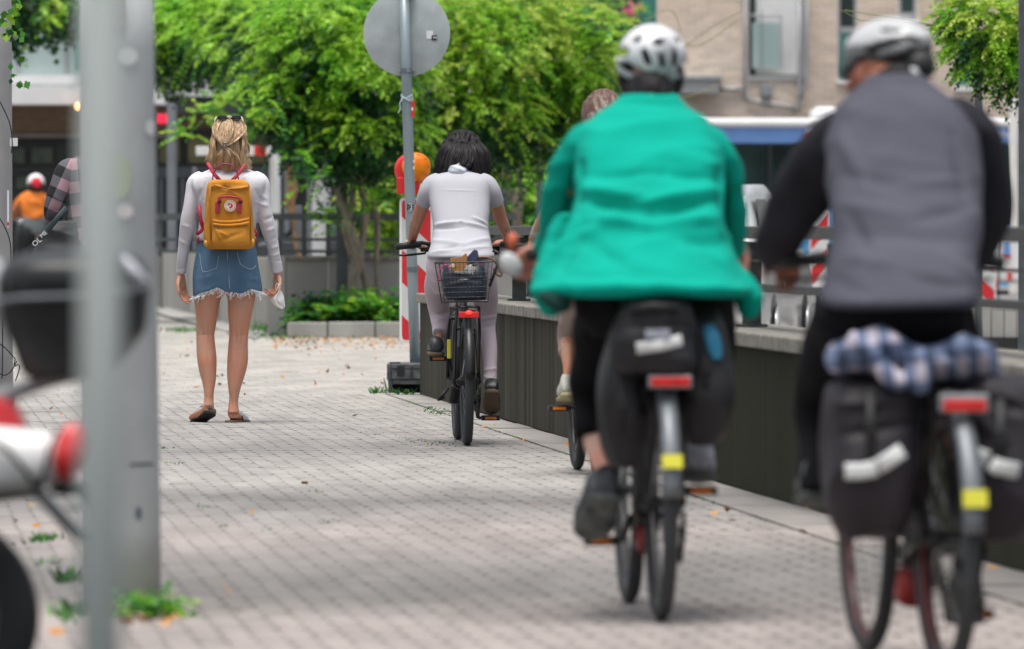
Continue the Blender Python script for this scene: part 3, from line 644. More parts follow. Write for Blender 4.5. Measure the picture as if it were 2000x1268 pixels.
for k in range(3):
    q = MB(); brickv(q, 0, bw, 0, 0); me = bpy.data.meshes.new('brick'); me.from_pydata(q.v, [], q.f); me.materials.append(m_brick); bm_.append(me)
for c in cellsb:
    if c in single_b:
        o = bpy.data.objects.new('brick', bm_[random.randrange(3)]); COL.objects.link(o); o.parent = b1; o.location = Vector((c[0], DB, c[2])) - wloc(b1)
    else: brickv(st, c[0], c[1], c[2], DB)
o = part('brick_field', st, m_brick, b1); o['kind'] = 'stuff'
m_glass = mat('dark_window_glass', (.03, .05, .05), .08, var=.3, vs=.6, world_co=True, spec=.8)
m_glassg = mat('greenish_frosted_glass', (.30, .40, .39), .3, col2=(.42, .50, .49), vs=.8, world_co=True)
m_teal = mat('teal_panel', (.035, .20, .17), .5, var=.1)
m_wfr = mat('grey_window_frame', (.33, .34, .34), .5, var=.08)
m_wht = mat('white_render', (.74, .74, .74), .7, var=.05)
def win(px0, px1, py0, py1, d, parent, split=None, frame=4, glass=m_glass, rec=.12, fm=m_wfr):
    x0, x1, z0, z1 = X(px0, d), X(px1, d), Z(py1, d), Z(py0, d); t = frame / S(d); y = d + rec
    mb = MB(); mb.ab((x0, y, z0), (x0 + t, y + .08, z1)); mb.ab((x1 - t, y, z0), (x1, y + .08, z1)); mb.ab((x0 + t, y, z0), (x1 - t, y + .08, z0 + t)); mb.ab((x0 + t, y, z1 - t), (x1 - t, y + .08, z1))
    if split is not None: zz = Z(split, d); mb.ab((x0 + t, y, zz - t), (x1 - t, y + .08, zz + t))
    w = part('window', mb, fm, parent)
    g = MB(); g.ab((x0 + t, y + .03, z0 + t), (x1 - t, y + .05, z1 - t)); part('pane', g, glass, w)
    return w
w = win(1462, 1572, -55, 150, DB, b1, rec=.2, frame=6, glass=m_wht)
g = MB(); g.ab((X(1466, DB), DB + .16, Z(145, DB)), (X(1476, DB), DB + .19, Z(-50, DB))); part('dark_jamb', g, m_glass, w)
g = MB(); g.ab((X(1469, DB), DB - .05, Z(134, DB)), (X(1524, DB), DB - .03, Z(45, DB))); part('balustrade_glass', g, m_glassg, w)
g = MB(); g.tube([(X(1466, DB), DB - .04, Z(30, DB)), (X(1527, DB), DB - .04, Z(30, DB))], .02, 8); g.tube([(X(1525, DB), DB - .04, Z(30, DB)), (X(1525, DB), DB - .04, Z(134, DB))], .015, 8); g.tube([(X(1487, DB), DB - .07, Z(22, DB)), (X(1487, DB), DB - .07, Z(132, DB))], .012, 8); part('balustrade_rail', g, m_wfr, w)
for c, s in (((1636, 1674, -55, 157), 58), ((1755, 1790, -55, 41), 30), ((1866, 1908, -55, 171), 48)): 
    w = win(*c, DB, b1, split=s, frame=6)
    g = MB(); g.ab((X(c[0] + 5, DB), DB + .13, Z(c[3] - 6, DB)), (X(c[1] - 16, DB), DB + .14, Z(s + 6, DB))); part('tinted_pane', g, mat('teal_glass', (.05, .19, .18), .15, var=.2), w)
    sl = MB(); sl.ab((X(c[0] - 3, DB), DB - .09, Z(c[3] + 8, DB)), (X(c[1] + 4, DB), DB + .1, Z(c[3], DB))); part('sill', sl, m_wht, w, bevel=.01)
sl = MB(); sl.ab((X(1464, DB), DB - .06, Z(158, DB)), (X(1572, DB), DB + .18, Z(148, DB))); part('sill', sl, m_wfr, b1)
m_pipe = mat('zinc_pipe', (.36, .37, .38), .45, .5, var=.12)
def pipe(pts, r, nm='downpipe', y=-.08): mb = MB(); mb.tube([(X(a, DB), DB + y, Z(b, DB)) for a, b in pts], r, 10); part(nm, mb, m_pipe, b1, smooth=True)
pipe([(1455, -60), (1455, 100), (1455, 185), (1459, 195), (1480, 199), (1540, 208), (1552, 212)], .033)
pipe([(1561, -60), (1561, 150), (1561, 195), (1556, 210), (1550, 222)], .042, y=-.14); pipe([(1575, -60), (1575, 80), (1575, 160), (1568, 178), (1563, 190)], .03, y=-.2); pipe([(1402, 174), (1456, 174)], .035)
mb = MB(); mb.ab((X(1485, DB), DB - .16, Z(188, DB)), (X(1507, DB), DB - .02, Z(165, DB))); mb.ab((X(1489, DB), DB - .1, Z(197, DB)), (X(1497, DB), DB - .02, Z(188, DB))); part('meter_box', mb, M['steel'], b1, bevel=.01)
mb = MB(); mb.ab((X(1322, DB), DB - .9, Z(184, DB)), (X(1402, DB), DB - .02, Z(158, DB))); mb.ab((X(1316, DB), DB - .95, Z(158, DB)), (X(1408, DB), DB - .02, Z(150, DB))); part('canopy', mb, m_wfr, b1, bevel=.01)
# teal shutter block and dark balcony left of the brick
b3 = root('apartment_block', (X(1200, 146), 146, 0), 'dark glazed apartment block with a teal panel and flower rail above the climber', 'building')
mb = MB(); mb.ab((X(300, 146), 146, 0), (X(1283, 146), 146.4, Z(-60, 146))); part('wall', mb, mat('dark_cladding', (.05, .055, .055), .6, var=.3, vs=.4, world_co=True), b3)
mb = MB(); mb.ab((X(1250, 145), 144.6, Z(70, 145)), (X(1304, 140), 145, Z(-60, 145))); part('teal_panel', mb, m_teal, b3)
mb = MB(); mb.ab((X(1120, 145), 144.0, Z(34, 145)), (X(1250, 145), 144.3, Z(25, 145))); part('balcony_rail', mb, m_wfr, b3)
for a, b in ((480, 640), (300, 470)):
    mb = MB(); mb.ab((X(a, 146), 145.7, Z(28, 146)), (X(b, 146), 145.95, Z(-60, 146))); part('render_panel', mb, mat('beige_render', (.42, .38, .33), .8), b3)
fl = root('flower_box', (X(1228, 143), 143.7, Z(28, 143)), 'pink flowers and trailing stems on the balcony rail top middle', 'plant')
sprays([(1140, 15, 143.8, 40, 16, .2), (1230, 30, 143.8, 40, 20, .2), (1180, 5, 143.8, 40, 12, .2)], 90, (.3, .6), .11, .03, 4, [0, .3, .3, .4], fl, 'leaf_spray', 81)
mb = MB()
for k in range(10): mb.ell(W(1233 + random.gauss(0, 7), 20 + random.gauss(0, 5), 143.5), .04, 8, 5)
part('blossom', mb, mat('pink_blossom', (.75, .12, .25), .6), fl)
mb = MB()
for a, b, c in (((1310, 190), (1350, 188), (1400, 165)), ((1290, 60), (1360, 90), (1440, 40)), ((1300, 120), (1380, 60), (1450, 20)), ((1260, 40), (1310, 20), (1330, 60))): mb.tube(crom([tuple(W(*a, 86)), tuple(W(*b, 86)), tuple(W(*c, 86))], 6), .006, 5)
part('stem', mb, mat('dry_green_stem', (.30, .28, .12), .7), v3)

# ================================================================== LEFT BUILDING
DL = 125.0
b2 = root('shop_building', (X(200, DL), DL, 0), 'low building with white canopy edge, brown brick band and dark glazed ground floor at left', 'building')
m_bb = mat('brown_brick', (.20, .135, .09), .85, var=.15, vs=6, stretch=(1, 1, 4), world_co=True)
def blk(x0, x1, y0, y1, yo, dep, mt, nm, d=DL, parent=None):
    mb = MB(); mb.ab((X(x0, d), d + yo, Z(y1, d)), (X(x1, d), d + yo + dep, Z(y0, d))); return part(nm, mb, mt, parent or b2)
blk(-120, 1060, 262, 665, .5, .3, mat('dark_shop_wall', (.018, .024, .024), .4, var=.5, vs=.7, world_co=True), 'ground_floor_wall')
blk(-120, 330, 205, 263, .2, .4, m_bb, 'brick_band'); blk(330, 1060, 222, 252, .2, .4, m_bb, 'brick_band')
blk(-120, 330, 262, 269, .12, .4, mat('grey_trim', (.22, .21, .20), .7), 'lintel')
blk(-120, 330, 178, 206, -1.2, 1.6, m_wht, 'canopy_edge'); blk(-120, 330, 165, 178, -1.0, 1.4, mat('pale_grey_trim', (.45, .46, .46), .6), 'canopy_step'); blk(-120, 330, 148, 165, -.8, 1.2, m_wht, 'canopy_top')
blk(-120, 330, -60, 66, .9, .3, mat('dark_wall', (.05, .05, .045), .7), 'upper_wall')
for a, b in ((-70, 36), (40, 131), (135, 240)):
    blk(a, b, 68, 147, -.5, .03, m_glassg, 'balcony_glass')
for a in (37, 132): blk(a - 2, a + 3, 60, 148, -.55, .06, m_wfr, 'balcony_post')
blk(124, 240, 50, 57, -.6, .1, m_wfr, 'balcony_rail'); blk(153, 175, -60, 140, -.9, .1, m_teal, 'teal_panel')
blk(330, 1060, -60, 150, .9, .3, mat('grey_render', (.33, .32, .30), .8), 'upper_wall'); blk(330, 1060, 150, 190, -.6, 1.2, m_wht, 'canopy_edge')  # upper wall in one even grey render
blk(330, 1060, 190, 201, -.7, .6, M['black'], 'gutter'); blk(345, 470, 204, 222, -.2, .4, M['alu'], 'steel_fascia')
blk(330, 1060, 252, 262, .1, .3, M['black'], 'lintel')
m_yel = mat('yellowish_panel_glass', (.17, .155, .065), .3, var=.35, vs=1.5, world_co=True); m_grn = mat('dim_green_glass', (.055, .075, .055), .3, var=.6, vs=2.5, world_co=True)  # yellowish and green panels of the shop front
for a, b, y0, y1, mt in ((18, 48, 285, 322, m_grn), (56, 103, 285, 322, m_grn), (25, 60, 340, 372, m_grn), (306, 328, 262, 322, m_yel), (332, 352, 262, 322, m_yel), (362, 412, 262, 322, m_yel), (418, 470, 262, 322, m_yel), (480, 520, 262, 322, m_yel), (540, 620, 262, 322, m_grn)):
    w = win(a, b, y0, y1, DL, b2, frame=3, glass=mt, rec=.40, fm=M['black'])
blk(300, 620, 325, 347, .3, .3, mat('grey_sign_band', (.075, .085, .10), .5), 'grey_band')
m_colm = mat('light_grey_column', (.46, .47, .48), .5, var=.12, vs=3, stretch=(1, 1, .3)); m_col2 = mat('mid_grey_column', (.15, .165, .18), .5, var=.15)
for x0, x1, y0, d, mt, lab in ((326, 345, 205, 118, m_col2, 'tall grey steel column under the red sign'), (609, 645, 325, 100, m_colm, 'broad pale grey column left of the twisted trunk'), (600, 608, 340, 101, m_col2, 'slim grey column touching the broad pale one'), (555, 566, 330, 106, m_col2, 'slim grey column right of the barrier post'), (576, 590, 405, 92, m_col2, 'short dark grey column behind the dry hanging stem'), (376, 384, 330, 110, m_col2, 'slim grey column behind the woman with the backpack'), (752, 764, 330, 106, m_col2, 'slim dark column behind the pale bush')):
    c = W((x0 + x1) / 2, y0, d); mb = MB(); mb.lathe([(.52 * (x1 - x0) / S(d), 0), (.5 * (x1 - x0) / S(d), .02), (.5 * (x1 - x0) / S(d), c.z), (.46 * (x1 - x0) / S(d), c.z + .02)], (c.x, d, 0), 16); thing('column', mb, mt, lab, 'column', 'columns by the shop front', smooth=True)
# more depth in the shop front: dark mullions
for x in (310, 352, 414, 474, 530): blk(x, x + 6, 347, 470, .35, .15, M['alu'], 'mullion')
# lamp
mb = MB(); mb.ell(W(154, 208, 123.6), .055, 14, 8); q = thing('wall_lamp', mb, mat('glowing_lamp', (1, .6, .3), .3, emit=(1, .42, .12), es=3.2), 'small glowing orange lamp under the white canopy', 'lamp', smooth=True)
mb = MB(); a = W(305, 241, 120); b = W(329, 223, 120); mb.ab((a.x, 120, a.z), (b.x, 120.06, b.z)); thing('sign', mb, mat('bright_red_sign', (.78, .02, .06), .4, emit=(1, .02, .08), es=.35), 'small bright red sign at the edge of the thick pole', 'sign', bevel=.01)
# boom barrier
bb = root('boom_barrier', (X(537, 96), 96, 0), 'white and red striped barrier arm with a white round post behind the woman', 'barrier')
mb = MB(); c = W(537, 303, 96); mb.lathe([(.075, 0), (.07, .02), (.07, c.z), (.05, c.z + .02)], (c.x, 96, 0), 16); part('post', mb, m_colm, bb, smooth=True)
mb = MB(); c = W(537, 300, 96); mb.lathe([(.062, c.z), (.062, c.z + .05)], (c.x, 96, 0), 12); part('post_cap', mb, m_teal, bb)
for x0, x1, mt in ((383, 497, m_wht), (497, 520, M['red']), (520, 530, m_wht)):
    mb = MB(); a = W(x0, 304, 95.9); b = W(x1, 286, 95.9); mb.ab((a.x, 95.85, a.z), (b.x, 95.93, b.z)); part('barrier_arm', mb, mt, bb, bevel=.008)
# dry hanging climber stem
mb = MB(); limb(mb, 90, [(562, 320, 0, 5), (572, 360, 0, 8), (566, 395, 0, 7), (572, 430, 0, 4), (585, 500, 0, 2.5), (600, 520, 0, 2)], n=8); rumple(mb, .03, 14); thing('dry_stem', mb, mat('dry_brown_stem', (.34, .20, .10), .9, var=.3, vs=20), 'brown withered stem hanging beside the barrier post', 'plant', smooth=True)

# ================================================================== BUS
DV = 134.0
bus = root('bus', (X(1750, DV), DV + 1, 0), 'white roofed city bus with blue band and dark windows behind the two helmeted riders', 'bus')
m_bw = mat('white_bus_paint', (.84, .84, .84), .3, var=.03, coat=.3); m_bbl = mat('blue_bus_band', (.14, .28, .60), .35, var=.06, coat=.3); m_bl2 = mat('light_blue_bus_paint', (.15, .42, .72), .35, var=.05)
x0b, x1b = X(1090, DV), X(2130, DV)
def bx(x0, x1, y0, y1, yo, dep, mt, nm, bevel=0, label=None):
    mb = MB(); mb.ab((X(x0, DV), DV + yo, Z(y1, DV)), (X(x1, DV), DV + yo + dep, Z(y0, DV))); return part(nm, mb, mt, bus, bevel=bevel, label=label)
bx(1090, 2130, 281, 560, .03, 2.4, mat('dark_bus_body', (.02, .03, .032), .3), 'body', .05); bx(1090, 2130, 250, 281, 0, 2.5, m_bbl, 'side_band', .02); bx(1096, 2124, 231, 250, -.05, 2.6, m_bw, 'roof', .07)
bx(1090, 2130, 440, 560, -.01, .05, m_bl2, 'lower_panel'); bx(1588, 1640, 208, 232, .3, 1.6, m_bw, 'roof_unit', .12); bx(1830, 1905, 208, 232, .3, 1.6, m_bw, 'roof_unit', .12)
bx(1575, 1578, 250, 281, -.004, .02, m_bw, 'sticker'); bx(1573, 1592, 262, 274, -.006, .02, M['red'], 'sticker'); bx(1580, 1594, 252, 262, -.006, .02, m_bw, 'sticker')
bus_g = mat('bus_window_glass', (.012, .03, .028), .06, var=.7, vs=.9, world_co=True, spec=.8)
for k in range(10):
    a = 1096 + k * 103; bx(a, a + 96, 285, 436, .0, .025, bus_g, 'window')
bx(1918, 1936, 281, 330, -.02, .02, m_wfr, 'pale_sticker'); bx(1936, 1950, 281, 292, -.02, .02, m_wfr, 'pale_sticker')
for k in (1250, 1900):
    mb = MB(); c = Vector((X(k, DV), DV - .02, .48)); mb.lathe([(.2, 0), (.46, 0), (.48, .06), (.48, .26), (.2, .28)], c, 24, 'Y'); part('wheel', mb, M['rubber'], bus, smooth=True)
def text_mb(s, size, depth=.004, font_scale=1.0, align='CENTER'):
    cu = bpy.data.curves.new('t', 'FONT'); cu.body = s; cu.size = size; cu.extrude = depth / 2; cu.align_x = align; cu.align_y = 'CENTER'; cu.resolution_u = 2
    o = bpy.data.objects.new('t', cu); COL.objects.link(o); dg = bpy.context.evaluated_depsgraph_get(); dg.update()
    me = bpy.data.meshes.new_from_object(o.evaluated_get(dg)); r = MB(); r.v = [tuple(v.co) for v in me.vertices]; r.f = [tuple(p.vertices) for p in me.polygons]; r.m = [0] * len(r.f)
    bpy.data.objects.remove(o); bpy.data.curves.remove(cu); bpy.data.meshes.remove(me); return r
def put_text(s, size, origin, xdir=(1, 0, 0), ydir=(0, 0, 1), depth=.004, bold=0.0):
    t = text_mb(s, size, depth); x = Vector(xdir).normalized(); y = Vector(ydir).normalized(); z = x.cross(y); o = Vector(origin)
    t.v = [tuple(o + x * v[0] + y * v[1] + z * v[2]) for v in t.v]; return t
c = W(1947, 262, DV); part('lettering', put_text('ettnba', .20, (c.x, DV - .012, c.z)), m_bw, bus)
mb = MB(); c = W(1980, 190, 128); mb.lathe([(.085, 0), (.08, .03), (.075, c.z), (.06, c.z + .05)], (c.x, 128, 0), 16); thing('lamp_post', mb, mat('white_post', (.68, .66, .62), .5, var=.06), 'pale round lamp post in front of the bus at the right edge', 'lamp post', smooth=True)

# silver car behind the parapet
def car(loc, rz, paint, label, L_=3.45, group=None):
    r = root('parked_car', loc, label, 'car', group, rz)
    prof = [(-.5, .22, .86), (-.495, .60, .97), (-.47, .92, 1.0), (-.42, 1.06, .98), (-.33, 1.40, .82), (-.22, 1.47, .80), (.02, 1.49, .79), (.14, 1.42, .78), (.27, 1.05, .90), (.30, .96, .97), (.42, .86, .95), (.485, .70, .90), (.5, .45, .86), (.49, .22, .8)]
    mb = MB(); rs_ = []
    P = [(t * L_, z) for t, z, w in prof]
    body = [(-.5, .22), (-.5, .6), (-.48, .9), (-.44, .98), (.30, .95), (.43, .85), (.49, .70), (.5, .4), (.49, .22)]
    n = len(body); Wd = .82
    secs = []
    for x, s, zt in ((-Wd, .93, -.04), (-Wd * .97, .985, 0), (-Wd * .6, 1, .03), (0, 1.01, .04), (Wd * .6, 1, .03), (Wd * .97, .985, 0), (Wd, .93, -.04)):
        secs.append([Vector((x, t * L_ * s, (z + (zt if z > .5 else 0)))) for t, z in body])
    mb.rings(secs, True); part('body', mb, paint, r, True, True, bevel=.02)
    cab = [(-.47, .96), (-.36, 1.40), (-.22, 1.48), (.02, 1.49), (.13, 1.43), (.30, .95)]; secs = []
    for x, k in ((-.76, 0), (-.60, 1), (0, 1.02), (.60, 1), (.76, 0)):
        secs.append([Vector((x if z < 1 else x * (1 if k else .82), t * L_ * (1 if k else .97), z if k else min(z, 1.40))) for t, z in cab])
    mb = MB(); mb.rings(secs, True); part('cabin', mb, paint, r, True, True, bevel=.03)
    gl = M.get('carglass') or mat('car_glass', (.02, .03, .03), .05, var=.2, spec=.9); M['carglass'] = gl
    for s in (-1, 1):
        for a, b in (((-.37, 1.0), (-.12, 1.37)), ((-.10, 1.0), (.12, 1.37))):
            mb = MB(); f = .95 if b[0] > 0 else 1
            q = [(s * .752, a[0] * L_, .99), (s * .752, b[0] * L_ + (.28 if b[0] > 0 else 0), .99), (s * .665, b[0] * L_ - .06, 1.36), (s * .665, (a[0] + .06) * L_, 1.36)]
            mb.prism(q, (s * .012, 0, .004)); part('side_window', mb, gl, r, local=True)
        for y in (-.31, .31):
            mb = MB(); mb.lathe([(.05, -.02), (.17, 0), (.19, .02), (.29, .02), (.30, .05), (.30, .19), (.1, .2)], (s * .84, y * L_, .30), 24, 'X')
            if s > 0: mb.v = [(2 * .84 - v[0], v[1], v[2]) for v in mb.v]; mb.v = [(v[0] - .0, v[1], v[2]) for v in mb.v]
            w = part('wheel', mb, M['rubber'], r, True, True); hb = MB(); hb.lathe([(.19, 0), (.02, .012)], (s * .85, y * L_, .30), 16, 'X'); part('rim', hb, M['silverp'], w, True, True)
        mb = MB(); mb.ell((s * .62, .485 * L_, .66), (.15, .06, .07), 12, 8); part('headlight', mb, M['whitep'], r, True, True)
        mb = MB(); mb.ell((s * .68, -.485 * L_, .78), (.09, .05, .13), 12, 8); part('tail_light', mb, M['redglass'], r, True, True)
    mb = MB(); mb.prism([(-.60, .13 * L_ + .10, 1.39), (.60, .13 * L_ + .10, 1.39), (.70, .30 * L_ - .02, .99), (-.70, .30 * L_ - .02, .99)], (0, .012, .012)); part('windscreen', mb, gl, r, local=True)
    mb = MB(); mb.prism([(-.58, -.37 * L_, 1.37), (.58, -.37 * L_, 1.37), (.68, -.475 * L_, 1.0), (-.68, -.475 * L_, 1.0)], (0, -.015, .012)); part('rear_window', mb, gl, r, local=True)
    return r
car((X(1352, 64), 64, 0), math.radians(-9), mat('silver_car_paint', (.52, .53, .54), .22, .35, var=.04, coat=.6), 'silver small car parked behind the parapet between the green and grey riders')
car((X(735, 104), 104, 0), math.radians(80), mat('black_car_paint', (.012, .013, .015), .18, .2, var=.04, coat=.7), 'black parked car behind the far railing and the twisted trunk', 3.9)
# light blue van body, skip, beacons behind
DQ = 112
vb = root('container', (X(1560, DQ), DQ, 0), 'light blue site container behind the small warning beacon', 'container')
mb = MB(); a = W(1488, 640, DQ); b = W(1632, 393, DQ); mb.ab((a.x, DQ, .1), (b.x, DQ + 2.2, b.z)); part('body', mb, mat('light_blue_steel', (.13, .38, .60), .45, col2=(.10, .25, .55), vs=.5), vb, bevel=.02)
mb = MB(); a = W(1500, 640, DQ); b = W(1540, 493, DQ); mb.ab((X(1493, DQ), DQ - .03, .12), (X(1600, DQ), DQ + .01, Z(500, DQ))); part('lower_panel', mb, mat('off_white_steel', (.6, .6, .58), .5), vb)
for k in range(6):
    mb = MB(); xx = X(1496 + k * 26, DQ); mb.ab((xx, DQ - .02, Z(495, DQ)), (xx + .03, DQ + .01, Z(396, DQ))); part('rib', mb, mat('rib_blue_%d' % k, (.10, .30, .52), .45), vb)
m_rw = bpy.data.materials.new('red_white_diagonal_sheeting'); m_rw.use_nodes = True
def beacon_mat(m, period, slope, ox, oz, white=(.62, .63, .62), redc=(.62, .025, .03), phase=0.0):
    nt = m.node_tree; b = nt.nodes['Principled BSDF']; L = nt.links; N = nt.nodes.new
    g = N('ShaderNodeTexCoord'); s = N('ShaderNodeSeparateXYZ'); L.new(g.outputs['Object'], s.inputs[0])
    a = N('ShaderNodeMath'); a.operation = 'MULTIPLY_ADD'; L.new(s.outputs['X'], a.inputs[0]); a.inputs[1].default_value = slope; L.new(s.outputs['Z'], a.inputs[2])
    d = N('ShaderNodeMath'); d.operation = 'MULTIPLY_ADD'; L.new(a.outputs[0], d.inputs[0]); d.inputs[1].default_value = 1 / period; d.inputs[2].default_value = phase
    f = N('ShaderNodeMath'); f.operation = 'FRACT'; L.new(d.outputs[0], f.inputs[0])
    r = N('ShaderNodeMath'); r.operation = 'GREATER_THAN'; L.new(f.outputs[0], r.inputs[0]); r.inputs[1].default_value = .5
    mx = N('ShaderNodeMixRGB'); L.new(r.outputs[0], mx.inputs[0]); mx.inputs[1].default_value = (*white, 1); mx.inputs[2].default_value = (*redc, 1); L.new(mx.outputs[0], b.inputs['Base Color']); b.inputs['Roughness'].default_value = .4
beacon_mat(m_rw, .46, .95, 0, 0, phase=.08)
m_rw2 = bpy.data.materials.new('red_white_sheeting_mirrored'); m_rw2.use_nodes = True; beacon_mat(m_rw2, .44, -1.2, 0, 0, white=(.74, .74, .72), phase=.3)
def beacon(pxc, d, top, bot, wid, mt, label, lamp=None, lampside=-1):
    zt, zb = Z(top, d), Z(bot, d); x = X(pxc, d); r = root('warning_beacon', (x, d, 0), label, 'barrier', 'red and white road work beacons')
    w = wid / 2; t = .045
    poly = []
    for cx, cz, a0 in ((w - .03, zt - .03, 0), (-w + .03, zt - .03, 90), (-w + .03, zb + .03, 180), (w - .03, zb + .03, 270)):
        for k in range(5): a = math.radians(a0 + k * 22.5); poly.append((x + cx + .03 * math.cos(a), d, cz + .03 * math.sin(a)))
    mb = MB(); mb.prism(poly, (0, t, 0)); part('board', mb, M['whitep'], r, bevel=.004)
    pl2 = [(x + (p[0] - x) * .86, d - .003, (zt + zb) / 2 + (p[2] - (zt + zb) / 2) * .965) for p in poly]; mb = MB(); mb.prism(pl2, (0, .0025, 0)); part('striped_sheet', mb, mt, r)
    mb = MB(); mb.ab((x - .03, d + .01, .02), (x + .03, d + .04, zb)); part('stem', mb, M['blackmatt'], r)
    return r
r = beacon(813, 53.9, 386, 669, .235, m_rw, 'large red and white striped beacon behind the leaning sign pole')
x = X(813, 53.9)
mb = MB(); a = W(775, 379, 53.9); b = W(820, 346, 53.9); mb.ab((a.x, 53.82, a.z), (b.x, 54.0, b.z)); part('lamp_housing', mb, M['red'], r, bevel=.012)
mb = MB(); c = W(803, 332, 53.9); mb.lathe([(.10, 0), (.118, .03), (.118, .09), (.05, .12)], (c.x, 53.84, c.z), 32, 'Y'); part('lamp_hood', mb, M['red'], r, smooth=True, bevel=.004)
mb = MB(); c = W(813, 326, 53.8); mb.lathe([(.004, -.05), (.05, -.044), (.085, -.022), (.101, 0), (.101, .05)], (c.x, 53.80, c.z), 36, 'Y'); part('amber_lens', mb, mat('amber_lens', (.70, .16, .003), .35, col2=(.85, .27, .01), vs=14, bump=.002, bs=300, spec=.25), r, smooth=True)
mb = MB()
for k in range(9): a = 2 * math.pi * k / 9; mb.ell((c.x + .088 * math.cos(a), 53.775, c.z + .088 * math.sin(a)), .004, 6, 4)
part('lens_screw', mb, M['black'], r)
r = beacon(1601, 94, 408, 565, .25, m_rw2, 'small red and white beacon with an orange lamp beside the grey rider sleeve')
mb = MB(); c = W(1596, 398, 94); mb.ell(W(1600, 388, 93.9), (.05, .05, .09), 12, 8, Matrix.Rotation(.5, 3, 'Y')); part('amber_lens', mb, M['orange'], r, smooth=True)
mb = MB(); mb.box(W(1592, 403, 94), (.13, .1, .07)); part('lamp_housing', mb, M['red'], r, bevel=.01)
r = beacon(1926, 98, 520, 640, .25, m_rw, 'partly hidden red and white beacon right of the grey rider hip')
vn = root('delivery_van', (X(1990, 106), 106, 0), 'white van body behind the railing at the right edge', 'van')
mb = MB(); mb.ab((X(1872, 106), 106, .35), (X(2120, 106), 107.8, Z(452, 106))); part('body', mb, m_bw, vn, bevel=.06)
for a, b, y0, y1, mt, nm in ((1948, 1952, 455, 600, M['alu'], 'door_seam'), (1960, 1972, 470, 500, m_bbl, 'blue_sticker'), (1958, 1974, 498, 503, M['red'], 'red_sticker'), (1938, 1948, 545, 565, M['redglass'], 'tail_light'), (1968, 1976, 530, 548, M['redglass'], 'tail_light'), (1925, 1970, 568, 576, M['blackmatt'], 'bumper')):
    mb = MB(); mb.ab((X(a, 106), 105.96, Z(y1, 106)), (X(b, 106), 106.01, Z(y0, 106))); part(nm, mb, mt, vn)
for xx in (1900, 2080):
    mb = MB(); mb.lathe([(.1, 0), (.3, 0), (.33, .05), (.33, .22), (.1, .24)], (X(xx, 106), 105.95, .33), 20, 'Y'); part('wheel', mb, M['rubber'], vn, smooth=True)
mb = MB(); mb.ab((X(1870, 70), 70, 0), (X(2120, 70), 70.25, Z(600, 70)));
pb = root('concrete_barrier', (X(1990, 70), 70, 0), 'pale ribbed concrete barrier seen through the railing at the right edge', 'barrier')
for k in range(9):
    mb = MB(); a = X(1862 + k * 25, 70); b = X(1862 + k * 25 + 24, 70); mb.ab((a, 70, .12), (b, 70.2, Z(600, 70))); part('panel', mb, m_conc, pb, bevel=.01)
mb = MB(); mb.ab((X(1855, 70), 69.95, 0), (X(2100, 70), 70.3, .12)); part('foot', mb, M['blackmatt'], pb)

# orange motor scooter rider far away
DM = 120
sc_ = root('motor_scooter', (X(60, DM), DM, 0), 'dark motor scooter of the rider in the orange jacket, far left', 'scooter')
mb = MB(); limb(mb, DM, [(52, 560, 0, 16), (52, 500, 0, 22), (55, 455, 0, 24), (56, 435, 0, 16)], n=14); part('body', mb, M['black'], sc_, True)
mb = MB(); mb.lathe([(.12, -.05), (.22, -.05), (.25, 0), (.22, .05), (.12, .05)], (X(54, DM), DM - .4, .25), 20, 'X'); part('wheel', mb, M['rubber'], sc_, True)
mb = MB(); mb.tube([W(20, 428, DM + .4), W(55, 432, DM + .5), W(92, 428, DM + .4)], .02, 8); part('handlebar', mb, M['chrome'], sc_)
for x in (30, 42): mb = MB(); mb.ell(W(x, 420 if x == 30 else 436, DM + .3), (.06, .03, .06), 12, 8); part('mirror', mb, M['chrome'], sc_, True)
# ================================================================== SIGN POLE, POLES, FOOT BLOCKS
DP = 53.0
sp = root('sign_pole', G(812, 768), 'grey galvanised traffic sign pole leaning slightly with the back of a round sign', 'sign')
top = W(788, -40, DP); bot = W(812.5, 768, DP)
mb = MB(); mb.tube([bot + (top - bot) * t for t in (0, .25, .5, .75, 1)], .036, 20); part('pole', mb, mat('blue_grey_galvanised_pole', (.18, .235, .26), .4, .3, col2=(.28, .335, .355), vs=5, stretch=(1, 1, .2), bump=.0005, bs=50), sp, True)
mb = MB()
for t in (.05, .30, .78):
    p = bot + (top - bot) * t; mb.tube([p - Vector((0, 0, .014)), p + Vector((0, 0, .014))], .041, 20); mb.box(p + Vector((.03, -.025, 0)), (.03, .02, .03))
part('clamp', mb, M['steeldark'], sp)
m_sb = mat('grey_sign_back', (.38, .425, .43), .55, .1, var=.11, vs=7); c = W(794, 64, DP - .05)
mb = MB(); mb.lathe([(.299, -.004), (.30, 0), (.30, .012), (.285, .014), (.285, .004), (.001, .004)], (c.x, DP + .045, c.z), 64, 'Y'); part('sign_back', mb, m_sb, sp, True, bevel=.001)
mb = MB(); mb.lathe([(.297, 0), (.297, .002)], (c.x, DP + .0605, c.z), 64, 'Y'); part('sign_face', mb, M['red'], sp)
mb = MB()
for y_ in (138, -12): q_ = W(795, y_, DP); mb.box(q_ + Vector((0, .03, 0)), (.11, .02, .022)); mb.tube([q_ - Vector((0, 0, .012)), q_ + Vector((0, 0, .012))], .041, 20); mb.ell(q_ + Vector((-.045, .012, 0)), .010, 8, 6); mb.ell(q_ + Vector((.045, .012, 0)), .010, 8, 6)
part('bracket', mb, M['steel'], sp)
def stick(nm, x0, x1, y0, y1, d, mt, parent, t=.001): mb = MB(); mb.ab((X(x0, d), d, Z(y1, d)), (X(x1, d), d + t, Z(y0, d))); return part(nm, mb, mt, parent)
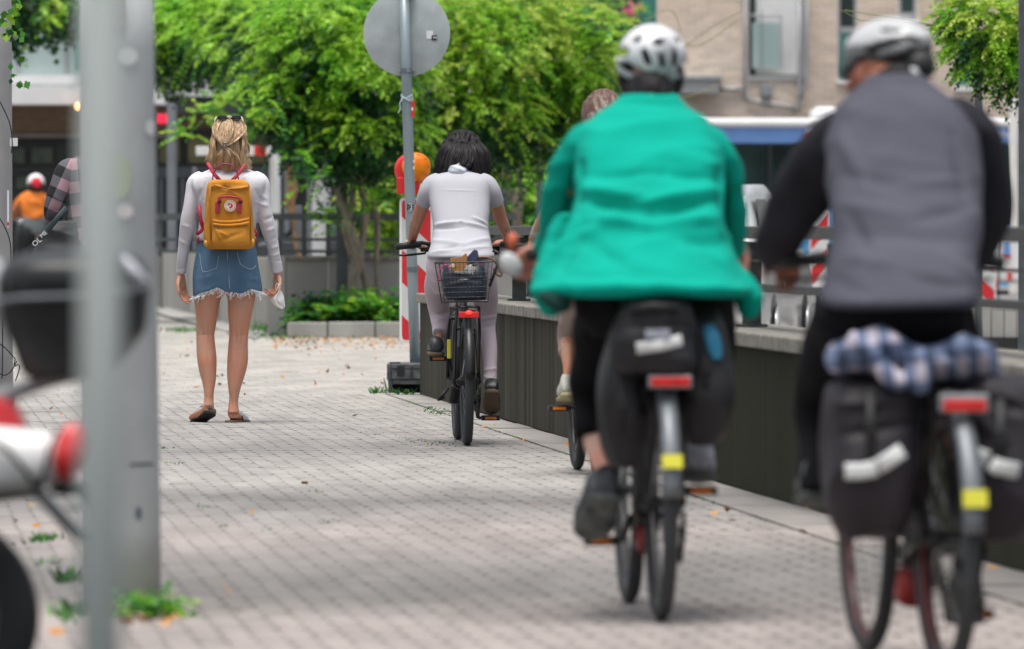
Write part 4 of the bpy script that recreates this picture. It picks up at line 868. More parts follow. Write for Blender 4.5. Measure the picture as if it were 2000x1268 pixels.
stick('sticker', 833, 846, 60, 76, DP + .038, m_wht, sp); stick('sticker', 843, 854, 69, 79, DP + .036, M['blackmatt'], sp)
cc = W(849.5, 74, DP + .035); part('sticker_print', put_text('94', .028, (cc.x, DP + .0345, cc.z), depth=.0006), M['whitep'], sp)
pr = W(803, 405, DP).x
stick('sticker', 795, 808, 397, 414, DP - .0385, M['blackmatt'], sp)
cc = W(802, 405.5, DP); part('sticker_print', put_text(':2', .045, (cc.x, DP - .0392, cc.z), depth=.0006), M['whitep'], sp)
stick('sticker_line', 796, 807, 398, 399, DP - .0392, M['whitep'], sp, .0004); stick('sticker_line', 796, 807, 411.5, 412.5, DP - .0392, M['whitep'], sp, .0004)
stick('sticker', 803.5, 810, 197, 228, DP - .035, M['red'], sp); stick('sticker', 803.5, 807, 210, 216, DP - .0358, m_wht, sp, .0004)
stick('sticker', 807, 809.5, 313, 318, DP - .035, m_wht, sp, .0004); stick('sticker', 807, 809.5, 325, 331, DP - .035, m_wht, sp, .0004)
mb = MB()
for k in range(3):
    t0 = .71 + k * .004; p = bot + (top - bot) * t0; pts_ = [p + Vector((.041 * math.cos(a), .041 * math.sin(a), .012 * math.sin(a * 2 + k))) for a in np.linspace(0, 6.28, 18)]; mb.tube(pts_, .003, 5)
p = bot + (top - bot) * .712; mb.tube([p + Vector((-.03, -.04, 0)), p + Vector((-.05, -.05, -.03)), p + Vector((-.045, -.05, -.07)), p + Vector((-.06, -.05, -.10))], .003, 5); part('string', mb, mat('pale_blue_string', (.55, .68, .68), .7), sp)
# foot blocks
def block(c, sz, label, hole=True):
    r = root('foot_block', (c[0], c[1], c[2]), label, 'base block', 'recycled plastic foot blocks')
    w, d, h = sz; mb = MB()
    bot_ = [Vector((x * w / 2, y * d / 2, 0)) for x, y in ((-1, -1), (1, -1), (1, 1), (-1, 1))]; 
    mb.ab((-w / 2, -d / 2, 0), (-w / 2 + .03, d / 2, h)); mb.ab((w / 2 - .03, -d / 2, 0), (w / 2, d / 2, h)); mb.ab((-w / 2 + .03, -d / 2, h - .035), (w / 2 - .03, d / 2, h)); mb.ab((-w / 2 + .03, -d / 2 + .25, 0), (w / 2 - .03, d / 2, h - .035)); 
    if not hole: mb.ab((-w / 2 + .03, -d / 2 + .004, 0.0), (w / 2 - .03, -d / 2 + .25, h - .035))
    part('body', mb, mt_blk, r, local=True, bevel=.006)
    mb = MB(); mb.ab((-w / 2 + .02, -d / 2 + .05, h), (-w / 2 + .09, -d / 2 + .3, h + .008)); part('lug', mb, M['blackmatt'], r, local=True)
    return r
mt_blk = mat('grey_black_recycled_plastic', (.045, .05, .055), .6, col2=(.13, .14, .15), vs=14, bump=.002, bs=80)
gx = G(790, 768)
bA = block((X(797, 52.7), 52.95, 0), (.27, .7, .095), 'lower black plastic foot block with hollow front at the sign pole', True)
bB = block((X(796, 52.7), 52.93, .096), (.28, .7, .105), 'upper grey plastic foot block stacked at the sign pole', False)
mb = MB(); mb.ab((-.07, -.356, .02), (-.02, -.349, .09)); part('recess_plate', mb, M['blackmatt'], bB, local=True)
t = put_text('Ringo', .032, (.032, -.3545, .052), xdir=(0, 0, -1), ydir=(1, 0, 0), depth=.002); part('moulded_lettering', t, M['blackmatt'], bB, local=True)

# foreground poles
m_gp = mat('worn_galvanised_pole', (.25, .28, .275), .75, .05, spec=.15, col2=(.30, .325, .32), vs=3, stretch=(1, 1, .3), bump=.001, bs=40)
m_gpd = mat('dark_weathered_pole', (.31, .325, .34), .65, .1, spec=.3, col2=(.47, .485, .49), vs=2.2, stretch=(1, 1, .6), bump=.001, bs=40)
tp = root('thick_pole', G(240, 1192), 'thick grey metal mast standing in the weed clump, partly covered by the near pole', 'pole')
d = GD(1192); c0 = W(237, 1192, d); c1 = W(226, -60, d); mb = MB()
mb.tube([c0 + (c1 - c0) * t for t in np.linspace(0, 1, 9)], [.120 - .001 * k for k in range(9)], 40); part('shaft', mb, m_gpd, tp, True)
mb = MB(); mb.tube([c0, c0 + Vector((0, 0, .03))], .13, 40); part('collar', mb, M['steeldark'], tp, True)
def round_stick(nm, px, py, r_px, mt, parent, d_, aspect=1.0, m_='ell'):
    # thin sticker that follows the round surface
    axis = c0 + (c1 - c0) * ((1192 - py) / 1252); R = .1165; rr = r_px / S(d_); x0 = W(px, py, d_).x - axis.x; mb = MB(); zc = W(px, py, d_).z; rows = []
    for i in range(9):
        row = []
        for j in range(9):
            a, b = -1 + i / 4, -1 + j / 4; l = max(abs(a), abs(b)); h = math.hypot(a, b)
            if m_ == 'ell' and h > 0: a, b = a * l / h, b * l / h
            x = x0 + a * rr; x = max(-R * .98, min(R * .98, x)); row.append((axis.x + x, axis.y - math.sqrt(R * R - x * x) - .004, zc + b * rr * aspect))
        rows.append(row)
    vs_ = [p for r_ in rows for p in r_]; fs = [(i * 9 + j, i * 9 + j + 1, (i + 1) * 9 + j + 1, (i + 1) * 9 + j) for i in range(8) for j in range(8)]; mb.add(vs_, fs); part(nm, mb, mt, parent, True)
dd = d
round_stick('sticker', 255, 112, 17, mat('pale_sticker', (.60, .64, .64), .5), tp, dd); round_stick('sticker', 250, 413, 14, mat('pale_pink_sticker', (.62, .56, .57), .5), tp, dd)
round_stick('sticker', 296, 250, 10, mat('white_sticker', (.62, .62, .62), .5), tp, dd, 1.5)
ms = mat('faded_rainbow_sticker', (.36, .42, .26), .5, col2=(.24, .38, .42), vs=6, ramp=(.45, .6)); round_stick('sticker', 240, 345, 22, ms, tp, dd, 2.0)
round_stick('tape', 280, 905, 22, mat('dark_tape_mark', (.10, .10, .11), .6), tp, dd, .12, 'sq'); round_stick('scratch', 274, 1000, 6, mat('scratched_metal_mark', (.10, .12, .14), .6), tp, dd, 2.2)
round_stick('sticker', 222, 30, 30, mat('torn_pale_sticker', (.34, .34, .345), .55), tp, dd, 1.1, 'sq')
# near slim pole
dn = 9.1; np_ = root('slim_pole', (W(195, 900, dn).x, dn, 0), 'slim pale grey metal pole nearest to the camera, left of centre', 'pole')
c0n = W(192, 1268, dn); c0n.z = 0; c1n = W(199, -80, dn); mb = MB(); mb.tube([Vector((c0n.x - .002, dn, 0)), c0n.lerp(c1n, .5), c1n], .0255, 32); part('shaft', mb, m_gp, np_, True)
mb = MB(); mb.lathe([(.06, 0), (.06, .008), (.03, .012)], (c0n.x, dn, 0), 24); part('base_plate', mb, M['steel'], np_)
# far left pole
dl = 47.0; lp = root('concrete_pole', (W(-26, 700, dl).x, dl, 0), 'pale round pole at the left edge with loose black cable', 'pole')
cx = W(-26, 440, dl).x; mb = MB(); mb.lathe([(.165, 0), (.16, .4), (.155, 2.0), (.150, 3.6)], (cx, dl, 0), 40); part('shaft', mb, mat('pale_pole_concrete', (.27, .27, .275), .7, col2=(.35, .35, .35), vs=3, bump=.001, bs=60), lp, True)
mb = MB()
for pts_ in ([(-5, 190), (8, 215), (20, 245), (24, 280), (22, 300)], [(-5, 420), (10, 445), (20, 475), (22, 520)], [(-6, 668), (8, 678), (22, 692), (30, 702)], [(5, 620), (5, 690), (4, 740)], [(30, 700), (28, 715), (36, 712), (38, 720), (30, 745)], [(0, 730), (10, 733), (22, 725), (33, 705)]):
    q = [W(a, b, dl - .17 - .0) for a, b in pts_]; mb.tube([Vector(p) for p in crom([tuple(v) for v in q], 5)], .0035, 6)
part('cable', mb, M['black'], lp)
mb = MB(); mb.ab((X(20, dl - .1), dl - .12, Z(286, dl)), (X(35, dl - .1), dl - .11, Z(270, dl))); part('paper_tag', mb, m_wht, lp); mb = MB(); mb.ab((X(17, dl), dl - .14, Z(445, dl)), (X(20.5, dl), dl - .13, Z(372, dl))); part('torn_sticker', mb, m_wht, lp); mb = MB(); mb.ab((X(17, dl), dl - .145, Z(440, dl)), (X(20.5, dl), dl - .141, Z(434, dl))); part('red_sticker', mb, M['red'], lp)

# ================================================================== NEAR MOTOR SCOOTER (left edge, out of focus)
DS = 16.6
ms_ = root('motor_scooter', (X(-130, DS), DS, 0), 'blurred silver and red motor scooter with black top case at the left edge', 'scooter')
mb = MB(); wc = W(-130, 1205, DS); Rw = 208 / S(DS); wc.z = Rw
cw_ = Vector((wc.x, DS, W(0, 1205, DS).z))
mb.lathe([(Rw * .62, -.055), (Rw * .8, -.062), (Rw * .95, -.045), (Rw, 0), (Rw * .95, .045), (Rw * .8, .062), (Rw * .62, .055)], cw_, 48, 'Y', cap=False); mb.lathe([(Rw * .62, -.055), (Rw * .60, 0), (Rw * .62, .055)], cw_, 48, 'Y', cap=False); wh = part('wheel', mb, M['rubber'], ms_, True)
mb = MB(); mb.lathe([(Rw * .62, -.03), (Rw * .55, -.03), (Rw * .5, 0), (Rw * .55, .03), (Rw * .62, .03)], cw_, 40, 'Y', cap=False); mb.lathe([(.05, -.06), (.05, .06)], cw_, 20, 'Y')
for k in range(5): a = k * 1.2566; mb.tube([cw_, cw_ + Vector((math.cos(a), 0, math.sin(a))) * Rw * .57], .018, 8)
part('rim', mb, M['alu'], wh)
mb = MB()  # the other wheel, out of frame to the left
c2 = cw_ + Vector((-1.25, 0, 0)); mb.lathe([(Rw * .62, -.05), (Rw * .95, -.045), (Rw, 0), (Rw * .95, .045), (Rw * .62, .05)], c2, 40, 'Y', cap=False); part('wheel', mb, M['rubber'], ms_, True)
mb = MB(); limb(mb, DS - .24, [(-420, 1000, 0, 90), (-250, 930, 0, 110), (-120, 905, 0, 80), (0, 900, 0, 66), (60, 900, 0, 60), (105, 892, 0, 48), (125, 886, 0, 36), (134, 884, 0, 20)], n=20, ratio=1.1, power=2.6); part('tail_fairing', mb, M['whitep'], ms_, True)
mb = MB(); limb(mb, DS - .24, [(146, 828, -.05, 12), (142, 850, -.05, 24), (136, 880, -.05, 31), (130, 910, -.05, 27), (124, 938, -.05, 12)], n=16, ratio=1.2); part('tail_light', mb, M['redglass'], ms_, True)
mb = MB(); mb.prism([W(x, y, DS - .16) for x, y in ((-40, 775), (2, 778), (28, 790), (50, 832), (36, 858), (8, 866), (-40, 850))], (0, .12, 0)); part('brake_light', mb, mat('dark_red_lens', (.42, .015, .02), .25, col2=(.62, .04, .05), vs=9, coat=.5), ms_, bevel=.012)
mb = MB(); mb.tube([W(x, y, DS - .33) for x, y in ((-20, 850), (20, 885), (55, 925), (75, 960))], .006, 8); mb.tube([W(x, y, DS - .31) for x, y in ((112, 840), (96, 880), (84, 930), (74, 962))], .005, 8); part('panel_gap', mb, M['blackmatt'], ms_, True)
mb = MB(); limb(mb, DS, [(-200, 830, 0, 40), (-60, 795, 0, 26), (40, 762, 0, 16), (110, 742, 0, 12), (160, 736, 0, 8)], n=14, ratio=2.2, power=3); part('luggage_rack', mb, mat('grey_rack_plastic', (.34, .37, .37), .5), ms_, True)
mb = MB(); mb.tube([W(-300, 960, DS), W(-100, 965, DS - .1), W(70, 955, DS - .1), W(110, 1000, DS - .1), W(150, 1045, DS - .1), W(172, 1050, DS - .1)], [.03, .03, .02, .014, .014, .012], 10); part('number_plate_bracket', mb, M['alu'], ms_, True)
mb = MB(); mb.ell(W(142, 984, DS - .12), (.016, .01, .016), 12, 8); part('indicator', mb, M['refl'], ms_, True)
mb = MB(); limb(mb, DS, [(100, 945, 0, 20), (150, 958, 0, 18), (180, 985, 0, 14), (182, 1050, 0, 8)], n=12, ratio=2); part('mudguard', mb, M['blackmatt'], ms_, True)
mb = MB(); torso(mb, DS, [(-600, -330, 1000, 0, .10), (-620, -320, 1150, 0, .14), (-580, -100, 1200, 0, .15), (-540, -140, 1240, 0, .12)], n=20); limb(mb, DS, [(-480, 1200, 0, 40), (-600, 1150, 0, 50), (-640, 900, 0, 60), (-650, 700, 0, 50)], n=16, ratio=2.5); part('body', mb, M['silverp'], ms_, True)
mb = MB(); limb(mb, DS, [(-430, 870, 0, 60), (-200, 810, 0, 50), (-60, 790, 0, 20)], n=16, ratio=2.2); part('seat', mb, M['blackmatt'], ms_, True)
mb = MB(); mb.tube([W(-650, 620, DS - .35), W(-640, 640, DS), W(-650, 620, DS + .35)], .015, 8); part('handlebar', mb, M['black'], ms_)
mb = MB(); limb(mb, DS - .05, [(-30, 500, 0, 10), (-8, 540, 0, 28), (-10, 600, 0, 28), (-30, 650, 0, 10)], n=14, ratio=.8); part('backrest_pad', mb, M['silverp'], ms_, True)
tc = root('top_case', W(150, 735, DS), 'black plastic top case on the scooter rack behind the slim pole', 'case')
mb = MB(); torso(mb, DS, [(60, 200, 738, 0, .12), (46, 225, 728, 0, .15), (26, 262, 672, 0, .18), (12, 282, 640, 0, .19), (4, 288, 585, 0, .205), (2, 291, 560, 0, .21)], n=40, sub=5, power=4.5); part('lower_shell', mb, M['blackmatt'], tc, True)
mb = MB(); torso(mb, DS, [(-2, 290, 556, 0, .215), (8, 284, 520, 0, .21), (40, 262, 498, 0, .17), (90, 215, 486, 0, .10), (120, 180, 483, 0, .04)], n=40, sub=5, power=3.4); part('lid', mb, mat('charcoal_lid', (.014, .016, .017), .45, var=.2), tc, True)
mb = MB(); mb.tube([W(0, 588, DS - .20), W(40, 582, DS - .215), W(150, 578, DS - .217), W(250, 570, DS - .21), W(284, 562, DS - .12)], .006, 8); part('seam_rim', mb, M['alu'], tc)
mb = MB(); limb(mb, DS, [(243, 502, -.19, 6), (262, 528, -.205, 10), (280, 548, -.20, 9), (290, 556, -.18, 4)], n=12); part('lid_edge_highlight', mb, mat('pale_lid_highlight', (.55, .56, .62), .3), tc, True)  # silver highlight at the lid edge, modelled as a pale strip

# ================================================================== BICYCLES
def wheel(name, r, y, parent, R=.335, tw=.022, spokes=28, tyre=None):
    mb = MB(); c = (0, y, R); mb.lathe([(R - .038, -tw * .75), (R - .018, -tw), (R - .004, -tw * .6), (R, 0), (R - .004, tw * .6), (R - .018, tw), (R - .038, tw * .75)], c, 56, 'X', cap=False); mb.lathe([(R - .038, tw * .75), (R - .040, 0), (R - .038, -tw * .75)], c, 56, 'X', cap=False)
    w = part(name, mb, tyre or M['rubber'], parent, True, True)
    mb = MB(); mb.lathe([(R - .036, -.012), (R - .056, -.010), (R - .062, 0), (R - .056, .010), (R - .036, .012)], c, 48, 'X', cap=False); part('rim', mb, M['black'] if r else M['silverp'], w, True, True)
    mb = MB()
    for k in range(spokes):
        a = 2 * math.pi * k / spokes; s = 1 if k % 2 else -1; b_ = a + .22 * (1 if (k // 2) % 2 else -1)
        mb.tube([(s * .028, y + .02 * math.cos(b_), R + .02 * math.sin(b_)), (0, y + (R - .05) * math.cos(a), R + (R - .05) * math.sin(a))], .0013, 3)
    part('spoke_web', mb, M['chrome'], w, False, True); mb = MB(); mb.lathe([(.012, -.055), (.026, -.034), (.018, -.02), (.018, .02), (.026, .034), (.012, .055)], c, 16, 'X'); part('hub', mb, M['black'], w, True, True)
    return w
def fender(R, y, a0, a1, mt, parent, w=.027, rr=.022):
    mb = MB(); rs_ = []; n = 26
    for i in range(n):
        a = math.radians(a0 + (a1 - a0) * i / (n - 1)); r_ = R + rr; o_ = Vector((0, y + r_ * math.cos(a), R + r_ * math.sin(a))); rad = Vector((0, math.cos(a), math.sin(a)))
        prof = [(-w, -.012), (-w * .7, .002), (0, .008), (w * .7, .002), (w, -.012), (w * .85, -.013), (0, .004), (-w * .85, -.013)]
        rs_.append([o_ + Vector((x, 0, 0)) + rad * z for x, z in prof])
    mb.rings(rs_, True); return part('mudguard', mb, mt, parent, True, True)
def bicycle(loc, rz, label, frame_mat, R=.335, crank_deg=0, fender_mat=None, bar_w=.33, bar_z=1.02, seat_z=.90, wb=1.08, rack=True, refl_z=.70, steer=0, basket=False, ped_col=None, low=True, tyre=None, group='bicycles on the path', bar_y=.80, dark_rim=True, tw=.022):
    r = root('bicycle', loc, label, 'bicycle', group, rz); fm = frame_mat; H_ = R
    wheel('rear_wheel', dark_rim, 0, r, R, tyre=tyre, tw=tw)
    sy = wb; wheel('front_wheel', dark_rim, sy, r, R, tyre=tyre, tw=tw)
    bb = Vector((0, .43, .29)); st = Vector((0, .27, seat_z - .14)); hd = Vector((0, .86, .86)); hb = Vector((0, .905, .70))
    mb = MB(); mb.tube([bb, st], .016, 12); mb.tube([bb, hb - Vector((0, 0, .02))], .021, 12); mb.tube([Vector((0, .33, .55)), hd - Vector((0, .0, .03))] if low else [st, hd], .019, 12); mb.tube([hb, hd], .021, 12)
    for s in (-1, 1):
        mb.tube([Vector((s * .02, .40, .29)), Vector((s * .06, .20, .31)), Vector((s * .066, 0, H_))], .010, 8); mb.tube([Vector((s * .02, .295, seat_z - .25)), Vector((s * .05, .18, .60)), Vector((s * .066, 0, H_))], .008, 8)
    part('frame', mb, fm, r, True, True)
    mb = MB(); mb.tube([hb, Vector((0, .925, .66))], .02, 10)
    for s in (-1, 1): mb.tube([Vector((0, .92, .66)), Vector((s * .055, .93, .65)), Vector((s * .06, .99, .50)), Vector((s * .056, wb, H_))], .013, 8)
    part('fork', mb, fm, r, True, True)
    mb = MB(); mb.tube([Vector((0, .27, seat_z - .16)), Vector((0, .235, seat_z - .02))], .013, 10); part('seat_post', mb, M['alu'], r, True, True)
    mb = MB(); rs_ = []
    for y_, w_, z_, t_ in ((.08, .055, -.005, .02), (.11, .085, 0, .03), (.16, .088, .002, .035), (.21, .06, -.004, .035), (.27, .032, -.006, .032), (.33, .02, -.008, .026), (.355, .010, -.01, .015)):
        rs_.append([Vector((w_ * math.cos(a), y_, seat_z + z_ + t_ * (math.sin(a) if math.sin(a) < 0 else .7 * math.sin(a)))) for a in np.linspace(0, 2 * math.pi, 17)[:-1]])
    mb.rings(rs_); part('saddle', mb, M['blackmatt'], r, True, True)
    mb = MB(); bc = Vector((0, .87, bar_z - .02)); mb.tube([hd, bc, Vector((0, bar_y + .05, bar_z))], .014, 10)
    part('stem', mb, M['black'], r, True, True)
    mb = MB(); cs, sn = math.cos(steer), math.sin(steer)
    def rb(x, y_, z_): return Vector((x * cs, bar_y + .05 + (y_) - x * sn * 0, z_))
    mb.tube([rb(-bar_w, -.12, bar_z + .0), rb(-bar_w * .6, -.04, bar_z + .02), rb(-.08, .0, bar_z), rb(.08, 0, bar_z), rb(bar_w * .6, -.04, bar_z + .02), rb(bar_w, -.12, bar_z)], .0125, 10)
    hbp = part('handlebar', mb, M['black'], r, True, True)
    for s in (-1, 1):
        mb = MB(); mb.tube([rb(s * (bar_w - .13), -.075, bar_z + .013), rb(s * (bar_w - .06), -.10, bar_z + .006), rb(s * bar_w, -.12, bar_z)], [.017, .018, .019], 12); part('grip', mb, M['blackmatt'], hbp, True, True)
        mb = MB(); mb.tube([rb(s * (bar_w - .17), -.02, bar_z - .01), rb(s * (bar_w - .16), .01, bar_z - .035), rb(s * (bar_w - .06), -.045, bar_z - .045), rb(s * (bar_w - .02), -.06, bar_z - .045)], .006, 6); mb.box(rb(s * (bar_w - .16), -.03, bar_z - .012), (.05, .03, .03)); part('brake_lever', mb, M['black'], hbp, True, True)
    # cranks and pedals
    ca = math.radians(crank_deg); cl = .17
    mb = MB(); mb.lathe([(.03, -.035), (.03, .035)], bb, 16, 'X'); mb.lathe([(.085, .046), (.088, .048), (.088, .052), (.085, .054)], bb, 32, 'X')
    L0_ = bb + Vector((-.065, cl * math.cos(ca), cl * math.sin(ca))); R0_ = bb + Vector((.075, -cl * math.cos(ca), -cl * math.sin(ca)))
    mb.tube([bb + Vector((-.05, 0, 0)), L0_], .011, 8, flat=.6); mb.tube([bb + Vector((.058, 0, 0)), R0_], .011, 8, flat=.6); ck = part('crankset', mb, M['black'], r, True, True)
    for s, p in ((-1, L0_), (1, R0_)):
        mb = MB(); pc = p + Vector((s * .065, 0, 0)); mb.tube([p, pc + Vector((s * .045, 0, 0))], .008, 8); mb.box(pc + Vector((0, -.042, 0)), (.095, .014, .026)); mb.box(pc + Vector((0, .042, 0)), (.095, .014, .026)); mb.box(pc + Vector((-.043, 0, 0)), (.01, .09, .02)); mb.box(pc + Vector((.043, 0, 0)), (.01, .09, .02)); pd = part('pedal', mb, M['blackmatt'], r, False, True, bevel=.003)
        mb = MB(); mb.box(pc + Vector((0, -.0505, 0)), (.06, .004, .013)); part('pedal_reflector', mb, M['orange'], pd, False, True)
    mb = MB(); pts_ = [(.05, .43 + .088 * math.cos(a), .29 + .088 * math.sin(a)) for a in np.linspace(math.pi / 2, -math.pi / 2, 10)] + [(.05, 0 + .045 * math.cos(a), H_ + .045 * math.sin(a)) for a in np.linspace(-math.pi / 2, -1.5 * math.pi, 10)]
    mb.tube(pts_, .004, 6, closed=True); part('chain', mb, M['black'], r, False, True)
    mb = MB()
    for k in range(7): mb.lathe([(.056 - .005 * k, .034 + .004 * k), (.056 - .005 * k, .036 + .004 * k)], (0, 0, H_), 24, 'X')
    part('cassette', mb, M['alu'], r, True, True)
    mb = MB(); mb.box((.066, -.0, H_ - .06), (.012, .025, .07)); mb.tube([(.066, .01, H_ - .08), (.06, .03, H_ - .15), (.06, .04, H_ - .17)], .009, 8); mb.lathe([(.022, .055), (.022, .062)], (0, .035, H_ - .16), 12, 'X'); mb.lathe([(.022, .055), (.022, .062)], (0, .01, H_ - .09), 12, 'X'); part('derailleur', mb, M['black'], r, True, True)
    if fender_mat:
        fender(R, 0, 176, 25, fender_mat, r, w=.030 if fender_mat is not M['black'] else .027)
        fender(R, wb, 150, 40, fender_mat, r)
        mb = MB()
        for s in (-1, 1): mb.tube([(s * .06, 0, H_), (s * .03, -.24, H_ + .26)], .003, 5); mb.tube([(s * .06, 0, H_), (s * .03, -.34, H_ + .05)], .003, 5)
        part('mudguard_stay', mb, M['black'], r, False, True)
    if rack:
        mb = MB(); zt = refl_z + .025
        for s in (-1, 1):
            mb.tube([(s * .055, .16, zt), (s * .06, -.10, zt), (s * .055, -.20, zt), (0, -.21, zt)], .006, 8); mb.tube([(s * .062, 0, H_ + .015), (s * .062, -.03, zt - .12), (s * .058, -.05, zt)], .0055, 8); mb.tube([(s * .062, 0, H_ + .015), (s * .062, -.13, zt - .12), (s * .058, -.15, zt)], .0055, 8)
        mb.tube([(-.055, 0, zt), (.055, 0, zt)], .005, 8); mb.tube([(-.055, -.12, zt), (.055, -.12, zt)], .005, 8); mb.tube([(-.03, .16, zt), (-.03, -.2, zt)], .005, 8); mb.tube([(.03, .16, zt), (.03, -.2, zt)], .005, 8); mb.tube([(0, .16, zt), (0, .24, zt - .02)], .008, 8)
        rk = part('luggage_rack', mb, M['black'], r, True, True)
    return r
# ================================================================== PEOPLE
def skinmat(name, c): return mat(name, c, .5, var=.10, vs=9, bump=.0012, bs=45, sss=.10, col2=tuple(min(1, q * k) for q, k in zip(c, (1.18, .88, .80))))
m_skin = skinmat('fair_skin', (.52, .29, .20)); m_tan = skinmat('tanned_skin', (.42, .235, .155)); m_skin_l = skinmat('pinkish_skin', (.55, .33, .26)); m_skin_d = skinmat('dark_tan_skin', (.25, .105, .06))
m_eye = mat('eye_white', (.7, .7, .68), .2); m_lip = mat('lip', (.45, .12, .10), .4)
def head(mb, c, R, k=1.0):
    def e(o, r, n=16, q=10): mb.ell(Vector(c) + R @ Vector(o) * k, [a * k for a in r], n, q, R)
    e((0, -.012, .018), (.076, .096, .100)); e((0, .028, -.052), (.056, .066, .066)); e((0, .05, .01), (.066, .05, .07)); e((0, .088, -.092), (.022, .018, .018)); e((0, .102, -.012), (.012, .018, .028)); e((0, .112, -.026), (.017, .014, .011))
    e((0, .086, .038), (.05, .016, .012)); e((0, .088, -.056), (.026, .012, .010)); 
    for s in (-1, 1): e((s * .079, .0, -.008), (.010, .019, .032)); e((s * .04, .07, -.02), (.026, .03, .026))
def face_parts(c, R, parent, k=1.0):
    for s in (-1, 1):
        mb = MB(); mb.ell(Vector(c) + R @ Vector((s * .032, .088, .012)) * k, (.013 * k, .010 * k, .010 * k), 12, 8, R); mb.ell(Vector(c) + R @ Vector((s * .032, .097, .012)) * k, (.005 * k, .003 * k, .005 * k), 8, 6, R); part('eye', mb, m_eye, parent, True)
    mb = MB(); mb.ell(Vector(c) + R @ Vector((0, .098, -.058)) * k, (.022 * k, .006 * k, .007 * k), 12, 6, R); part('mouth', mb, m_lip, parent, True)
def hand(mb, w, f, n, side, curl=(.5, .6, .4), k=1.0, spread=.06, thumb=.5):
    w = Vector(w); f = Vector(f).normalized(); n = Vector(n); n = (n - f * n.dot(f)).normalized(); x = f.cross(n) * side
    offs = (.030, .010, -.010, -.029); ln = ((.044, .026, .021), (.049, .030, .022), (.045, .028, .021), (.035, .021, .018))
    mb.tube([w - f * .02 * k, w + f * .03 * k, w + f * .075 * k], [.026 * k, .034 * k, .036 * k], 14, flat=.42, up=x)
    for o, l in zip(offs, ln):
        p = w + (f * (.082 - abs(o - .008) * .25) + x * o) * k; pts = [w + (f * .03 + x * o * .8) * k, p]; d = (f + x * o * spread * 20).normalized(); a = 0
        for L_, c_ in zip(l, curl):
            a += c_; dd = (d * math.cos(a) + n * math.sin(a)); p = p + dd * L_ * k; pts.append(p)
        mb.tube(pts, [.010 * k, .0098 * k, .0090 * k, .0082 * k, .0065 * k], 8)
    b = w + (f * .022 + x * .026) * k; d1 = (f * .75 + x * .62 + n * .25).normalized(); d2 = (f * .85 + x * .2 + n * thumb).normalized()
    mb.tube([w + f * .005 * k + x * .012 * k, b, b + d1 * .042 * k, b + (d1 * .042 + d2 * .030) * k, b + (d1 * .042 + d2 * .054) * k], [.014 * k, .0145 * k, .0115 * k, .0105 * k, .007 * k], 8)
def strands(mb, A, B, n, r, jit, d0, sub=5, seg=3, seed=0, tips=.25):
    rs = np.random.default_rng(seed)
    for k in range(n):
        t = rs.random(); pts = []; j = rs.normal(0, 1, 3) * jit
        for i, (a, b) in enumerate(zip(A, B)):
            f = .3 + .7 * i / (len(A) - 1); q = [a[m] + (b[m] - a[m]) * t for m in range(3)]; pts.append((q[0] + j[0] * f + rs.normal(0, jit * .25), q[1] + j[1] * f * .6 + rs.normal(0, jit * .15), q[2] + rs.normal(0, .004)))
        P = [W(q[0], q[1], d0 + q[2]) for q in crom(pts, sub)]; m_ = len(P)
        mb.tube(P, [r * (1 - (1 - tips) * (i / (m_ - 1)) ** 2) for i in range(m_)], seg, cap=False)
def cloth(name, mb, mt, parent, vox=.008, fl=None, rum=None, sm=3, label=None, pre=None):
    r = bake(mb, vox, sm)
    if fl: folds(r, fl)
    if rum: rumple(r, *rum)
    return part(name, r, mt, parent, True, label=label)
def skin(name, mb, mt, parent, vox=.006, sm=2, fl=None):
    r = bake(mb, vox, sm)
    if fl: folds(r, fl)
    return part(name, r, mt, parent, True)
I3 = Matrix.Identity(3)

# ------------------------------------------------------------------ woman with the yellow backpack
D = 44.8; SW = S(D)
p1 = root('person', G(440, 826), 'blonde woman walking away in white long sleeve top, frayed denim skirt and sandals', 'person')
b = MB()
torso(b, D, [(410, 475, 352, .0, .07), (396, 490, 380, -.01, .10), (396, 488, 430, 0, .095), (402, 484, 462, 0, .09), (392, 494, 500, 0, .11), (384, 502, 540, .0, .12), (384, 504, 566, .0, .11)], n=24)
limb(b, D, [(446, 300, .02, 17), (446, 330, .01, 17), (446, 352, 0, 22)], n=14)
limb(b, D, [(440, 356, 0, 12), (402, 356, 0, 13), (383, 362, 0, 15), (373, 395, -.01, 10), (366, 435, 0, 9), (360, 475, .03, 8.5), (355, 505, .05, 8.5), (354, 535, .07, 7.5)], n=14, sub=3)
limb(b, D, [(450, 356, 0, 12), (488, 356, 0, 13), (505, 366, 0, 15), (513, 400, -.01, 10), (522, 440, 0, 9), (532, 480, .03, 8.5), (539, 510, .05, 8.5), (541, 535, .07, 7.5)], n=14, sub=3)
limb(b, D, [(418, 545, 0, 36), (406, 575, 0, 27.5), (404, 610, .01, 22.5), (402, 640, .02, 19), (401, 655, .02, 18), (402, 675, .01, 18.5), (404, 700, 0, 19.3), (406, 725, -.01, 17), (408, 745, -.02, 13.5), (408, 765, -.03, 10), (408, 780, -.03, 9.5), (407, 795, -.04, 11)], n=18, sub=3, ratio=1.05)
limb(b, D, [(462, 545, 0, 36), (471, 575, 0, 28.5), (469, 610, .01, 24), (467, 640, .02, 20), (466, 655, .02, 18.7), (465, 678, .01, 19.5), (464, 705, 0, 20.4), (461, 730, -.01, 18), (458, 755, -.02, 13), (457, 775, -.02, 9.5), (456, 790, -.02, 9.5), (456, 808, -.03, 12)], n=18, sub=3, ratio=1.05)
limb(b, D, [(408, 796, -.05, 12), (402, 803, .0, 12), (390, 810, .07, 13), (380, 814, .12, 11), (374, 818, .15, 7)], n=12, ratio=.6); 
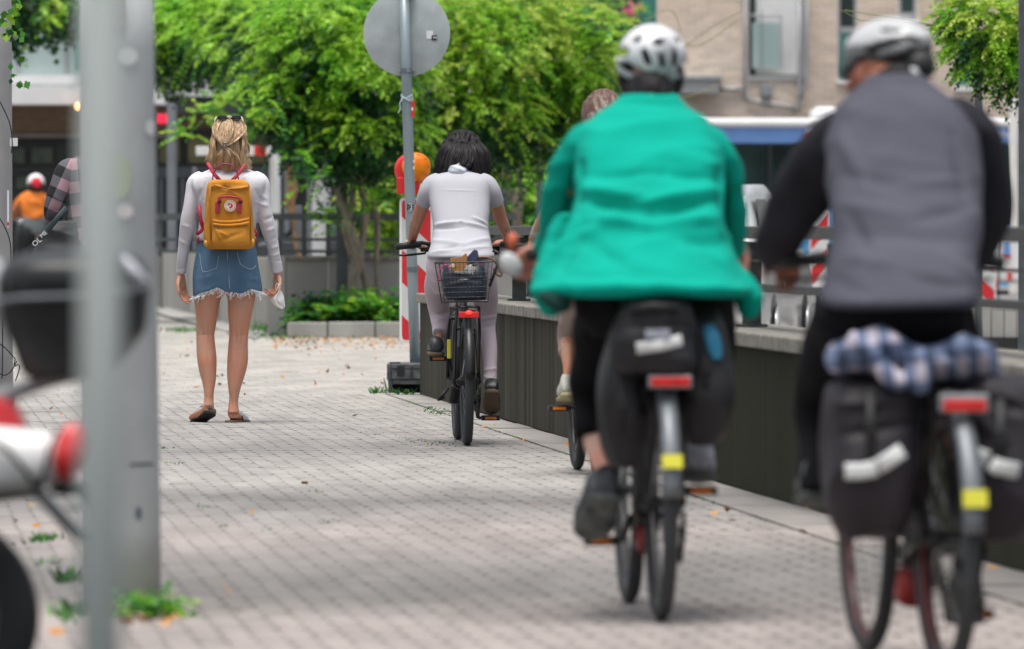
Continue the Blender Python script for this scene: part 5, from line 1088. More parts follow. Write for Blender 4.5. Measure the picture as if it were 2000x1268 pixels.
limb(b, D, [(456, 811, -.04, 11.5), (459, 815, .03, 11.5), (465, 818, .10, 14), (471, 821, .15, 12), (475, 823, .18, 7)], n=12, ratio=.6)
for i, (x, y) in enumerate(((374, 819), (377, 821), (381, 822))): b.ell(W(x, y - 3, D + .16 - .01 * i), (.010, .02, .009), 8, 6)
for i, (x, y) in enumerate(((482, 822), (478, 823), (473, 824))): b.ell(W(x, y, D + .17 + .01 * i), (.010, .02, .009), 8, 6)
hc = W(446, 268, D + .01); head(b, hc, I3 @ Matrix.Rotation(-.05, 3, 'Y'))
hand(b, W(354, 537, D + .07), (.06, .05, -1), (.75, -.5, .1), 1, (.25, .45, .4), 1.05, thumb=.2)
hand(b, W(541, 536, D + .07), (-.03, .05, -1), (-.6, -.4, 0), -1, (.75, .95, .7), 1.05, thumb=.7)
skin('body', b, m_skin, p1, .0055, 2, [(459, 636, 461, 672, -.006, 2.6), (475, 636, 473, 672, -.005, 2.6), (467, 640, 466, 668, .005, 3), (450, 657, 482, 655, -.005, 1.6), (394, 636, 395, 668, -.005, 2.6), (409, 636, 409, 668, -.004, 2.6), (385, 655, 418, 653, -.004, 1.6), (464, 684, 463, 735, -.004, 2.2), (456, 690, 457, 725, .005, 5), (472, 690, 470, 730, .005, 5), (404, 684, 406, 732, -.004, 2.2), (397, 690, 399, 722, .005, 5), (412, 690, 412, 722, .004, 5), (457, 772, 457, 806, .005, 2), (452, 775, 452, 800, -.004, 2), (408, 765, 407, 792, .005, 2), (440, 580, 452, 640, .004, 8)]); face_parts(hc, I3, p1)
m_wt = mat('white_ribbed_knit', (.64, .63, .67), .85, var=.04, vs=6, bump=.0012, bs=70, bstretch=(1, 1, .15), spec=.2)
t = MB()
torso(t, D, [(428, 468, 324, .01, .07), (402, 494, 334, .0, .10), (378, 515, 346, -.01, .125), (374, 520, 362, -.02, .13), (382, 512, 385, -.02, .135), (388, 505, 410, -.01, .13), (388, 500, 440, 0, .125), (384, 500, 462, .0, .125), (385, 500, 470, .0, .122)], n=40, power=2.6)
limb(t, D, [(398, 346, 0, 15), (384, 358, 0, 19), (378, 378, -.01, 16.5), (372, 405, -.02, 14.5), (366, 435, -.01, 14.5), (361, 470, .02, 12.3), (357, 500, .04, 11), (354.5, 522, .06, 10), (354, 533, .07, 10.5)], n=20, sub=4)
limb(t, D, [(492, 346, 0, 15), (506, 358, 0, 20), (511, 380, -.01, 17), (514, 405, -.02, 15.5), (521, 435, -.01, 15.5), (530, 468, .02, 13), (536, 500, .04, 11.5), (540, 520, .06, 11.5), (541, 531, .07, 12)], n=20, sub=4)
cloth('top', t, m_wt, p1, .0065, [(378, 350, 384, 392, 0.0090, 4), (386, 392, 392, 372, -0.0120, 3), (500, 372, 512, 396, -0.0090, 3), (500, 395, 520, 402, 0.0105, 3), (506, 380, 520, 388, 0.0075, 3), (516, 430, 532, 424, -0.0075, 3), (518, 452, 536, 446, 0.0075, 3), (524, 470, 540, 464, -0.0075, 2.5), (528, 486, 543, 481, 0.0075, 2.5), (530, 500, 546, 496, 0.0075, 2.2), (532, 512, 550, 508, -0.0060, 2.2), (358, 440, 376, 446, 0.0060, 3), (352, 470, 368, 480, 0.0060, 3), (402, 350, 398, 390, -0.0090, 4), (350, 525, 360, 525, -0.0060, 2)], sm=2)
m_den = mat('blue_denim', (.05, .115, .20), .85, col2=(.105, .195, .295), vs=9, stretch=(1, 1, .6), bump=.0008, bs=220, ramp=(.3, .75)); m_stitch = mat('pale_seam', (.30, .40, .50), .8); m_fray = mat('white_fray', (.72, .74, .76), .9)
s_ = MB(); torso(s_, D, [(392, 494, 463, 0, .112), (387, 499, 478, 0, .125), (381, 503, 505, 0, .14), (377, 507, 530, 0, .148), (376, 511, 552, 0, .148), (377, 513, 568, 0, .145), (378, 512, 570, 0, .140)], n=56, sub=6, power=2.4)
r_ = bake(s_, .006, 2); v = np.array(r_.v); pj = proj(v); zz = Z(556, D); w_ = np.clip((zz - v[:, 2]) / .03, 0, 1)
v[:, 2] += w_ * (.014 * np.sin((pj[:, 0] - 400) / 13.0) + .005 * np.sin((pj[:, 0]) / 5.1) - .006 * ((pj[:, 0] - 445) / 60) ** 2 * 1.8 + .006); r_.v = [tuple(q) for q in v]
folds(r_, [(392, 545, 440, 530, .006, 6), (470, 540, 505, 548, .006, 5), (398, 560, 430, 548, -.005, 5), (444, 480, 446, 566, .006, 2.5), (484, 470, 500, 475, .005, 4)]); sk = part('skirt', r_, m_den, p1, True)
def on_back(d, ys): return None
def seam(pts, d, yoff, r, mt, nm, parent):
    mb = MB(); mb.tube([W(a, b_, d + yoff + (c_ if len(q) > 2 else 0)) for q in crom(pts, 4) for a, b_, c_ in [(q[0], q[1], q[2] if len(q) > 2 else 0)]], r, 5); part(nm, mb, mt, parent)
for pts in ([(443, 478, -.124), (444, 500, -.141), (446, 530, -.150), (449, 564, -.150)], [(390, 494, -.105), (394, 525, -.125), (400, 531, -.132), (418, 526, -.143), (424, 520, -.146), (427, 500, -.140)], [(463, 492, -.136), (468, 512, -.142), (474, 519, -.138), (490, 526, -.125), (500, 519, -.105)]): seam(pts, D, 0, .0022, m_stitch, 'seam', sk)
mb = MB(); rs = np.random.default_rng(5)
for k in range(330):
    a = rs.uniform(0, 2 * math.pi); x = 445 + 66 * math.copysign(abs(math.cos(a)) ** .85, math.cos(a)); y_ = -.142 * math.copysign(abs(math.sin(a)) ** .85, math.sin(a))
    yb = 569.5 - 335 * (.014 * math.sin((x - 400) / 13.0) + .005 * math.sin(x / 5.1) - .006 * ((x - 445) / 60) ** 2 * 1.8 + .006); L_ = rs.uniform(.006, .034) * (1.6 if rs.random() < .15 else 1); q = W(x, yb, D + y_)
    mb.tube([q, q + Vector((rs.normal(0, .004), rs.normal(0, .003), -L_ * .6)), q + Vector((rs.normal(0, .012), rs.normal(0, .005), -L_))], .0016, 4)
for (x0, y0, x1, y1) in ((505, 575, 508, 588), (508, 572, 522, 577), (430, 569, 433, 580), (452, 566, 448, 584), (458, 566, 455, 580), (436, 566, 431, 578)): mb.tube([W(x0, y0, D - .13), W((x0 + x1) / 2 + 2, (y0 + y1) / 2, D - .13), W(x1, y1, D - .13)], .0028, 5)
part('fray', mb, m_fray, sk)
m_sole = mat('cork_sole', (.16, .12, .085), .8, var=.2, vs=60); m_dk = mat('dark_sole', (.022, .02, .02), .7); m_strap = mat('silver_grey_strap', (.45, .46, .50), .4, var=.15, vs=40)
def sandal(c, fwd, up, w=.046, L_=.255):
    f = Vector(fwd).normalized(); u = Vector(up); u = (u - f * u.dot(f)).normalized(); x = f.cross(u); c = Vector(c)
    out = [(-.5, .0), (-.49, .5), (-.40, .82), (-.2, .78), (.05, .72), (.25, .98), (.40, .95), (.48, .6), (.5, 0)]
    poly = [c + f * a * L_ + x * b_ * w for a, b_ in out] + [c + f * a * L_ - x * b_ * w for a, b_ in out[-2:0:-1]]
    r = None; mb = MB(); mb.prism([q - u * .012 for q in poly], u * .024); so = part('sandal', mb, m_sole, p1, False, bevel=.003)
    mb = MB(); mb.prism([q - u * .022 for q in poly], u * .010); part('outsole', mb, m_dk, so)
    for t0 in (.06, .24):
        mb = MB(); pts = [c + f * t0 * L_ + x * w * .95 * math.cos(a) + u * (.010 + .052 * math.sin(a) * (1 - .25 * (t0 > .1))) for a in np.linspace(0, math.pi, 12)]; mb.tube(pts, [.019] * 12, 8, flat=.14, up=tuple(f)); part('strap', mb, m_strap, so, True)
sandal(W(398, 812, D + .06), (-.42, .9, -.30), (.15, .30, 1)); sandal(W(463, 825, D + .05), (.35, 1, -.02), (0, 0, 1))
# hair
m_bl = mat('blonde_hair', (.24, .145, .07), .5, col2=(.56, .40, .245), vs=16, stretch=(9, 1, .9), bump=.003, bs=30, bstretch=(8, 2, .7), ramp=(.3, .7))
h = MB(); h.ell(W(448, 264, D - .0), (.100, .116, .108), 24, 16); h.ell(W(449, 290, D - .05), (.092, .072, .095), 20, 12); limb(h, D, [(448, 275, -.04, 36), (447, 300, -.05, 37), (450, 318, -.05, 36), (455, 332, -.045, 20)], n=20, ratio=.62)
hb = bake(h, .006, 2); rumple(hb, .007, 26, 2.2, 1, .35)
hair = part('hair', hb, m_bl, p1, True)
mb = MB(); cl = (439, 286, -.145)
for A, B, n, sd in (([(430, 232, -.05), (416, 250, -.09), (424, 272, -.13), cl], [(470, 232, -.05), (480, 252, -.09), (462, 274, -.13), cl], 170, 1), ([(444, 230, -.06), (440, 255, -.12), (438, 275, -.14), cl], [(452, 230, -.06), (456, 255, -.12), (446, 275, -.14), cl], 60, 2),
                    ([(412, 262, -.06), (404, 282, -.08), (414, 290, -.11), cl], [(484, 262, -.06), (482, 284, -.08), (462, 290, -.11), cl], 0, 3),
                    ([(424, 258, -.07), (416, 280, -.09), (411, 303, -.09), (404, 318, -.08)], [(424, 262, -.08), (418, 285, -.12), (424, 305, -.12), (420, 326, -.11)], 90, 4),
                    ([(470, 258, -.07), (478, 280, -.08), (480, 305, -.08), (490, 330, -.07)], [(470, 262, -.08), (474, 285, -.12), (470, 310, -.12), (478, 330, -.11)], 90, 5),
                    ([cl, (428, 300, -.14), (420, 312, -.13), (418, 326, -.12)], [cl, (460, 300, -.14), (470, 316, -.13), (478, 334, -.11)], 150, 6),
                    ([cl, (440, 300, -.15), (438, 318, -.14), (432, 332, -.13)], [cl, (450, 302, -.15), (456, 320, -.14), (452, 334, -.13)], 60, 7),
                    ([(478, 272, -.04), (486, 290, -.03), (484, 308, -.04), (492, 322, -.05)], [(476, 266, 0), (486, 282, 0), (486, 300, 0), (484, 312, 0)], 9, 8),
                    ([(414, 266, -.02), (407, 285, -.02), (408, 300, -.02), (400, 314, -.03)], [(418, 260, 0), (411, 280, 0), (411, 295, 0), (405, 308, 0)], 9, 9)):
    if n: strands(mb, A, B, int(n * 1.4), .0032, 1.7, D, seed=sd)
part('hair_strands', mb, mat('blonde_strand', (.36, .22, .11), .45, col2=(.66, .49, .31), vs=22, stretch=(3, 3, .6), isl=.3), hair, True)
mb = MB(); mb.ell(W(438, 286, D - .155), (.017, .014, .020), 12, 8)
for k in (-1, 0, 1): mb.tube([W(434, 282 + k * 3, D - .165), W(443, 283 + k * 3, D - .170)], .004, 6)
part('hair_clip', mb, mat('tortoise_clip', (.10, .07, .05), .25, col2=(.40, .36, .32), vs=90), p1, True)
sg = root('sunglasses', W(447, 232, D - .06), 'black sunglasses pushed up on top of the blonde head', 'glasses')
for s, cx in ((-1, 435), (1, 461)):
    mb = MB(); cc = W(cx, 230.5, D - .075); mb.tube([cc + Vector((.028 * math.cos(a), 0, .013 * math.sin(a) - abs(math.cos(a)) * .004 * 0)) for a in np.linspace(0, 2 * math.pi, 17)[:-1]], .004, 6, closed=True); part('rim', mb, M['black'], sg, True)
    mb = MB(); mb.ell(cc, (.028, .003, .013), 16, 8); part('lens', mb, mat('dark_lens', (.01, .01, .01), .08, spec=.8), sg, True)
    mb = MB(); mb.tube([W(447 + s * 24, 228, D - .07), W(447 + s * 27, 233, D - .08), W(447 + s * 28, 240, D - .09)], .0035, 6); part('temple', mb, mat('pale_temple', (.7, .66, .5), .3), sg, True)
mb = MB(); mb.tube([W(443, 229, D - .075), W(448, 227, D - .077), W(453, 229, D - .075)], .004, 6); part('bridge', mb, mat('pale_bridge', (.7, .66, .5), .3), sg)
# backpack
bp = root('backpack', W(447, 487, D - .20), 'mustard yellow backpack with dark red handles and round logo patch', 'backpack')
m_must = mat('mustard_canvas', (.46, .19, .022), .8, col2=(.57, .25, .035), spec=.2, vs=7, bump=.0015, bs=35); m_mdk = mat('mustard_canvas_trim', (.42, .18, .03), .75); m_wine = mat('dark_red_webbing', (.36, .015, .045), .6, var=.2, vs=20)
q = MB(); torso(q, D - .20, [(416, 474, 351, 0, .035), (409, 482, 355, 0, .055), (405, 487, 362, 0, .068), (402, 490, 385, 0, .075), (400, 494, 420, 0, .078), (398, 497, 455, 0, .078), (399, 498, 475, 0, .076), (403, 494, 484, 0, .066), (410, 486, 487, 0, .05)], n=48, sub=5, power=5.0)
cloth('main_bag', q, m_must, bp, .006, [(404, 378, 402, 470, -0.0060, 2.5), (492, 380, 496, 470, -0.0060, 2.5), (412, 368, 432, 364, 0.0120, 3), (432, 364, 455, 371, -0.0075, 3), (448, 371, 488, 366, 0.0120, 3), (415, 356, 470, 354, 0.0090, 4), (407, 400, 402, 430, 0.0075, 3), (448, 372, 470, 385, 0.0060, 3), (424, 384, 448, 376, 0.0045, 3)], sm=2)
q = MB(); torso(q, D - .285, [(417, 485, 437, 0, .018), (416, 486, 441, 0, .028), (415, 487, 455, -.004, .034), (414, 488, 470, -.004, .034), (416, 487, 480, 0, .028), (420, 482, 483, 0, .015)], n=40, sub=4, power=5)
cloth('front_pocket', q, m_must, bp, .005, [(420, 445, 432, 470, 0.0090, 3), (432, 470, 470, 455, -0.0060, 4), (425, 450, 445, 462, 0.0075, 3), (484, 445, 486, 475, -0.0060, 2)], sm=1)
q = MB(); q.tube([W(x, y, D - .305) for x, y in ((415, 431), (430, 434), (450, 434), (470, 432), (487, 428))], [.010] * 5, 8, flat=.8); q.tube([W(x, y, D - .318) for x, y in ((416, 438), (432, 440.5), (452, 440.5), (472, 438.5), (487, 435))], [.009] * 5, 8, flat=.9); part('pocket_flap', q, m_must, bp, True)
q = MB(); q.tube([W(x, y, D - .285) for x, y in ((411, 366), (409, 390), (410, 430), (412, 470))], .004, 6); q.tube([W(x, y, D - .285) for x, y in ((488, 366), (489, 400), (490, 470))], .004, 6); q.tube([W(x, y, D - .28) for x, y in ((410, 367), (418, 362), (445, 369), (470, 368), (488, 364))], .0045, 6); part('piping', q, m_mdk, bp, True)
q = MB(); q.lathe([(.007, 0), (.007, .004)], W(425, 444, D - .325), 12, 'Y'); part('eyelet', q, M['steeldark'], bp)
q = MB(); q.ell(W(403, 475, D - .25), (.016, .02, .022), 10, 8); q.ell(W(493, 473, D - .25), (.014, .02, .022), 10, 8); part('corner_tab', q, mat('bright_mustard', (.66, .34, .04), .7), bp, True)
for pts in ([(405, 318), (412, 330), (420, 342), (432, 356)], [(478, 322), (470, 334), (462, 344), (450, 356)]):
    q = MB(); q.tube([W(x, y, D - .15 - .012 * i) for i, (x, y) in enumerate(pts)], [.011] * 4, 8, flat=.25, up=(1, 0, 0)); part('shoulder_strap', q, m_wine, bp, True)
q = MB(); P_ = [(415, 354), (417, 340), (425, 326), (438, 320), (452, 323), (462, 334), (466, 352)]; q.tube([W(a, b_, D - .20) for a, b_ in [tuple(u) for u in crom(P_, 4)]], .0042, 8); part('top_handle', q, mat('purple_red_handle', (.26, .02, .09), .5), bp, True)
q = MB(); P_ = [(428, 393), (429, 387), (434, 384.5), (448, 384), (462, 386), (468, 388), (470, 393)]; q.tube([W(a, b_, D - .293) for a, b_ in [tuple(u) for u in crom(P_, 4)]], .0065, 8); part('front_handle', q, m_wine, bp, True)
for x in (428.5, 470):
    q = MB(); a_ = W(x - 4.3, 416, D); b_ = W(x + 4.3, 395, D); q.ab((a_.x, D - .287, a_.z), (b_.x, D - .278, b_.z)); part('handle_tab', q, m_wine, bp, bevel=.002)
    q = MB(); q.ell(W(x, 394, D - .288), (.013, .010, .012), 10, 8); part('handle_stud', q, mat('dark_wine_leather', (.10, .01, .02), .6), bp, True)
for pts in ([(400, 440), (392, 452), (384, 458)], [(388, 400), (392, 430), (398, 450)]): q = MB(); q.tube([W(x, y, D - .12) for x, y in pts], [.011, .011, .012], 8, flat=.25, up=(0, 0, 1)); part('webbing', q, m_wine, bp, True)
q = MB(); q.tube([W(x, y, D - .12) for x, y in ((496, 445), (501, 456), (500, 462))], .007, 8); q.tube([W(387, y, D - .10) for y in (462, 475)], .007, 8); q.tube([W(499, y, D - .10) for y in (466, 474)], .006, 8); part('webbing', q, m_wine, bp, True)
lc = W(449.5, 402, D - .2845); q = MB(); q.lathe([(.0345, 0), (.034, -.003), (.001, -.003)], lc, 40, 'Y'); lg = part('logo_patch', q, mat('cream_patch', (.78, .74, .62), .6), bp)
def ring_text(s, a0, a1, R, size, flip=False):
    out = MB(); n = len(s)
    for i, ch in enumerate(s):
        if ch == ' ': continue
        a = math.radians(a0 + (a1 - a0) * i / (n - 1)); p = lc + Vector((R * math.cos(a), -.0038, R * math.sin(a))); up = Vector((math.cos(a), 0, math.sin(a))) * (-1 if flip else 1); xd = Vector((up.z, 0, -up.x))
        t_ = put_text(ch, size, p, xd, up, .0008); out.add(t_.v, t_.f)
    return out
mred = mat('logo_red', (.66, .03, .06), .5); part('lettering', ring_text('FJÄLLRÄVEN', 195, -15, .0265, .0115), mred, lg); part('lettering', ring_text('KÅNKEN', 218, 322, .0270, .0115, True), mred, lg)
fox = [(math.cos(a) * .0165, math.sin(a) * .0155) for a in np.radians([100, 70, 40, 10, -20, -50, -80, -105])] + [(-.007, -.009), (.003, -.003), (.001, .003), (-.007, .0015), (-.0165, .003), (-.0125, .010), (-.013, .0155), (-.008, .0125), (-.0055, .0165)]
q = MB(); q.prism([lc + Vector((a, -.0033, b_)) for a, b_ in fox], (0, -.001, 0)); part('emblem', q, mred, lg); q = MB(); q.prism([lc + Vector((a, -.0046, b_)) for a, b_ in ((-.004, .006), (.004, .010), (.002, -.002), (-.002, -.006))], (0, -.0004, 0)); part('emblem_cut', q, mat('cream_print', (.78, .74, .62), .6), lg)
# face mask in her right hand
mk = root('face_mask', W(540, 582, D + .05), 'crumpled white face mask hanging from the woman\'s right hand', 'mask')
q = MB(); pts_ = [(538, 562), (550, 565), (556, 585), (557, 607), (545, 603), (538, 598), (524, 586), (527, 576)]
ctr = W(541, 585, D + .0); vs_ = [ctr] + [W(a, b_, D + .06 + .02 * math.sin(i * 2)) for i, (a, b_) in enumerate(pts_)]; mid = [ctr.lerp(v_, .55) + Vector((0, -.012 * (1 if i % 2 else -.3), 0)) for i, v_ in enumerate(vs_[1:])]; n = len(pts_)
fs = [(0, 1 + n + i, 1 + n + (i + 1) % n) for i in range(n)] + [(1 + n + i, 1 + i, 1 + (i + 1) % n, 1 + n + (i + 1) % n) for i in range(n)]; q.add(vs_ + mid, fs)
o = part('mask_shell', q, mat('white_fleece', (.80, .80, .78), .7, var=.03, bump=.001, bs=200), mk, True); sd_ = o.modifiers.new('s', 'SOLIDIFY'); sd_.thickness = .003; o.modifiers.new('u', 'SUBSURF').render_levels = 1
q = MB(); q.tube([Vector(v_) for v_ in crom([tuple(W(a, b_, D - .02)) for a, b_ in ((541, 553), (547, 560), (543, 572), (538, 582), (541, 594), (553, 603))], 4)], .0022, 6); q.tube([Vector(v_) for v_ in crom([tuple(W(a, b_, D + .03)) for a, b_ in ((541, 553), (538, 560), (540, 566), (552, 575), (556, 600))], 4)], .0022, 6); part('ear_loop', q, M['whitep'], mk)

# ------------------------------------------------------------------ cyclist in white with the basket bike
D = 40.1; FW = math.radians(2.9)
bikeA = bicycle(W(911, 870, D) * Vector((1, 1, 0)) if False else Vector((W(912, 870, D).x, D, 0)), FW, 'black bicycle with rear basket under the cyclist in white', M['black'], R=.333, crank_deg=66, fender_mat=M['black'], bar_w=.345, bar_z=1.035, seat_z=.86, refl_z=.70, tyre=M['rubberpale'], tw=.024)
mb = MB(); a_ = MB()
mb.box((0, -.225, .685), (.105, .02, .032)); part('rear_reflector', mb, M['redglass'], bikeA, local=True, bevel=.004); mb = MB(); mb.ell((0.0, -.237, .697), (.018, .006, .010), 12, 8); part('rear_lamp', mb, M['redlit'], bikeA, True, True)
mb = MB(); mb.tube([(-.02, .30, .50), (-.05, .42, .22)], .028, 10); part('lock', mb, M['blackmatt'], bikeA, True, True); mb = MB(); mb.tube([(-.10, -.02, .30), (-.15, -.05, .24), (-.12, .05, .25)], .009, 8); part('kickstand', mb, M['blackmatt'], bikeA, True, True)
mb = MB(); mb.box((-.085, .2, .50), (.02, .02, .10)); part('lock_mark', mb, M['yellow'], bikeA, local=True, bevel=.004)
# basket
bk = root('wire_basket', W(906, 591, D - .1), 'black wire basket on the rear rack of the cyclist in white', 'basket')
mb = MB(); top_ = [(849, 514), (962, 511)]; bot_ = [(862, 591), (953, 589)]; DB_ = D - .20; dep = .30
def bpt(u, v, w): 
    x = (849 + (962 - 849) * u) * (1 - v) + (862 + (953 - 862) * u) * v; y = (514 - 3 * u) * (1 - v) + (591 - 2 * u) * v; q = W(x, y, D - .2); return Vector((q.x, D - .22 + (dep - .04 * v) * w + .02 * v, q.z))
for v in (0, .45, 1.0): mb.tube([bpt(0, v, 0), bpt(1, v, 0), bpt(1, v, 1), bpt(0, v, 1)], .0042 if v != .45 else .0025, 6, closed=True)
part('rim_wire', mb, M['black'], bk); mb = MB()
for k in range(15): u = k / 14; mb.tube([bpt(u, 0, 0), bpt(u, 1, 0)], .0011, 4); mb.tube([bpt(u, 0, 1), bpt(u, 1, 1)], .0011, 4); mb.tube([bpt(u, 1, 0), bpt(u, 1, 1)], .0013, 4)
for k in range(11): w = k / 10; mb.tube([bpt(0, 0, w), bpt(0, 1, w)], .0011, 4); mb.tube([bpt(1, 0, w), bpt(1, 1, w)], .0011, 4)
for k in range(1, 8): v = k / 8; mb.tube([bpt(0, v, 0), bpt(1, v, 0)], .0009, 4); mb.tube([bpt(1, v, 0), bpt(1, v, 1)], .0009, 4)
part('wire_mesh', mb, M['black'], bk); mb = MB(); mb.tube([bpt(.98, -.28, .35), bpt(1.1, -.2, .35), bpt(1.09, .1, .3), bpt(1.0, .62, .1)], .008, 8); part('basket_handle', mb, M['black'], bk, True)
hbag = root('handbag', W(906, 585, D), 'dark blue handbag with tan leather flap in the wire basket', 'bag')
q = MB(); torso(q, D - .06, [(868, 945, 517, 0, .05), (864, 950, 535, 0, .08), (864, 952, 560, 0, .09), (868, 950, 582, 0, .09), (872, 944, 587, 0, .07)], n=32, power=3.5); cloth('body', q, mat('dark_navy_nylon', (.012, .018, .032), .3, var=.3, bump=.002, bs=25), hbag, .006, [(870, 560, 920, 545, .006, 4), (890, 540, 945, 550, -.006, 4)], sm=2)
q = MB(); q.prism([W(a, b_, D - .162) for a, b_ in ((879, 505), (902, 501), (910, 494), (913, 500), (911, 520), (905, 528), (896, 531), (886, 531), (880, 525))], (0, .008, 0)); part('leather_flap', q, mat('tan_leather', (.42, .20, .07), .5, var=.12), hbag, bevel=.002)
q = MB(); q.prism([W(a, b_, D - .12) for a, b_ in ((914, 500), (926, 487), (933, 489), (935, 503), (928, 514), (916, 516))], (0, .03, 0)); part('side_fold', q, mat('indigo_nylon', (.05, .055, .12), .5, var=.3), hbag, bevel=.005)
for a, b_ in ((884, 519), (919, 521)): q = MB(); q.lathe([(.010, 0), (.011, .004)], W(a, b_, D - .168), 14, 'Y'); part('button', q, mat('cream_button', (.75, .70, .5), .4), hbag)
q = MB(); q.tube([W(*[float(z_) for z_ in p], D - .10) for p in [tuple(u) for u in crom([(922, 512), (930, 505), (945, 502), (958, 505), (970, 515), (979, 530), (978, 539), (970, 536), (964, 524)], 4)]], .006, 8); part('strap', q, mat('brown_leather_strap', (.20, .10, .07), .5), hbag, True)
q = MB(); q.tube([W(*[float(z_) for z_ in p], D - .17) for p in [tuple(u) for u in crom([(856, 550), (858, 530), (863, 521), (872, 518), (878, 524)], 4)]], .0035, 6); part('pink_piping', q, mat('pink_cord', (.60, .05, .22), .5), hbag)
t_ = put_text('MARENBAJ', .020, W(906, 532, D - .172), depth=.001); part('lettering', t_, M['whitep'], hbag)
# body
p2 = root('person', Vector((W(905, 870, D).x, D + .3, 0)), 'dark haired cyclist in white polo shirt and pale pink trousers seen from behind', 'person')
b = MB()
torso(b, D + .3, [(868, 925, 345, .22, .08), (852, 945, 375, .17, .10), (858, 942, 430, .08, .10), (862, 940, 460, .02, .10), (852, 952, 500, -.06, .13), (850, 955, 530, -.06, .13)], n=24)
limb(b, D + .3, [(903, 300, .36, 17), (900, 330, .28, 18), (898, 352, .22, 24)], n=14)
limb(b, D + .3, [(880, 352, .2, 16), (852, 362, .2, 17), (838, 380, .2, 14.5), (826, 400, .26, 13.8), (817, 425, .33, 12.8), (811, 442, .38, 12), (807, 460, .46, 9.5), (803, 476, .52, 8), (801, 482, .55, 7.5)], n=14, sub=3)
limb(b, D + .3, [(915, 352, .2, 16), (944, 362, .2, 17), (958, 380, .2, 14.5), (970, 400, .26, 13.8), (977, 425, .33, 12.6), (984, 442, .38, 12), (990, 458, .46, 10), (993, 472, .52, 8.5), (994, 478, .55, 8)], n=14, sub=3)
limb(b, D, [(868, 525, .3, 20), (855, 570, .48, 16), (857, 612, .60, 12), (859, 635, .52, 9), (858, 660, .46, 8), (855, 672, .44, 9)], n=14)
limb(b, D, [(935, 525, .3, 20), (948, 590, .47, 15), (952, 650, .49, 11), (957, 720, .36, 9), (957, 755, .30, 9), (958, 765, .29, 9)], n=14)
hc = W(903, 302, D + .68); Rh = Matrix.Rotation(-.35, 3, 'X'); head(b, hc, Rh)
hand(b, W(802, 476, D + .80), (.85, .35, -.12), (0, .25, -1), 1, (.3, .9, .9), 1.05); hand(b, W(995, 472, D + .80), (-.80, .35, -.10), (0, .25, -1), -1, (.3, .9, .9), 1.05)
skin('body', b, m_tan, p2, .006, 2, [(812, 436, 820, 444, .008, 3), (978, 436, 986, 446, .008, 3), (822, 400, 814, 436, -.004, 2.5), (972, 404, 980, 438, -.004, 2.5), (806, 452, 802, 470, .003, 2)]); face_parts(hc, Rh, p2)
m_polo = mat('white_jersey', (.42, .42, .455), .8, var=.03, vs=5, bump=.0006, bs=90, spec=.2)
t = MB()
torso(t, D + .3, [(876, 920, 333, .24, .08), (850, 945, 343, .22, .11), (838, 957, 356, .20, .13), (838, 957, 385, .16, .14), (842, 956, 415, .11, .145), (846, 954, 442, .06, .145), (844, 958, 465, .0, .15), (839, 962, 485, -.06, .17), (834, 966, 499, -.09, .18), (836, 964, 505, -.09, .175)], n=44, power=2.6)
limb(t, D + .3, [(860, 350, .2, 15), (846, 360, .2, 19), (836, 374, .2, 18), (830, 388, .22, 16.5), (827, 396, .24, 16)], n=20); limb(t, D + .3, [(936, 350, .2, 15), (950, 360, .2, 19), (960, 374, .2, 18), (966, 388, .22, 16.5), (969, 395, .24, 16)], n=20)
cloth('polo_shirt', t, m_polo, p2, .0065, [(848, 440, 900, 434, 0.0144, 3.5), (900, 434, 952, 446, 0.0144, 3.5), (846, 448, 905, 444, -0.0096, 3), (925, 425, 953, 440, 0.0128, 3), (845, 470, 905, 478, 0.0160, 4), (905, 478, 955, 466, 0.0160, 4), (862, 486, 900, 480, -0.0096, 3), (840, 494, 880, 490, 0.0112, 3), (905, 488, 955, 482, 0.0112, 3), (862, 371, 932, 373, .0025, 1.5), (0, 0, 1, 1, .0, 1), (0, 0, 1, 1, .0, 1), (0, 0, 1, 1, .0, 1), (0, 0, 1, 1, .0, 1), (0, 0, 1, 1, .0, 1), (0, 0, 1, 1, .0, 1)], sm=2)
q = MB(); torso(q, D + .3, [(884, 904, 318, .20, .045), (877, 911, 326, .19, .055), (874, 914, 334, .185, .065), (875, 913, 341, .19, .065)], n=24); cloth('scarf', q, mat('pale_blue_grey_scarf', (.40, .45, .52), .8, col2=(.62, .66, .70), vs=18), p2, .005, [(876, 322, 905, 334, .008, 2.5), (890, 320, 912, 326, -.006, 2.5)], sm=1)
m_pink = mat('pale_lilac_cotton', (.52, .44, .485), .8, var=.05, vs=5, bump=.0006, bs=80)
t = MB(); torso(t, D + .3, [(846, 956, 478, -.04, .15), (835, 965, 500, -.06, .17), (832, 967, 530, -.05, .18), (838, 964, 556, -.02, .16), (850, 955, 575, .02, .12)], n=36, power=2.4)
limb(t, D, [(866, 530, .30, 32), (855, 560, .42, 27), (856, 590, .55, 23), (858, 612, .60, 20), (859, 635, .52, 16), (858, 652, .46, 14)], n=20); limb(t, D, [(935, 530, .30, 33), (946, 570, .42, 27), (950, 605, .50, 22), (950, 640, .50, 18), (956, 680, .43, 15.5), (957, 715, .37, 14), (957, 740, .32, 13.5), (957, 753, .30, 14)], n=20)
cloth('trousers', t, m_pink, p2, .0065, [(840, 610, 872, 622, 0.0105, 3), (846, 630, 872, 622, 0.0090, 3), (935, 625, 965, 618, 0.0105, 3), (935, 640, 962, 636, -0.0090, 3), (943, 735, 968, 745, 0.0090, 3), (943, 725, 970, 720, 0.0090, 3), (840, 545, 862, 560, 0.0105, 4), (850, 640, 868, 646, 0.0075, 2.5)], sm=2)
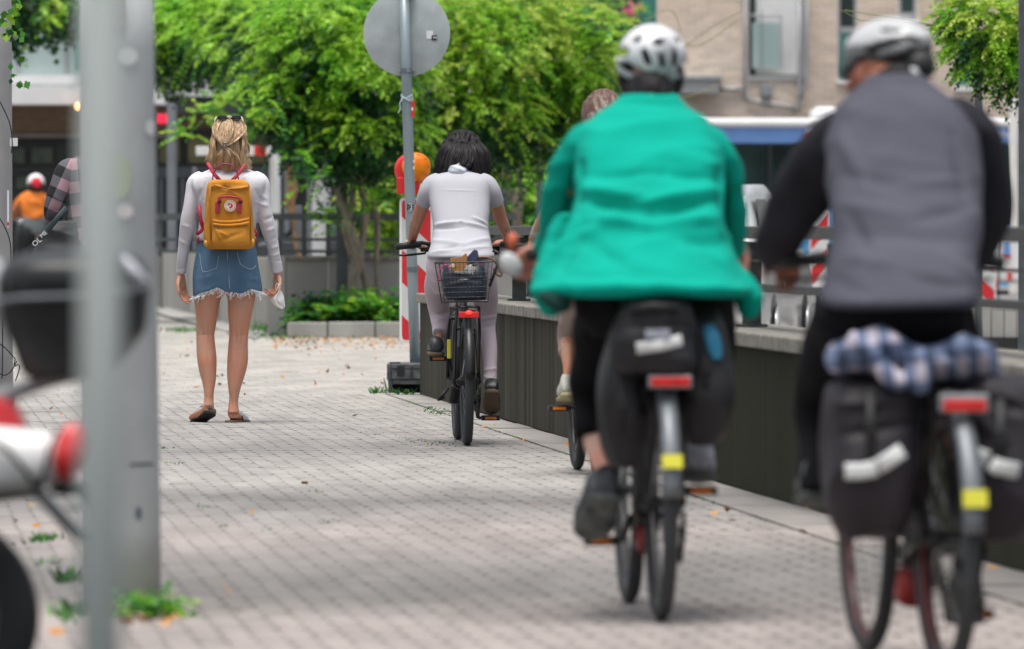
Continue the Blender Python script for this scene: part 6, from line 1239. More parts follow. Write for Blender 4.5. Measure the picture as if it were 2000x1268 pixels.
m_shoe = mat('black_leather_shoe', (.02, .028, .03), .4, var=.3); m_bsole = mat('brown_rubber_sole', (.13, .09, .06), .8, var=.15)
def shoe(parent, heel, toe, up, w=.05, mt=m_shoe, sm_=m_bsole, h=.085, nm='shoe'):
    heel = Vector(heel); toe = Vector(toe); f = (toe - heel); L_ = f.length; f.normalize(); u = Vector(up); u = (u - f * u.dot(f)).normalized(); x = f.cross(u)
    st = [(-.02, .55, .30, .0), (.03, .80, .85, 0), (.15, .82, 1.0, 0), (.30, .78, .98, 0), (.48, .85, .75, 0), (.68, 1.0, .55, 0), (.85, .92, .42, 0), (.97, .6, .30, 0), (1.02, .2, .15, 0)]
    def sec(t, ww, z0, z1, n=14):
        c = heel + f * t * L_; r = []
        for k in range(n):
            a = 2 * math.pi * k / n; ca, sa = math.cos(a), math.sin(a); r.append(c + x * w * ww * math.copysign(abs(ca) ** .7, ca) + u * (z0 + (z1 - z0) * (.5 + .5 * math.copysign(abs(sa) ** .8, sa))))
        return r
    mb = MB(); mb.rings([sec(t, ww, .012, .012 + h * hh) for t, ww, hh, _ in st]); s = part(nm, mb, mt, parent, True)
    mb = MB(); mb.rings([sec(t, ww * 1.06, -.012, .016) for t, ww, hh, _ in st]); part('sole', mb, sm_, s, True); return s
shoe(p2, W(853, 693, D + .33), W(850, 690, D + .58), (0, -.05, 1), .046); shoe(p2, W(960, 765, D + .17), W(961, 806, D + .38), (0, .55, .83) , .046)
q = MB(); q.ell(W(903, 298, D + .66), (.112, .125, .118), 24, 16); limb(q, D + .3, [(905, 292, .36, 40), (904, 310, .33, 49), (903, 325, .30, 52), (905, 335, .27, 46)], n=26, ratio=.45)
m_dkh = mat('dark_hair', (.005, .0045, .005), .5, spec=.2, col2=(.014, .012, .014), vs=14, stretch=(8, 1, .8), bump=.003, bs=26, bstretch=(8, 2, .6))
hb = bake(q, .006, 2); rumple(hb, .008, 24, 2.2, 1, .35); hair = part('hair', hb, m_dkh, p2, True)
mb = MB()
for A, B, n, sd in (([(890, 268, .34), (866, 285, .26), (856, 312, .24), (850, 338, .24)], [(900, 266, .33), (890, 290, .22), (880, 318, .18), (872, 342, .16)], 200, 1), ([(908, 266, .33), (918, 290, .22), (920, 318, .18), (926, 342, .16)], [(920, 270, .34), (946, 290, .26), (954, 318, .24), (956, 342, .24)], 200, 2), ([(895, 266, .33), (890, 290, .21), (884, 308, .17), (880, 322, .15)], [(912, 266, .33), (920, 290, .21), (924, 312, .17), (916, 326, .15)], 120, 3)): strands(mb, A, B, int(n * 1.4), .0034, 2.6, D + .3, seed=sd)
part('hair_strands', mb, mat('dark_strand', (.006, .005, .006), .45, spec=.3, col2=(.022, .018, .021), vs=20, stretch=(3, 3, .5)), hair, True)
q = MB(); q.tube([W(802, 478, D + .845) + Vector((.026 * math.cos(a), .010 * math.sin(a), .022 * math.sin(a) - .006 * math.cos(a))) for a in np.linspace(0, 6.28, 20)], .006, 8, flat=1.0); q.box(W(801, 478, D + .82), (.028, .012, .022)); part('wristwatch', q, mat('grey_watch', (.28, .31, .32), .35, .3), p2)
def helmet(root_, c, R, rad, mt, vents, rim, inner_mt, n=110, k=64, th=.010):
    """shell with real openings; vents (px, py, rx, ry, deg) cut where they project, rim(px)->lowest py of the shell"""
    q = MB(); q.ell(c, rad, n, k, R); P = proj(q.v); nf = []
    for f in q.f:
        m = P[list(f)].mean(0); kill = m[1] > rim(m[0])
        for vx, vy, rx, ry, a in vents:
            if kill: break
            ca, sa = math.cos(math.radians(a)), math.sin(math.radians(a)); dx, dy = m[0] - vx, m[1] - vy
            u, w = dx * ca + dy * sa, -dx * sa + dy * ca
            if (u / rx) ** 2 + (w / ry) ** 2 < 1: kill = True
        if not kill: nf.append(f)
    q.f = nf; q.m = [0] * len(nf); o = part('shell', q, mt, root_, True); s = o.modifiers.new('s', 'SOLIDIFY'); s.thickness = th; s.offset = 0; s.use_rim = True
    q = MB(); q.ell(c, [r - .022 for r in rad], 24, 14, R); q2 = part('inner_foam', q, inner_mt, root_, True); return o
m_blk = mat('black_cloth', (.007, .007, .009), .9, var=.3, vs=8, bump=.001, bs=60, spec=.12); m_bag = mat('black_bag_nylon', (.014, .014, .017), .5, var=.35, spec=.4, vs=6, bump=.002, bs=30)
m_grn = mat('emerald_green_wool', (.0, .30, .222), .9, col2=(.0, .345, .26), vs=4, bump=.0006, bs=120, spec=.15)
# ------------------------------------------------------------------ rider in the green jacket
D = 22.3
bikeB = bicycle(Vector((W(1291, 1215, D).x, D, 0)), math.radians(4.0), 'black touring bicycle with grey mudguard under the rider in the green jacket', M['black'], R=.345, crank_deg=-28, fender_mat=M['alu'], bar_w=.335, bar_z=1.06, seat_z=.93, refl_z=.71, tyre=M['rubberpale'])
mb = MB(); mb.box((.006, -.225, .70), (.128, .018, .038)); part('reflector_housing', mb, M['steel'], bikeB, local=True, bevel=.006); mb = MB(); mb.box((.006, -.236, .70), (.114, .012, .028)); part('rear_reflector', mb, M['redglass'], bikeB, local=True, bevel=.004)
mb = MB(); mb.box((.0, -.365, .475), (.058, .006, .04), Matrix.Rotation(-.25, 3, 'X')); part('yellow_sticker', mb, M['yellow'], bikeB, local=True)
mb = MB(); mb.tube([(0, .43, .26), (0, .50, .20)], .035, 12); part('motor_cover', mb, mat('dark_red_plastic', (.25, .02, .015), .4), bikeB, True, True)
p3 = root('person', Vector((W(1270, 1200, D).x, D + .35, 0)), 'cyclist in bright emerald green jacket, black shorts and dark shoes', 'person')
b = MB(); torso(b, D + .1, [(1190, 1350, 250, .3, .11), (1160, 1380, 350, .18, .14), (1150, 1390, 480, .05, .16), (1150, 1400, 570, .0, .16)], n=24)
limb(b, D + .1, [(1268, 165, .48, 34), (1268, 215, .36, 36), (1268, 250, .3, 50)], n=16)
limb(b, D + .1, [(1220, 275, .3, 24), (1155, 290, .32, 24), (1118, 360, .4, 20), (1092, 430, .51, 18), (1070, 478, .62, 17), (1052, 485, .68, 18)], n=14); limb(b, D + .1, [(1310, 275, .3, 24), (1375, 290, .32, 24), (1405, 360, .4, 20), (1424, 430, .51, 18), (1440, 478, .62, 17), (1446, 495, .68, 18)], n=14)
limb(b, D, [(1215, 590, .25, 60), (1180, 720, .5, 36), (1168, 800, .53, 27), (1166, 845, .50, 30), (1172, 885, .44, 26), (1182, 920, .38, 20), (1188, 945, .34, 19), (1186, 970, .33, 20)], n=18); limb(b, D, [(1350, 590, .25, 60), (1372, 700, .5, 50), (1374, 790, .55, 34), (1368, 850, .50, 26), (1366, 890, .46, 22)], n=16)
hc = W(1271, 146, D + .60); Rh = Matrix.Rotation(-.2, 3, 'X'); head(b, hc, Rh)
hand(b, W(1048, 484, D + .80), (-.35, .85, -.2), (.1, .3, -1), 1, (.7, .9, .8), 1.05); hand(b, W(1450, 484, D + .74), (.0, .5, -.85), (-.6, .2, -.6), -1, (.5, .7, .6), 1.15)
skin('body', b, m_skin_l, p3, .008); face_parts(hc, Rh, p3)
t = MB()
torso(t, D + .05, [(1212, 1322, 186, .42, .085), (1198, 1338, 202, .42, .11), (1166, 1370, 226, .40, .15), (1136, 1400, 262, .36, .175), (1124, 1412, 320, .29, .19), (1122, 1414, 385, .20, .20), (1108, 1420, 450, .12, .215), (1086, 1428, 500, .05, .235), (1058, 1444, 540, 0, .25), (1036, 1466, 566, -.03, .26), (1046, 1458, 578, -.03, .24)], n=56, power=2.5)
limb(t, D + .1, [(1178, 268, .3, 34), (1152, 284, .31, 44), (1122, 326, .36, 46), (1104, 375, .42, 43), (1092, 425, .50, 40), (1082, 465, .58, 33), (1070, 492, .62, 31)], n=24); limb(t, D + .1, [(1358, 268, .3, 34), (1382, 286, .31, 45), (1402, 330, .36, 46), (1410, 380, .42, 45), (1422, 430, .50, 40), (1430, 465, .58, 32), (1438, 484, .62, 27)], n=24)
limb(t, D + .05, [(1120, 440, .1, 40), (1100, 500, .06, 44), (1082, 555, .0, 40), (1078, 595, -.02, 30), (1080, 614, -.02, 12)], n=20, ratio=1.4); limb(t, D + .05, [(1400, 470, .10, 26), (1420, 530, .06, 26), (1458, 575, .05, 28), (1464, 603, .04, 24), (1458, 622, .03, 10)], n=20, ratio=1.4)
FG = [(1134, 320, 1112, 415, -.030, 8), (1112, 415, 1064, 492, -.034, 9), (1410, 330, 1420, 468, -.026, 7), (1130, 345, 1290, 338, -0.0170, 9), (1290, 338, 1405, 352, -0.0136, 9), (1125, 372, 1250, 385, 0.0238, 9), (1250, 400, 1400, 370, 0.0238, 10), (1130, 395, 1270, 412, -0.0238, 8), (1270, 418, 1400, 395, -0.0238, 9), (1150, 430, 1260, 440, 0.0204, 10), (1260, 445, 1410, 425, 0.0204, 10), (1140, 470, 1210, 510, -0.0204, 14), (1320, 470, 1420, 480, -0.0170, 12), (1130, 300, 1118, 420, -0.0272, 10), (1408, 300, 1414, 420, -0.0238, 10), (1040, 556, 1460, 566, 0.0136, 8), (1100, 480, 1180, 440, 0.0204, 10), (1300, 300, 1400, 320, 0.0102, 14), (1090, 540, 1130, 470, -0.0170, 9), (1380, 500, 1440, 550, -0.0170, 9), (1190, 205, 1345, 205, -0.0102, 8)]
cloth('jacket', t, m_grn, p3, .010, FG, (.006, 5, 1, 1, 2.5), sm=4)
q = MB(); limb(q, D - .16, [(1052, 578, .0, 7), (1075, 586, 0, 15), (1095, 592, 0, 20), (1112, 590, .02, 16)], n=16, ratio=.5); part('shaded_jacket_inside', q, mat('shaded_green_inside', (.0, .035, .028), .9), p3, True)  # dark piece whose colour stands for shade inside the flared hem
t = MB(); torso(t, D + .05, [(1110, 1440, 545, 0, .20), (1118, 1436, 590, .02, .20), (1135, 1420, 630, .06, .18), (1160, 1400, 665, .1, .12)], n=36); limb(t, D, [(1200, 590, .25, 72), (1178, 660, .40, 60), (1165, 740, .55, 54), (1164, 800, .55, 45), (1163, 842, .50, 40), (1163, 854, .49, 38)], n=24); limb(t, D, [(1360, 590, .25, 72), (1378, 660, .42, 58), (1380, 740, .55, 50), (1376, 800, .55, 42), (1370, 850, .50, 34), (1368, 872, .48, 30)], n=24)
cloth('shorts', t, m_blk, p3, .010, None, (.006, 6), sm=3)
m_sock = mat('dark_sock', (.03, .03, .04), .9); q = MB(); limb(q, D, [(1185, 922, .38, 23), (1188, 950, .345, 23), (1186, 975, .33, 24)], n=16); part('sock', q, m_sock, p3, True); q = MB(); limb(q, D, [(1367, 866, .48, 24), (1366, 892, .46, 23), (1367, 915, .45, 24)], n=16); part('sock', q, m_sock, p3, True)
m_tr = mat('dark_grey_trainer', (.035, .04, .045), .6, col2=(.09, .10, .11), vs=22); m_trs = mat('grey_green_sole', (.07, .08, .078), .8)
shoe(p3, W(1182, 972, D + .27), W(1152, 1050, D + .47), (0, .3, .9), .060, m_tr, mat('worn_grey_rubber_sole', (.05, .06, .058), .8, col2=(.20, .22, .21), vs=16), .10); shoe(p3, W(1367, 925, D + .40), W(1362, 938, D + .68), (0, 0, 1), .054, mat('pale_grey_trainer', (.24, .25, .29), .7, col2=(.38, .39, .42), vs=25), m_trs, .10)
q = MB(); limb(q, D + .5, [(1268, 172, .02, 50), (1268, 190, -.01, 46), (1268, 204, -.03, 40)], n=20, ratio=.9); q.ell(W(1271, 150, D + .62), (.098, .115, .10), 20, 12); cloth('hair', q, m_dkh, p3, .008, None, (.005, 22, 2, 1, .4))
hm = root('bicycle_helmet', W(1273, 165, D + .60), 'white and silver bicycle helmet with dark vents on the rider in green', 'helmet', 'bicycle helmets')
hc2 = W(1273, 118, D + .60); helmet(hm, hc2, Matrix.Rotation(.16, 3, 'Y') @ Matrix.Rotation(-.25, 3, 'X'), (.101, .145, .100), mat('white_helmet_shell', (.70, .71, .73), .3, col2=(.40, .41, .43), vs=9, coat=.4, ramp=(.5, .62)), [(1263, 113, 8, 19, -20), (1292, 119, 6, 16, -8), (1316, 115, 7, 18, -2), (1234, 134, 27, 10, 20), (1216, 103, 15, 10, -24), (1286, 84, 13, 6, 0), (1331, 134, 15, 9, -48), (1246, 78, 11, 5, -35), (1322, 82, 8, 5, 40)], lambda x: 165 - abs(x - 1288) * .20, m_blk)
q = MB(); q.tube([W(x, y, D + .60 - .11 * math.cos((x - 1273) / 66 * 1.4)) for x, y in ((1216, 148), (1240, 166), (1275, 172), (1310, 168), (1334, 146))], .010, 8, flat=.5); part('strap', q, m_blk, hm, True)
q = MB(); q.ell(W(1292, 172, D + .49), (.03, .012, .02), 12, 8); part('adjuster', q, M['blackmatt'], hm, True)
# bags on the green rider's bicycle
m_rs = M['refl']
bg = root('rack_bag', W(1275, 735, D - .08), 'black rack bag with pale reflective strip behind the green jacket', 'bag', 'bags on the bicycles')
q = MB(); torso(q, D - .06, [(1232, 1322, 572, 0, .10), (1212, 1345, 586, 0, .15), (1198, 1356, 620, 0, .17), (1190, 1362, 670, 0, .18), (1196, 1362, 715, 0, .18), (1206, 1350, 732, 0, .16)], n=40, power=4); cloth('body', q, m_bag, bg, .008, [(1215, 612, 1345, 606, .010, 5), (1210, 640, 1350, 636, -.006, 4), (1205, 700, 1350, 700, .006, 5)], (.007, 8))
q = MB(); q.tube([W(1243, 681, D - .255), W(1290, 675, D - .262), (W(1332, 664, D - .252))], [.017, .017, .017], 8, flat=.2, up=(0, 0, 1)); part('reflective_strip', q, m_rs, bg, True); q = MB(); q.box(W(1285, 652, D - .262), (.07, .004, .026)); part('label', q, mat('pale_blue_label', (.22, .24, .32), .6, col2=(.45, .47, .52), vs=60), bg)
q = MB(); q.tube([W(1230, 604, D - .24), W(1275, 598, D - .25), W(1325, 602, D - .24)], .012, 8, flat=.6); part('handle', q, M['blackmatt'], bg, True)
def pannier(lab, pts, d, mt, group='bags on the bicycles', fl=None, strips=()):
    r = root('pannier_bag', W((pts[0][0] + pts[0][1]) / 2, pts[-1][2], d), lab, 'bag', group); q = MB(); torso(q, d, pts, n=40, power=3.6); cloth('body', q, mt, r, .008, fl, (.012, 5, 1, 1, .8), sm=2)
    mb_ = MB(); cx_ = (pts[2][0] + pts[2][1]) / 2; mb_.tube([W(cx_, pts[1][2], d - pts[1][4] - .004), W(cx_, pts[2][2], d - pts[2][4] - .012), W(cx_, pts[3][2] - 14, d - pts[3][4] - .014)], [.011] * 3, 8, flat=.22, up=(1, 0, 0)); part('strap', mb_, M['blackmatt'], r, True)
    mb_ = MB(); mb_.box(W(cx_, pts[2][2] + 6, d - pts[2][4] - .018), (.034, .012, .040)); part('buckle', mb_, M['blackmatt'], r, bevel=.003)
    for st in strips: q = MB(); q.tube([W(x, y, d + o) for x, y, o in st], [.021] * len(st), 8, flat=.2, up=(0, 0, 1)); part('reflective_strip', q, m_rs, r, True)
    return r
pannier('black pannier hanging left of the rear wheel under the green jacket', [(1196, 1246, 655, 0, .12), (1180, 1256, 700, 0, .16), (1172, 1258, 780, 0, .17), (1178, 1254, 860, 0, .16), (1196, 1240, 905, 0, .12)], D + .0, m_bag)
pr_ = pannier('bulging black pannier with a blue patch right of the rear wheel', [(1338, 1398, 600, 0, .10), (1332, 1412, 640, 0, .14), (1330, 1426, 710, 0, .16), (1328, 1432, 770, 0, .17), (1334, 1416, 835, 0, .14), (1348, 1396, 866, 0, .10)], D + .02, m_bag)
q = MB(); limb(q, D - .145, [(1382, 634, .03, 10), (1390, 655, 0, 15), (1396, 680, 0, 15), (1402, 702, 0, 9)], n=14, ratio=.5); part('blue_patch', q, mat('blue_nylon', (.03, .24, .42), .6), pr_, True)
# bell/mirror and orange grip end at the left hand
q = MB(); q.ell(W(1029, 517, D + .70), (.042, .018, .030), 20, 12, Matrix.Rotation(.9, 3, 'Y')); part('mirror', q, mat('pale_grey_mirror_back', (.55, .56, .57), .3), bikeB, True)
q = MB(); q.ell(W(1034, 472, D + .74), (.018, .03, .028), 14, 10); part('orange_grip_end', q, mat('orange_grip', (.60, .13, .06), .6), bikeB, True)

# ------------------------------------------------------------------ rider in the grey vest
D = 19.6
m_redf = mat('dark_red_frame', (.22, .012, .012), .35, coat=.3)
bikeC = bicycle(Vector((W(1848, 1300, D).x, D, 0)), math.radians(8.0), 'grey and red touring bicycle with two panniers under the rider in the grey vest', mat('charcoal_frame', (.03, .032, .034), .4, coat=.3), R=.35, crank_deg=62, fender_mat=M['alu'], bar_w=.30, bar_z=1.05, seat_z=.93, refl_z=.70, tyre=M['rubberpale'])
for ch in list(bikeC.children):
    if 'wheel' in ch.name:
        for g_ in ch.children:
            if g_.name.startswith('rim'): g_.data.materials.clear(); g_.data.materials.append(mat('red_black_rim', (.02, .02, .02), .4, col2=(.18, .02, .02), vs=3))
mb = MB(); mb.box((.0, -.225, .70), (.128, .02, .048)); part('reflector_housing', mb, M['steel'], bikeC, local=True, bevel=.006); mb = MB(); mb.box((.0, -.237, .695), (.110, .012, .030)); part('rear_reflector', mb, M['redglass'], bikeC, local=True, bevel=.004)
mb = MB(); mb.box((.0, -.372, .465), (.062, .006, .045), Matrix.Rotation(-.2, 3, 'X')); part('yellow_sticker', mb, M['yellow'], bikeC, local=True)
mredc = mat('red_painted_cover', (.30, .015, .012), .4); mb = MB(); mb.tube([(0, .43, .24), (0, .48, .18)], .045, 12); part('motor_cover', mb, mredc, bikeC, True, True); mb = MB(); mb.tube([(-.02, .74, .68), (-.02, .66, .50)], .022, 10); part('battery_cover', mb, mredc, bikeC, True, True)
p4 = root('person', Vector((W(1770, 1300, D).x, D + .4, 0)), 'cyclist in grey vest over black sleeves with a silver black helmet, looking left', 'person')
b = MB(); torso(b, D + .1, [(1670, 1850, 240, .34, .12), (1640, 1885, 340, .24, .15), (1640, 1890, 470, .08, .16), (1635, 1885, 580, 0, .16)], n=24)
limb(b, D + .1, [(1726, 160, .52, 38), (1738, 175, .45, 44), (1752, 215, .38, 62)], n=16)
limb(b, D + .1, [(1700, 265, .34, 28), (1640, 280, .38, 28), (1595, 330, .45, 26), (1558, 400, .53, 24), (1520, 470, .62, 20), (1520, 515, .70, 22)], n=14); limb(b, D + .1, [(1820, 265, .34, 28), (1885, 280, .38, 28), (1912, 340, .45, 26), (1924, 420, .54, 22), (1904, 490, .64, 17), (1880, 530, .70, 22)], n=14)
limb(b, D, [(1680, 620, .25, 66), (1640, 720, .5, 55), (1615, 830, .5, 38), (1602, 900, .42, 28), (1600, 950, .38, 24)], n=16); limb(b, D, [(1830, 620, .25, 66), (1862, 740, .5, 50), (1885, 880, .45, 38), (1892, 1020, .33, 28), (1890, 1150, .26, 22)], n=16)
hc = W(1724, 148, D + .66); Rh = Matrix.Rotation(.55, 3, 'Z') @ Matrix.Rotation(-.12, 3, 'X'); head(b, hc, Rh)
hand(b, W(1522, 512, D + .80), (.25, .95, -.05), (.1, .1, -1), 1, (.7, .9, .8), 1.0); hand(b, W(1872, 520, D + .80), (-.3, .9, -.05), (0, .1, -1), -1, (.7, .9, .8), 1.0)
skin('body', b, m_skin_d, p4, .008); face_parts(hc, Rh, p4)
m_vest = mat('purple_grey_vest', (.062, .064, .084), .85, col2=(.088, .089, .115), vs=3, bump=.0006, bs=90, spec=.2); m_slv = mat('black_sleeve', (.027, .027, .034), .9, spec=.15, var=.3, vs=6, bump=.001, bs=60)
t = MB(); torso(t, D + .05, [(1702, 1800, 148, .46, .085), (1682, 1826, 168, .46, .11), (1650, 1862, 195, .44, .145), (1622, 1894, 228, .41, .165), (1612, 1910, 285, .35, .18), (1615, 1916, 360, .27, .19), (1622, 1916, 430, .17, .19), (1622, 1912, 490, .09, .195), (1612, 1912, 545, .02, .205), (1598, 1906, 588, -.03, .21), (1604, 1900, 600, -.03, .20)], n=52, power=2.6)
cloth('vest', t, m_vest, p4, .010, [(1660, 300, 1880, 330, 0.0062, 16), (1650, 345, 1760, 365, -0.0094, 12), (1760, 365, 1900, 350, 0.0094, 12), (1640, 400, 1780, 425, 0.0104, 14), (1780, 430, 1905, 405, -0.0094, 12), (1650, 455, 1900, 470, -0.0094, 14), (1640, 500, 1760, 520, 0.0104, 12), (1850, 500, 1910, 540, 0.0125, 12), (1780, 545, 1900, 560, -0.0146, 12), (1640, 260, 1700, 380, 0.0125, 14), (1860, 270, 1890, 400, -0.0125, 12), (1660, 420, 1700, 500, -0.0125, 14), (1620, 545, 1700, 575, -0.0104, 12), (1640, 235, 1690, 200, 0.0062, 10)], (.006, 4, 1, 1, 2), sm=4)
t = MB(); limb(t, D + .1, [(1685, 245, .34, 44), (1645, 270, .38, 56), (1604, 318, .44, 60), (1572, 370, .50, 58), (1545, 425, .56, 54), (1520, 470, .62, 44), (1512, 505, .70, 32), (1514, 520, .74, 26)], n=24, sub=4); limb(t, D + .1, [(1850, 232, .34, 50), (1890, 265, .38, 58), (1912, 320, .44, 54), (1926, 375, .50, 48), (1926, 430, .56, 46), (1908, 480, .62, 38), (1888, 520, .70, 28)], n=24, sub=4); torso(t, D + .12, [(1640, 1880, 235, .36, .12), (1630, 1890, 330, .28, .14), (1640, 1890, 450, .12, .14)], n=30)
cloth('sleeves_shirt', t, m_slv, p4, .010, None, (.008, 5), sm=4)
t = MB(); torso(t, D + .05, [(1600, 1898, 575, -.02, .19), (1580, 1896, 620, .0, .20), (1590, 1890, 665, .05, .19), (1620, 1870, 700, .1, .13)], n=36); limb(t, D, [(1665, 625, .25, 84), (1630, 700, .42, 72), (1608, 780, .52, 56), (1600, 850, .50, 44), (1598, 910, .42, 36), (1598, 965, .38, 32)], n=24); limb(t, D, [(1825, 625, .25, 78), (1858, 720, .45, 64), (1876, 830, .50, 50), (1888, 930, .42, 38), (1892, 1030, .33, 34), (1890, 1120, .28, 28), (1889, 1165, .26, 26)], n=24)
cloth('trousers', t, m_blk, p4, .010, None, (.007, 5), sm=3)
shoe(p4, W(1598, 968, D + .36), W(1590, 985, D + .62), (0, 0, 1), .055, m_tr, m_trs, .10); shoe(p4, W(1886, 1190, D + .18), W(1884, 1215, D + .44), (0, .1, 1), .055, mat('black_trainer', (.02, .02, .022), .6), M['blackmatt'], .10)
q = MB(); q.ell(W(1740, 128, D + .66), (.088, .105, .085), 20, 12, Rh); limb(q, D + .55, [(1750, 150, .0, 44), (1752, 168, -.03, 40)], n=16, ratio=.8); cloth('hair', q, m_dkh, p4, .008, None, (.005, 22, 2, 1, .4))
hm = root('bicycle_helmet', W(1735, 150, D + .66), 'silver and black bicycle helmet with visor on the rider in the grey vest', 'helmet', 'bicycle helmets')
hc2 = W(1736, 108, D + .68); helmet(hm, hc2, Rh, (.096, .136, .085), M['blackmatt'], [(1700, 128, 14, 5, -14), (1760, 128, 18, 6, 0)], lambda x: 148 - (x - 1736) * .02, mat('black_foam', (.012, .012, .013), .7)); helmet(hm, hc2, Rh, (.103, .143, .091), mat('dark_silver_helmet_shell', (.09, .10, .10), .3, col2=(.20, .21, .21), vs=6, coat=.4), [(1728, 90, 42, 7, -14), (1694, 112, 26, 7, -22), (1782, 78, 22, 6, 14), (1740, 62, 22, 4, 0), (1790, 98, 16, 6, 10)], lambda x: 108 - (x - 1736) * .27, mat('black_foam', (.012, .012, .013), .7))
helmet(hm, hc2, Rh, (.105, .145, .094), mat('silver_helmet_highlight', (.42, .43, .44), .3, col2=(.62, .63, .64), vs=6, coat=.4), [(1728, 86, 40, 6, -14), (1694, 104, 26, 7, -22), (1782, 78, 22, 6, 14), (1740, 62, 22, 4, 0)], lambda x: 84 - (x - 1736) * .12, M['blackmatt'])  # slightly larger top shell with the silver highlight put into its colour
q = MB(); q.tube([W(x, y, D + .72 - o) for x, y, o in ((1668, 132, .06), (1648, 141, -.04), (1660, 145, -.12))], [.012, .022, .012], 10, flat=.4, up=(0, 0, 1)); part('visor', q, M['blackmatt'], hm, True)
q = MB(); q.ell(W(1795, 128, D + .58), (.045, .05, .045), 16, 10); part('rear_cradle', q, M['blackmatt'], hm, True); q = MB(); q.ell(W(1783, 142, D + .52), (.016, .008, .014), 12, 8); part('adjuster', q, M['refl'], hm, True)
m_pan = mat('dark_plum_grey_canvas', (.022, .018, .024), .6, spec=.35, var=.35, vs=4, bump=.002, bs=30)
pannier('large dark pannier with a bent reflective strip left of the rightmost bicycle wheel', [(1660, 1770, 730, 0, .12), (1622, 1786, 760, 0, .16), (1610, 1790, 830, 0, .18), (1612, 1790, 930, 0, .19), (1622, 1780, 1000, 0, .18), (1645, 1755, 1046, 0, .12)], D - .02, m_pan, fl=[(1625, 790, 1780, 780, 0.0128, 10), (1640, 850, 1780, 830, -0.0128, 10)], strips=[[(1650, 921, -.20), (1680, 921, -.205), (1714, 915, -.205)], [(1714, 912, -.208), (1738, 898, -.205), (1764, 880, -.20)]])
pannier('large dark pannier with reflective strip cut by the right edge', [(1890, 2005, 740, 0, .12), (1874, 2030, 780, 0, .16), (1868, 2040, 850, 0, .18), (1872, 2036, 950, 0, .19), (1885, 2015, 1020, 0, .17), (1910, 1990, 1056, 0, .12)], D - .02, m_pan, fl=[(1890, 800, 1960, 860, 0.0160, 10), (1930, 780, 2000, 800, -0.0160, 10)], strips=[[(1886, 876, -.20), (1908, 890, -.205), (1930, 898, -.205)], [(1936, 905, -.206), (1945, 912, -.206), (1990, 921, -.20)]])
m_pla = mat('blue_white_check_cloth', (.07, .12, .22), .85, col2=(.20, .27, .40), vs=9)
def check_mat(name, cols, per, rot=0.0, axes=('X', 'Z')):
    m = bpy.data.materials.new(name); m.use_nodes = True; nt = m.node_tree; b_ = nt.nodes['Principled BSDF']; L = nt.links; N = nt.nodes.new
    tc = N('ShaderNodeTexCoord'); mp = N('ShaderNodeMapping'); mp.inputs['Rotation'].default_value = (0, rot, 0); L.new(tc.outputs['Object'], mp.inputs[0]); s = N('ShaderNodeSeparateXYZ'); L.new(mp.outputs[0], s.inputs[0]); outs = []
    for ax, pr in zip(axes, per):
        a = N('ShaderNodeMath'); a.operation = 'DIVIDE'; L.new(s.outputs[ax], a.inputs[0]); a.inputs[1].default_value = pr; f = N('ShaderNodeMath'); f.operation = 'FRACT'; L.new(a.outputs[0], f.inputs[0]); g_ = N('ShaderNodeMath'); g_.operation = 'GREATER_THAN'; L.new(f.outputs[0], g_.inputs[0]); g_.inputs[1].default_value = .5; outs.append(g_)
    ad = N('ShaderNodeMath'); ad.operation = 'ADD'; L.new(outs[0].outputs[0], ad.inputs[0]); L.new(outs[1].outputs[0], ad.inputs[1]); d2 = N('ShaderNodeMath'); d2.operation = 'MULTIPLY'; L.new(ad.outputs[0], d2.inputs[0]); d2.inputs[1].default_value = .5
    rp = N('ShaderNodeValToRGB'); rp.color_ramp.interpolation = 'CONSTANT'; e = rp.color_ramp.elements; e[0].color = (*cols[0], 1); e[1].position = .3; e[1].color = (*cols[1], 1); q_ = e.new(.8); q_.color = (*cols[2], 1); L.new(d2.outputs[0], rp.inputs[0]); L.new(rp.outputs[0], b_.inputs['Base Color']); b_.inputs['Roughness'].default_value = .85
    return m
m_chk = check_mat('blue_pink_check_cloth', [(.50, .46, .54), (.14, .18, .29), (.05, .075, .14)], (.055, .105), .10)
ck = root('folded_blanket', W(1785, 745, D - .1), 'blue and pinkish white checked cloth bundle draped over the rack', 'blanket')
q = MB(); limb(q, D - .08, [(1636, 725, 0, 14), (1650, 698, 0, 34), (1685, 682, 0, 42), (1725, 684, 0, 42), (1758, 698, 0, 38), (1790, 702, 0, 36), (1825, 698, 0, 38), (1870, 698, 0, 40), (1912, 706, 0, 36), (1940, 726, 0, 24), (1953, 738, 0, 12)], n=24, sub=5, ratio=2.0); limb(q, D - .2, [(1720, 715, 0, 14), (1745, 735, 0, 16), (1765, 748, 0, 12)], n=14); limb(q, D - .2, [(1785, 690, 0, 22), (1790, 730, 0, 20), (1800, 765, 0, 14)], n=16)
cloth('cloth', q, m_chk, ck, .008, [(1660, 650, 1700, 700, 0.0192, 8), (1700, 660, 1740, 700, -0.0192, 7), (1720, 650, 1760, 690, 0.0160, 7), (1830, 670, 1880, 720, -0.0192, 8), (1870, 670, 1920, 700, 0.0192, 8), (1780, 660, 1790, 740, -0.0224, 8)], (.012, 7), sm=3)

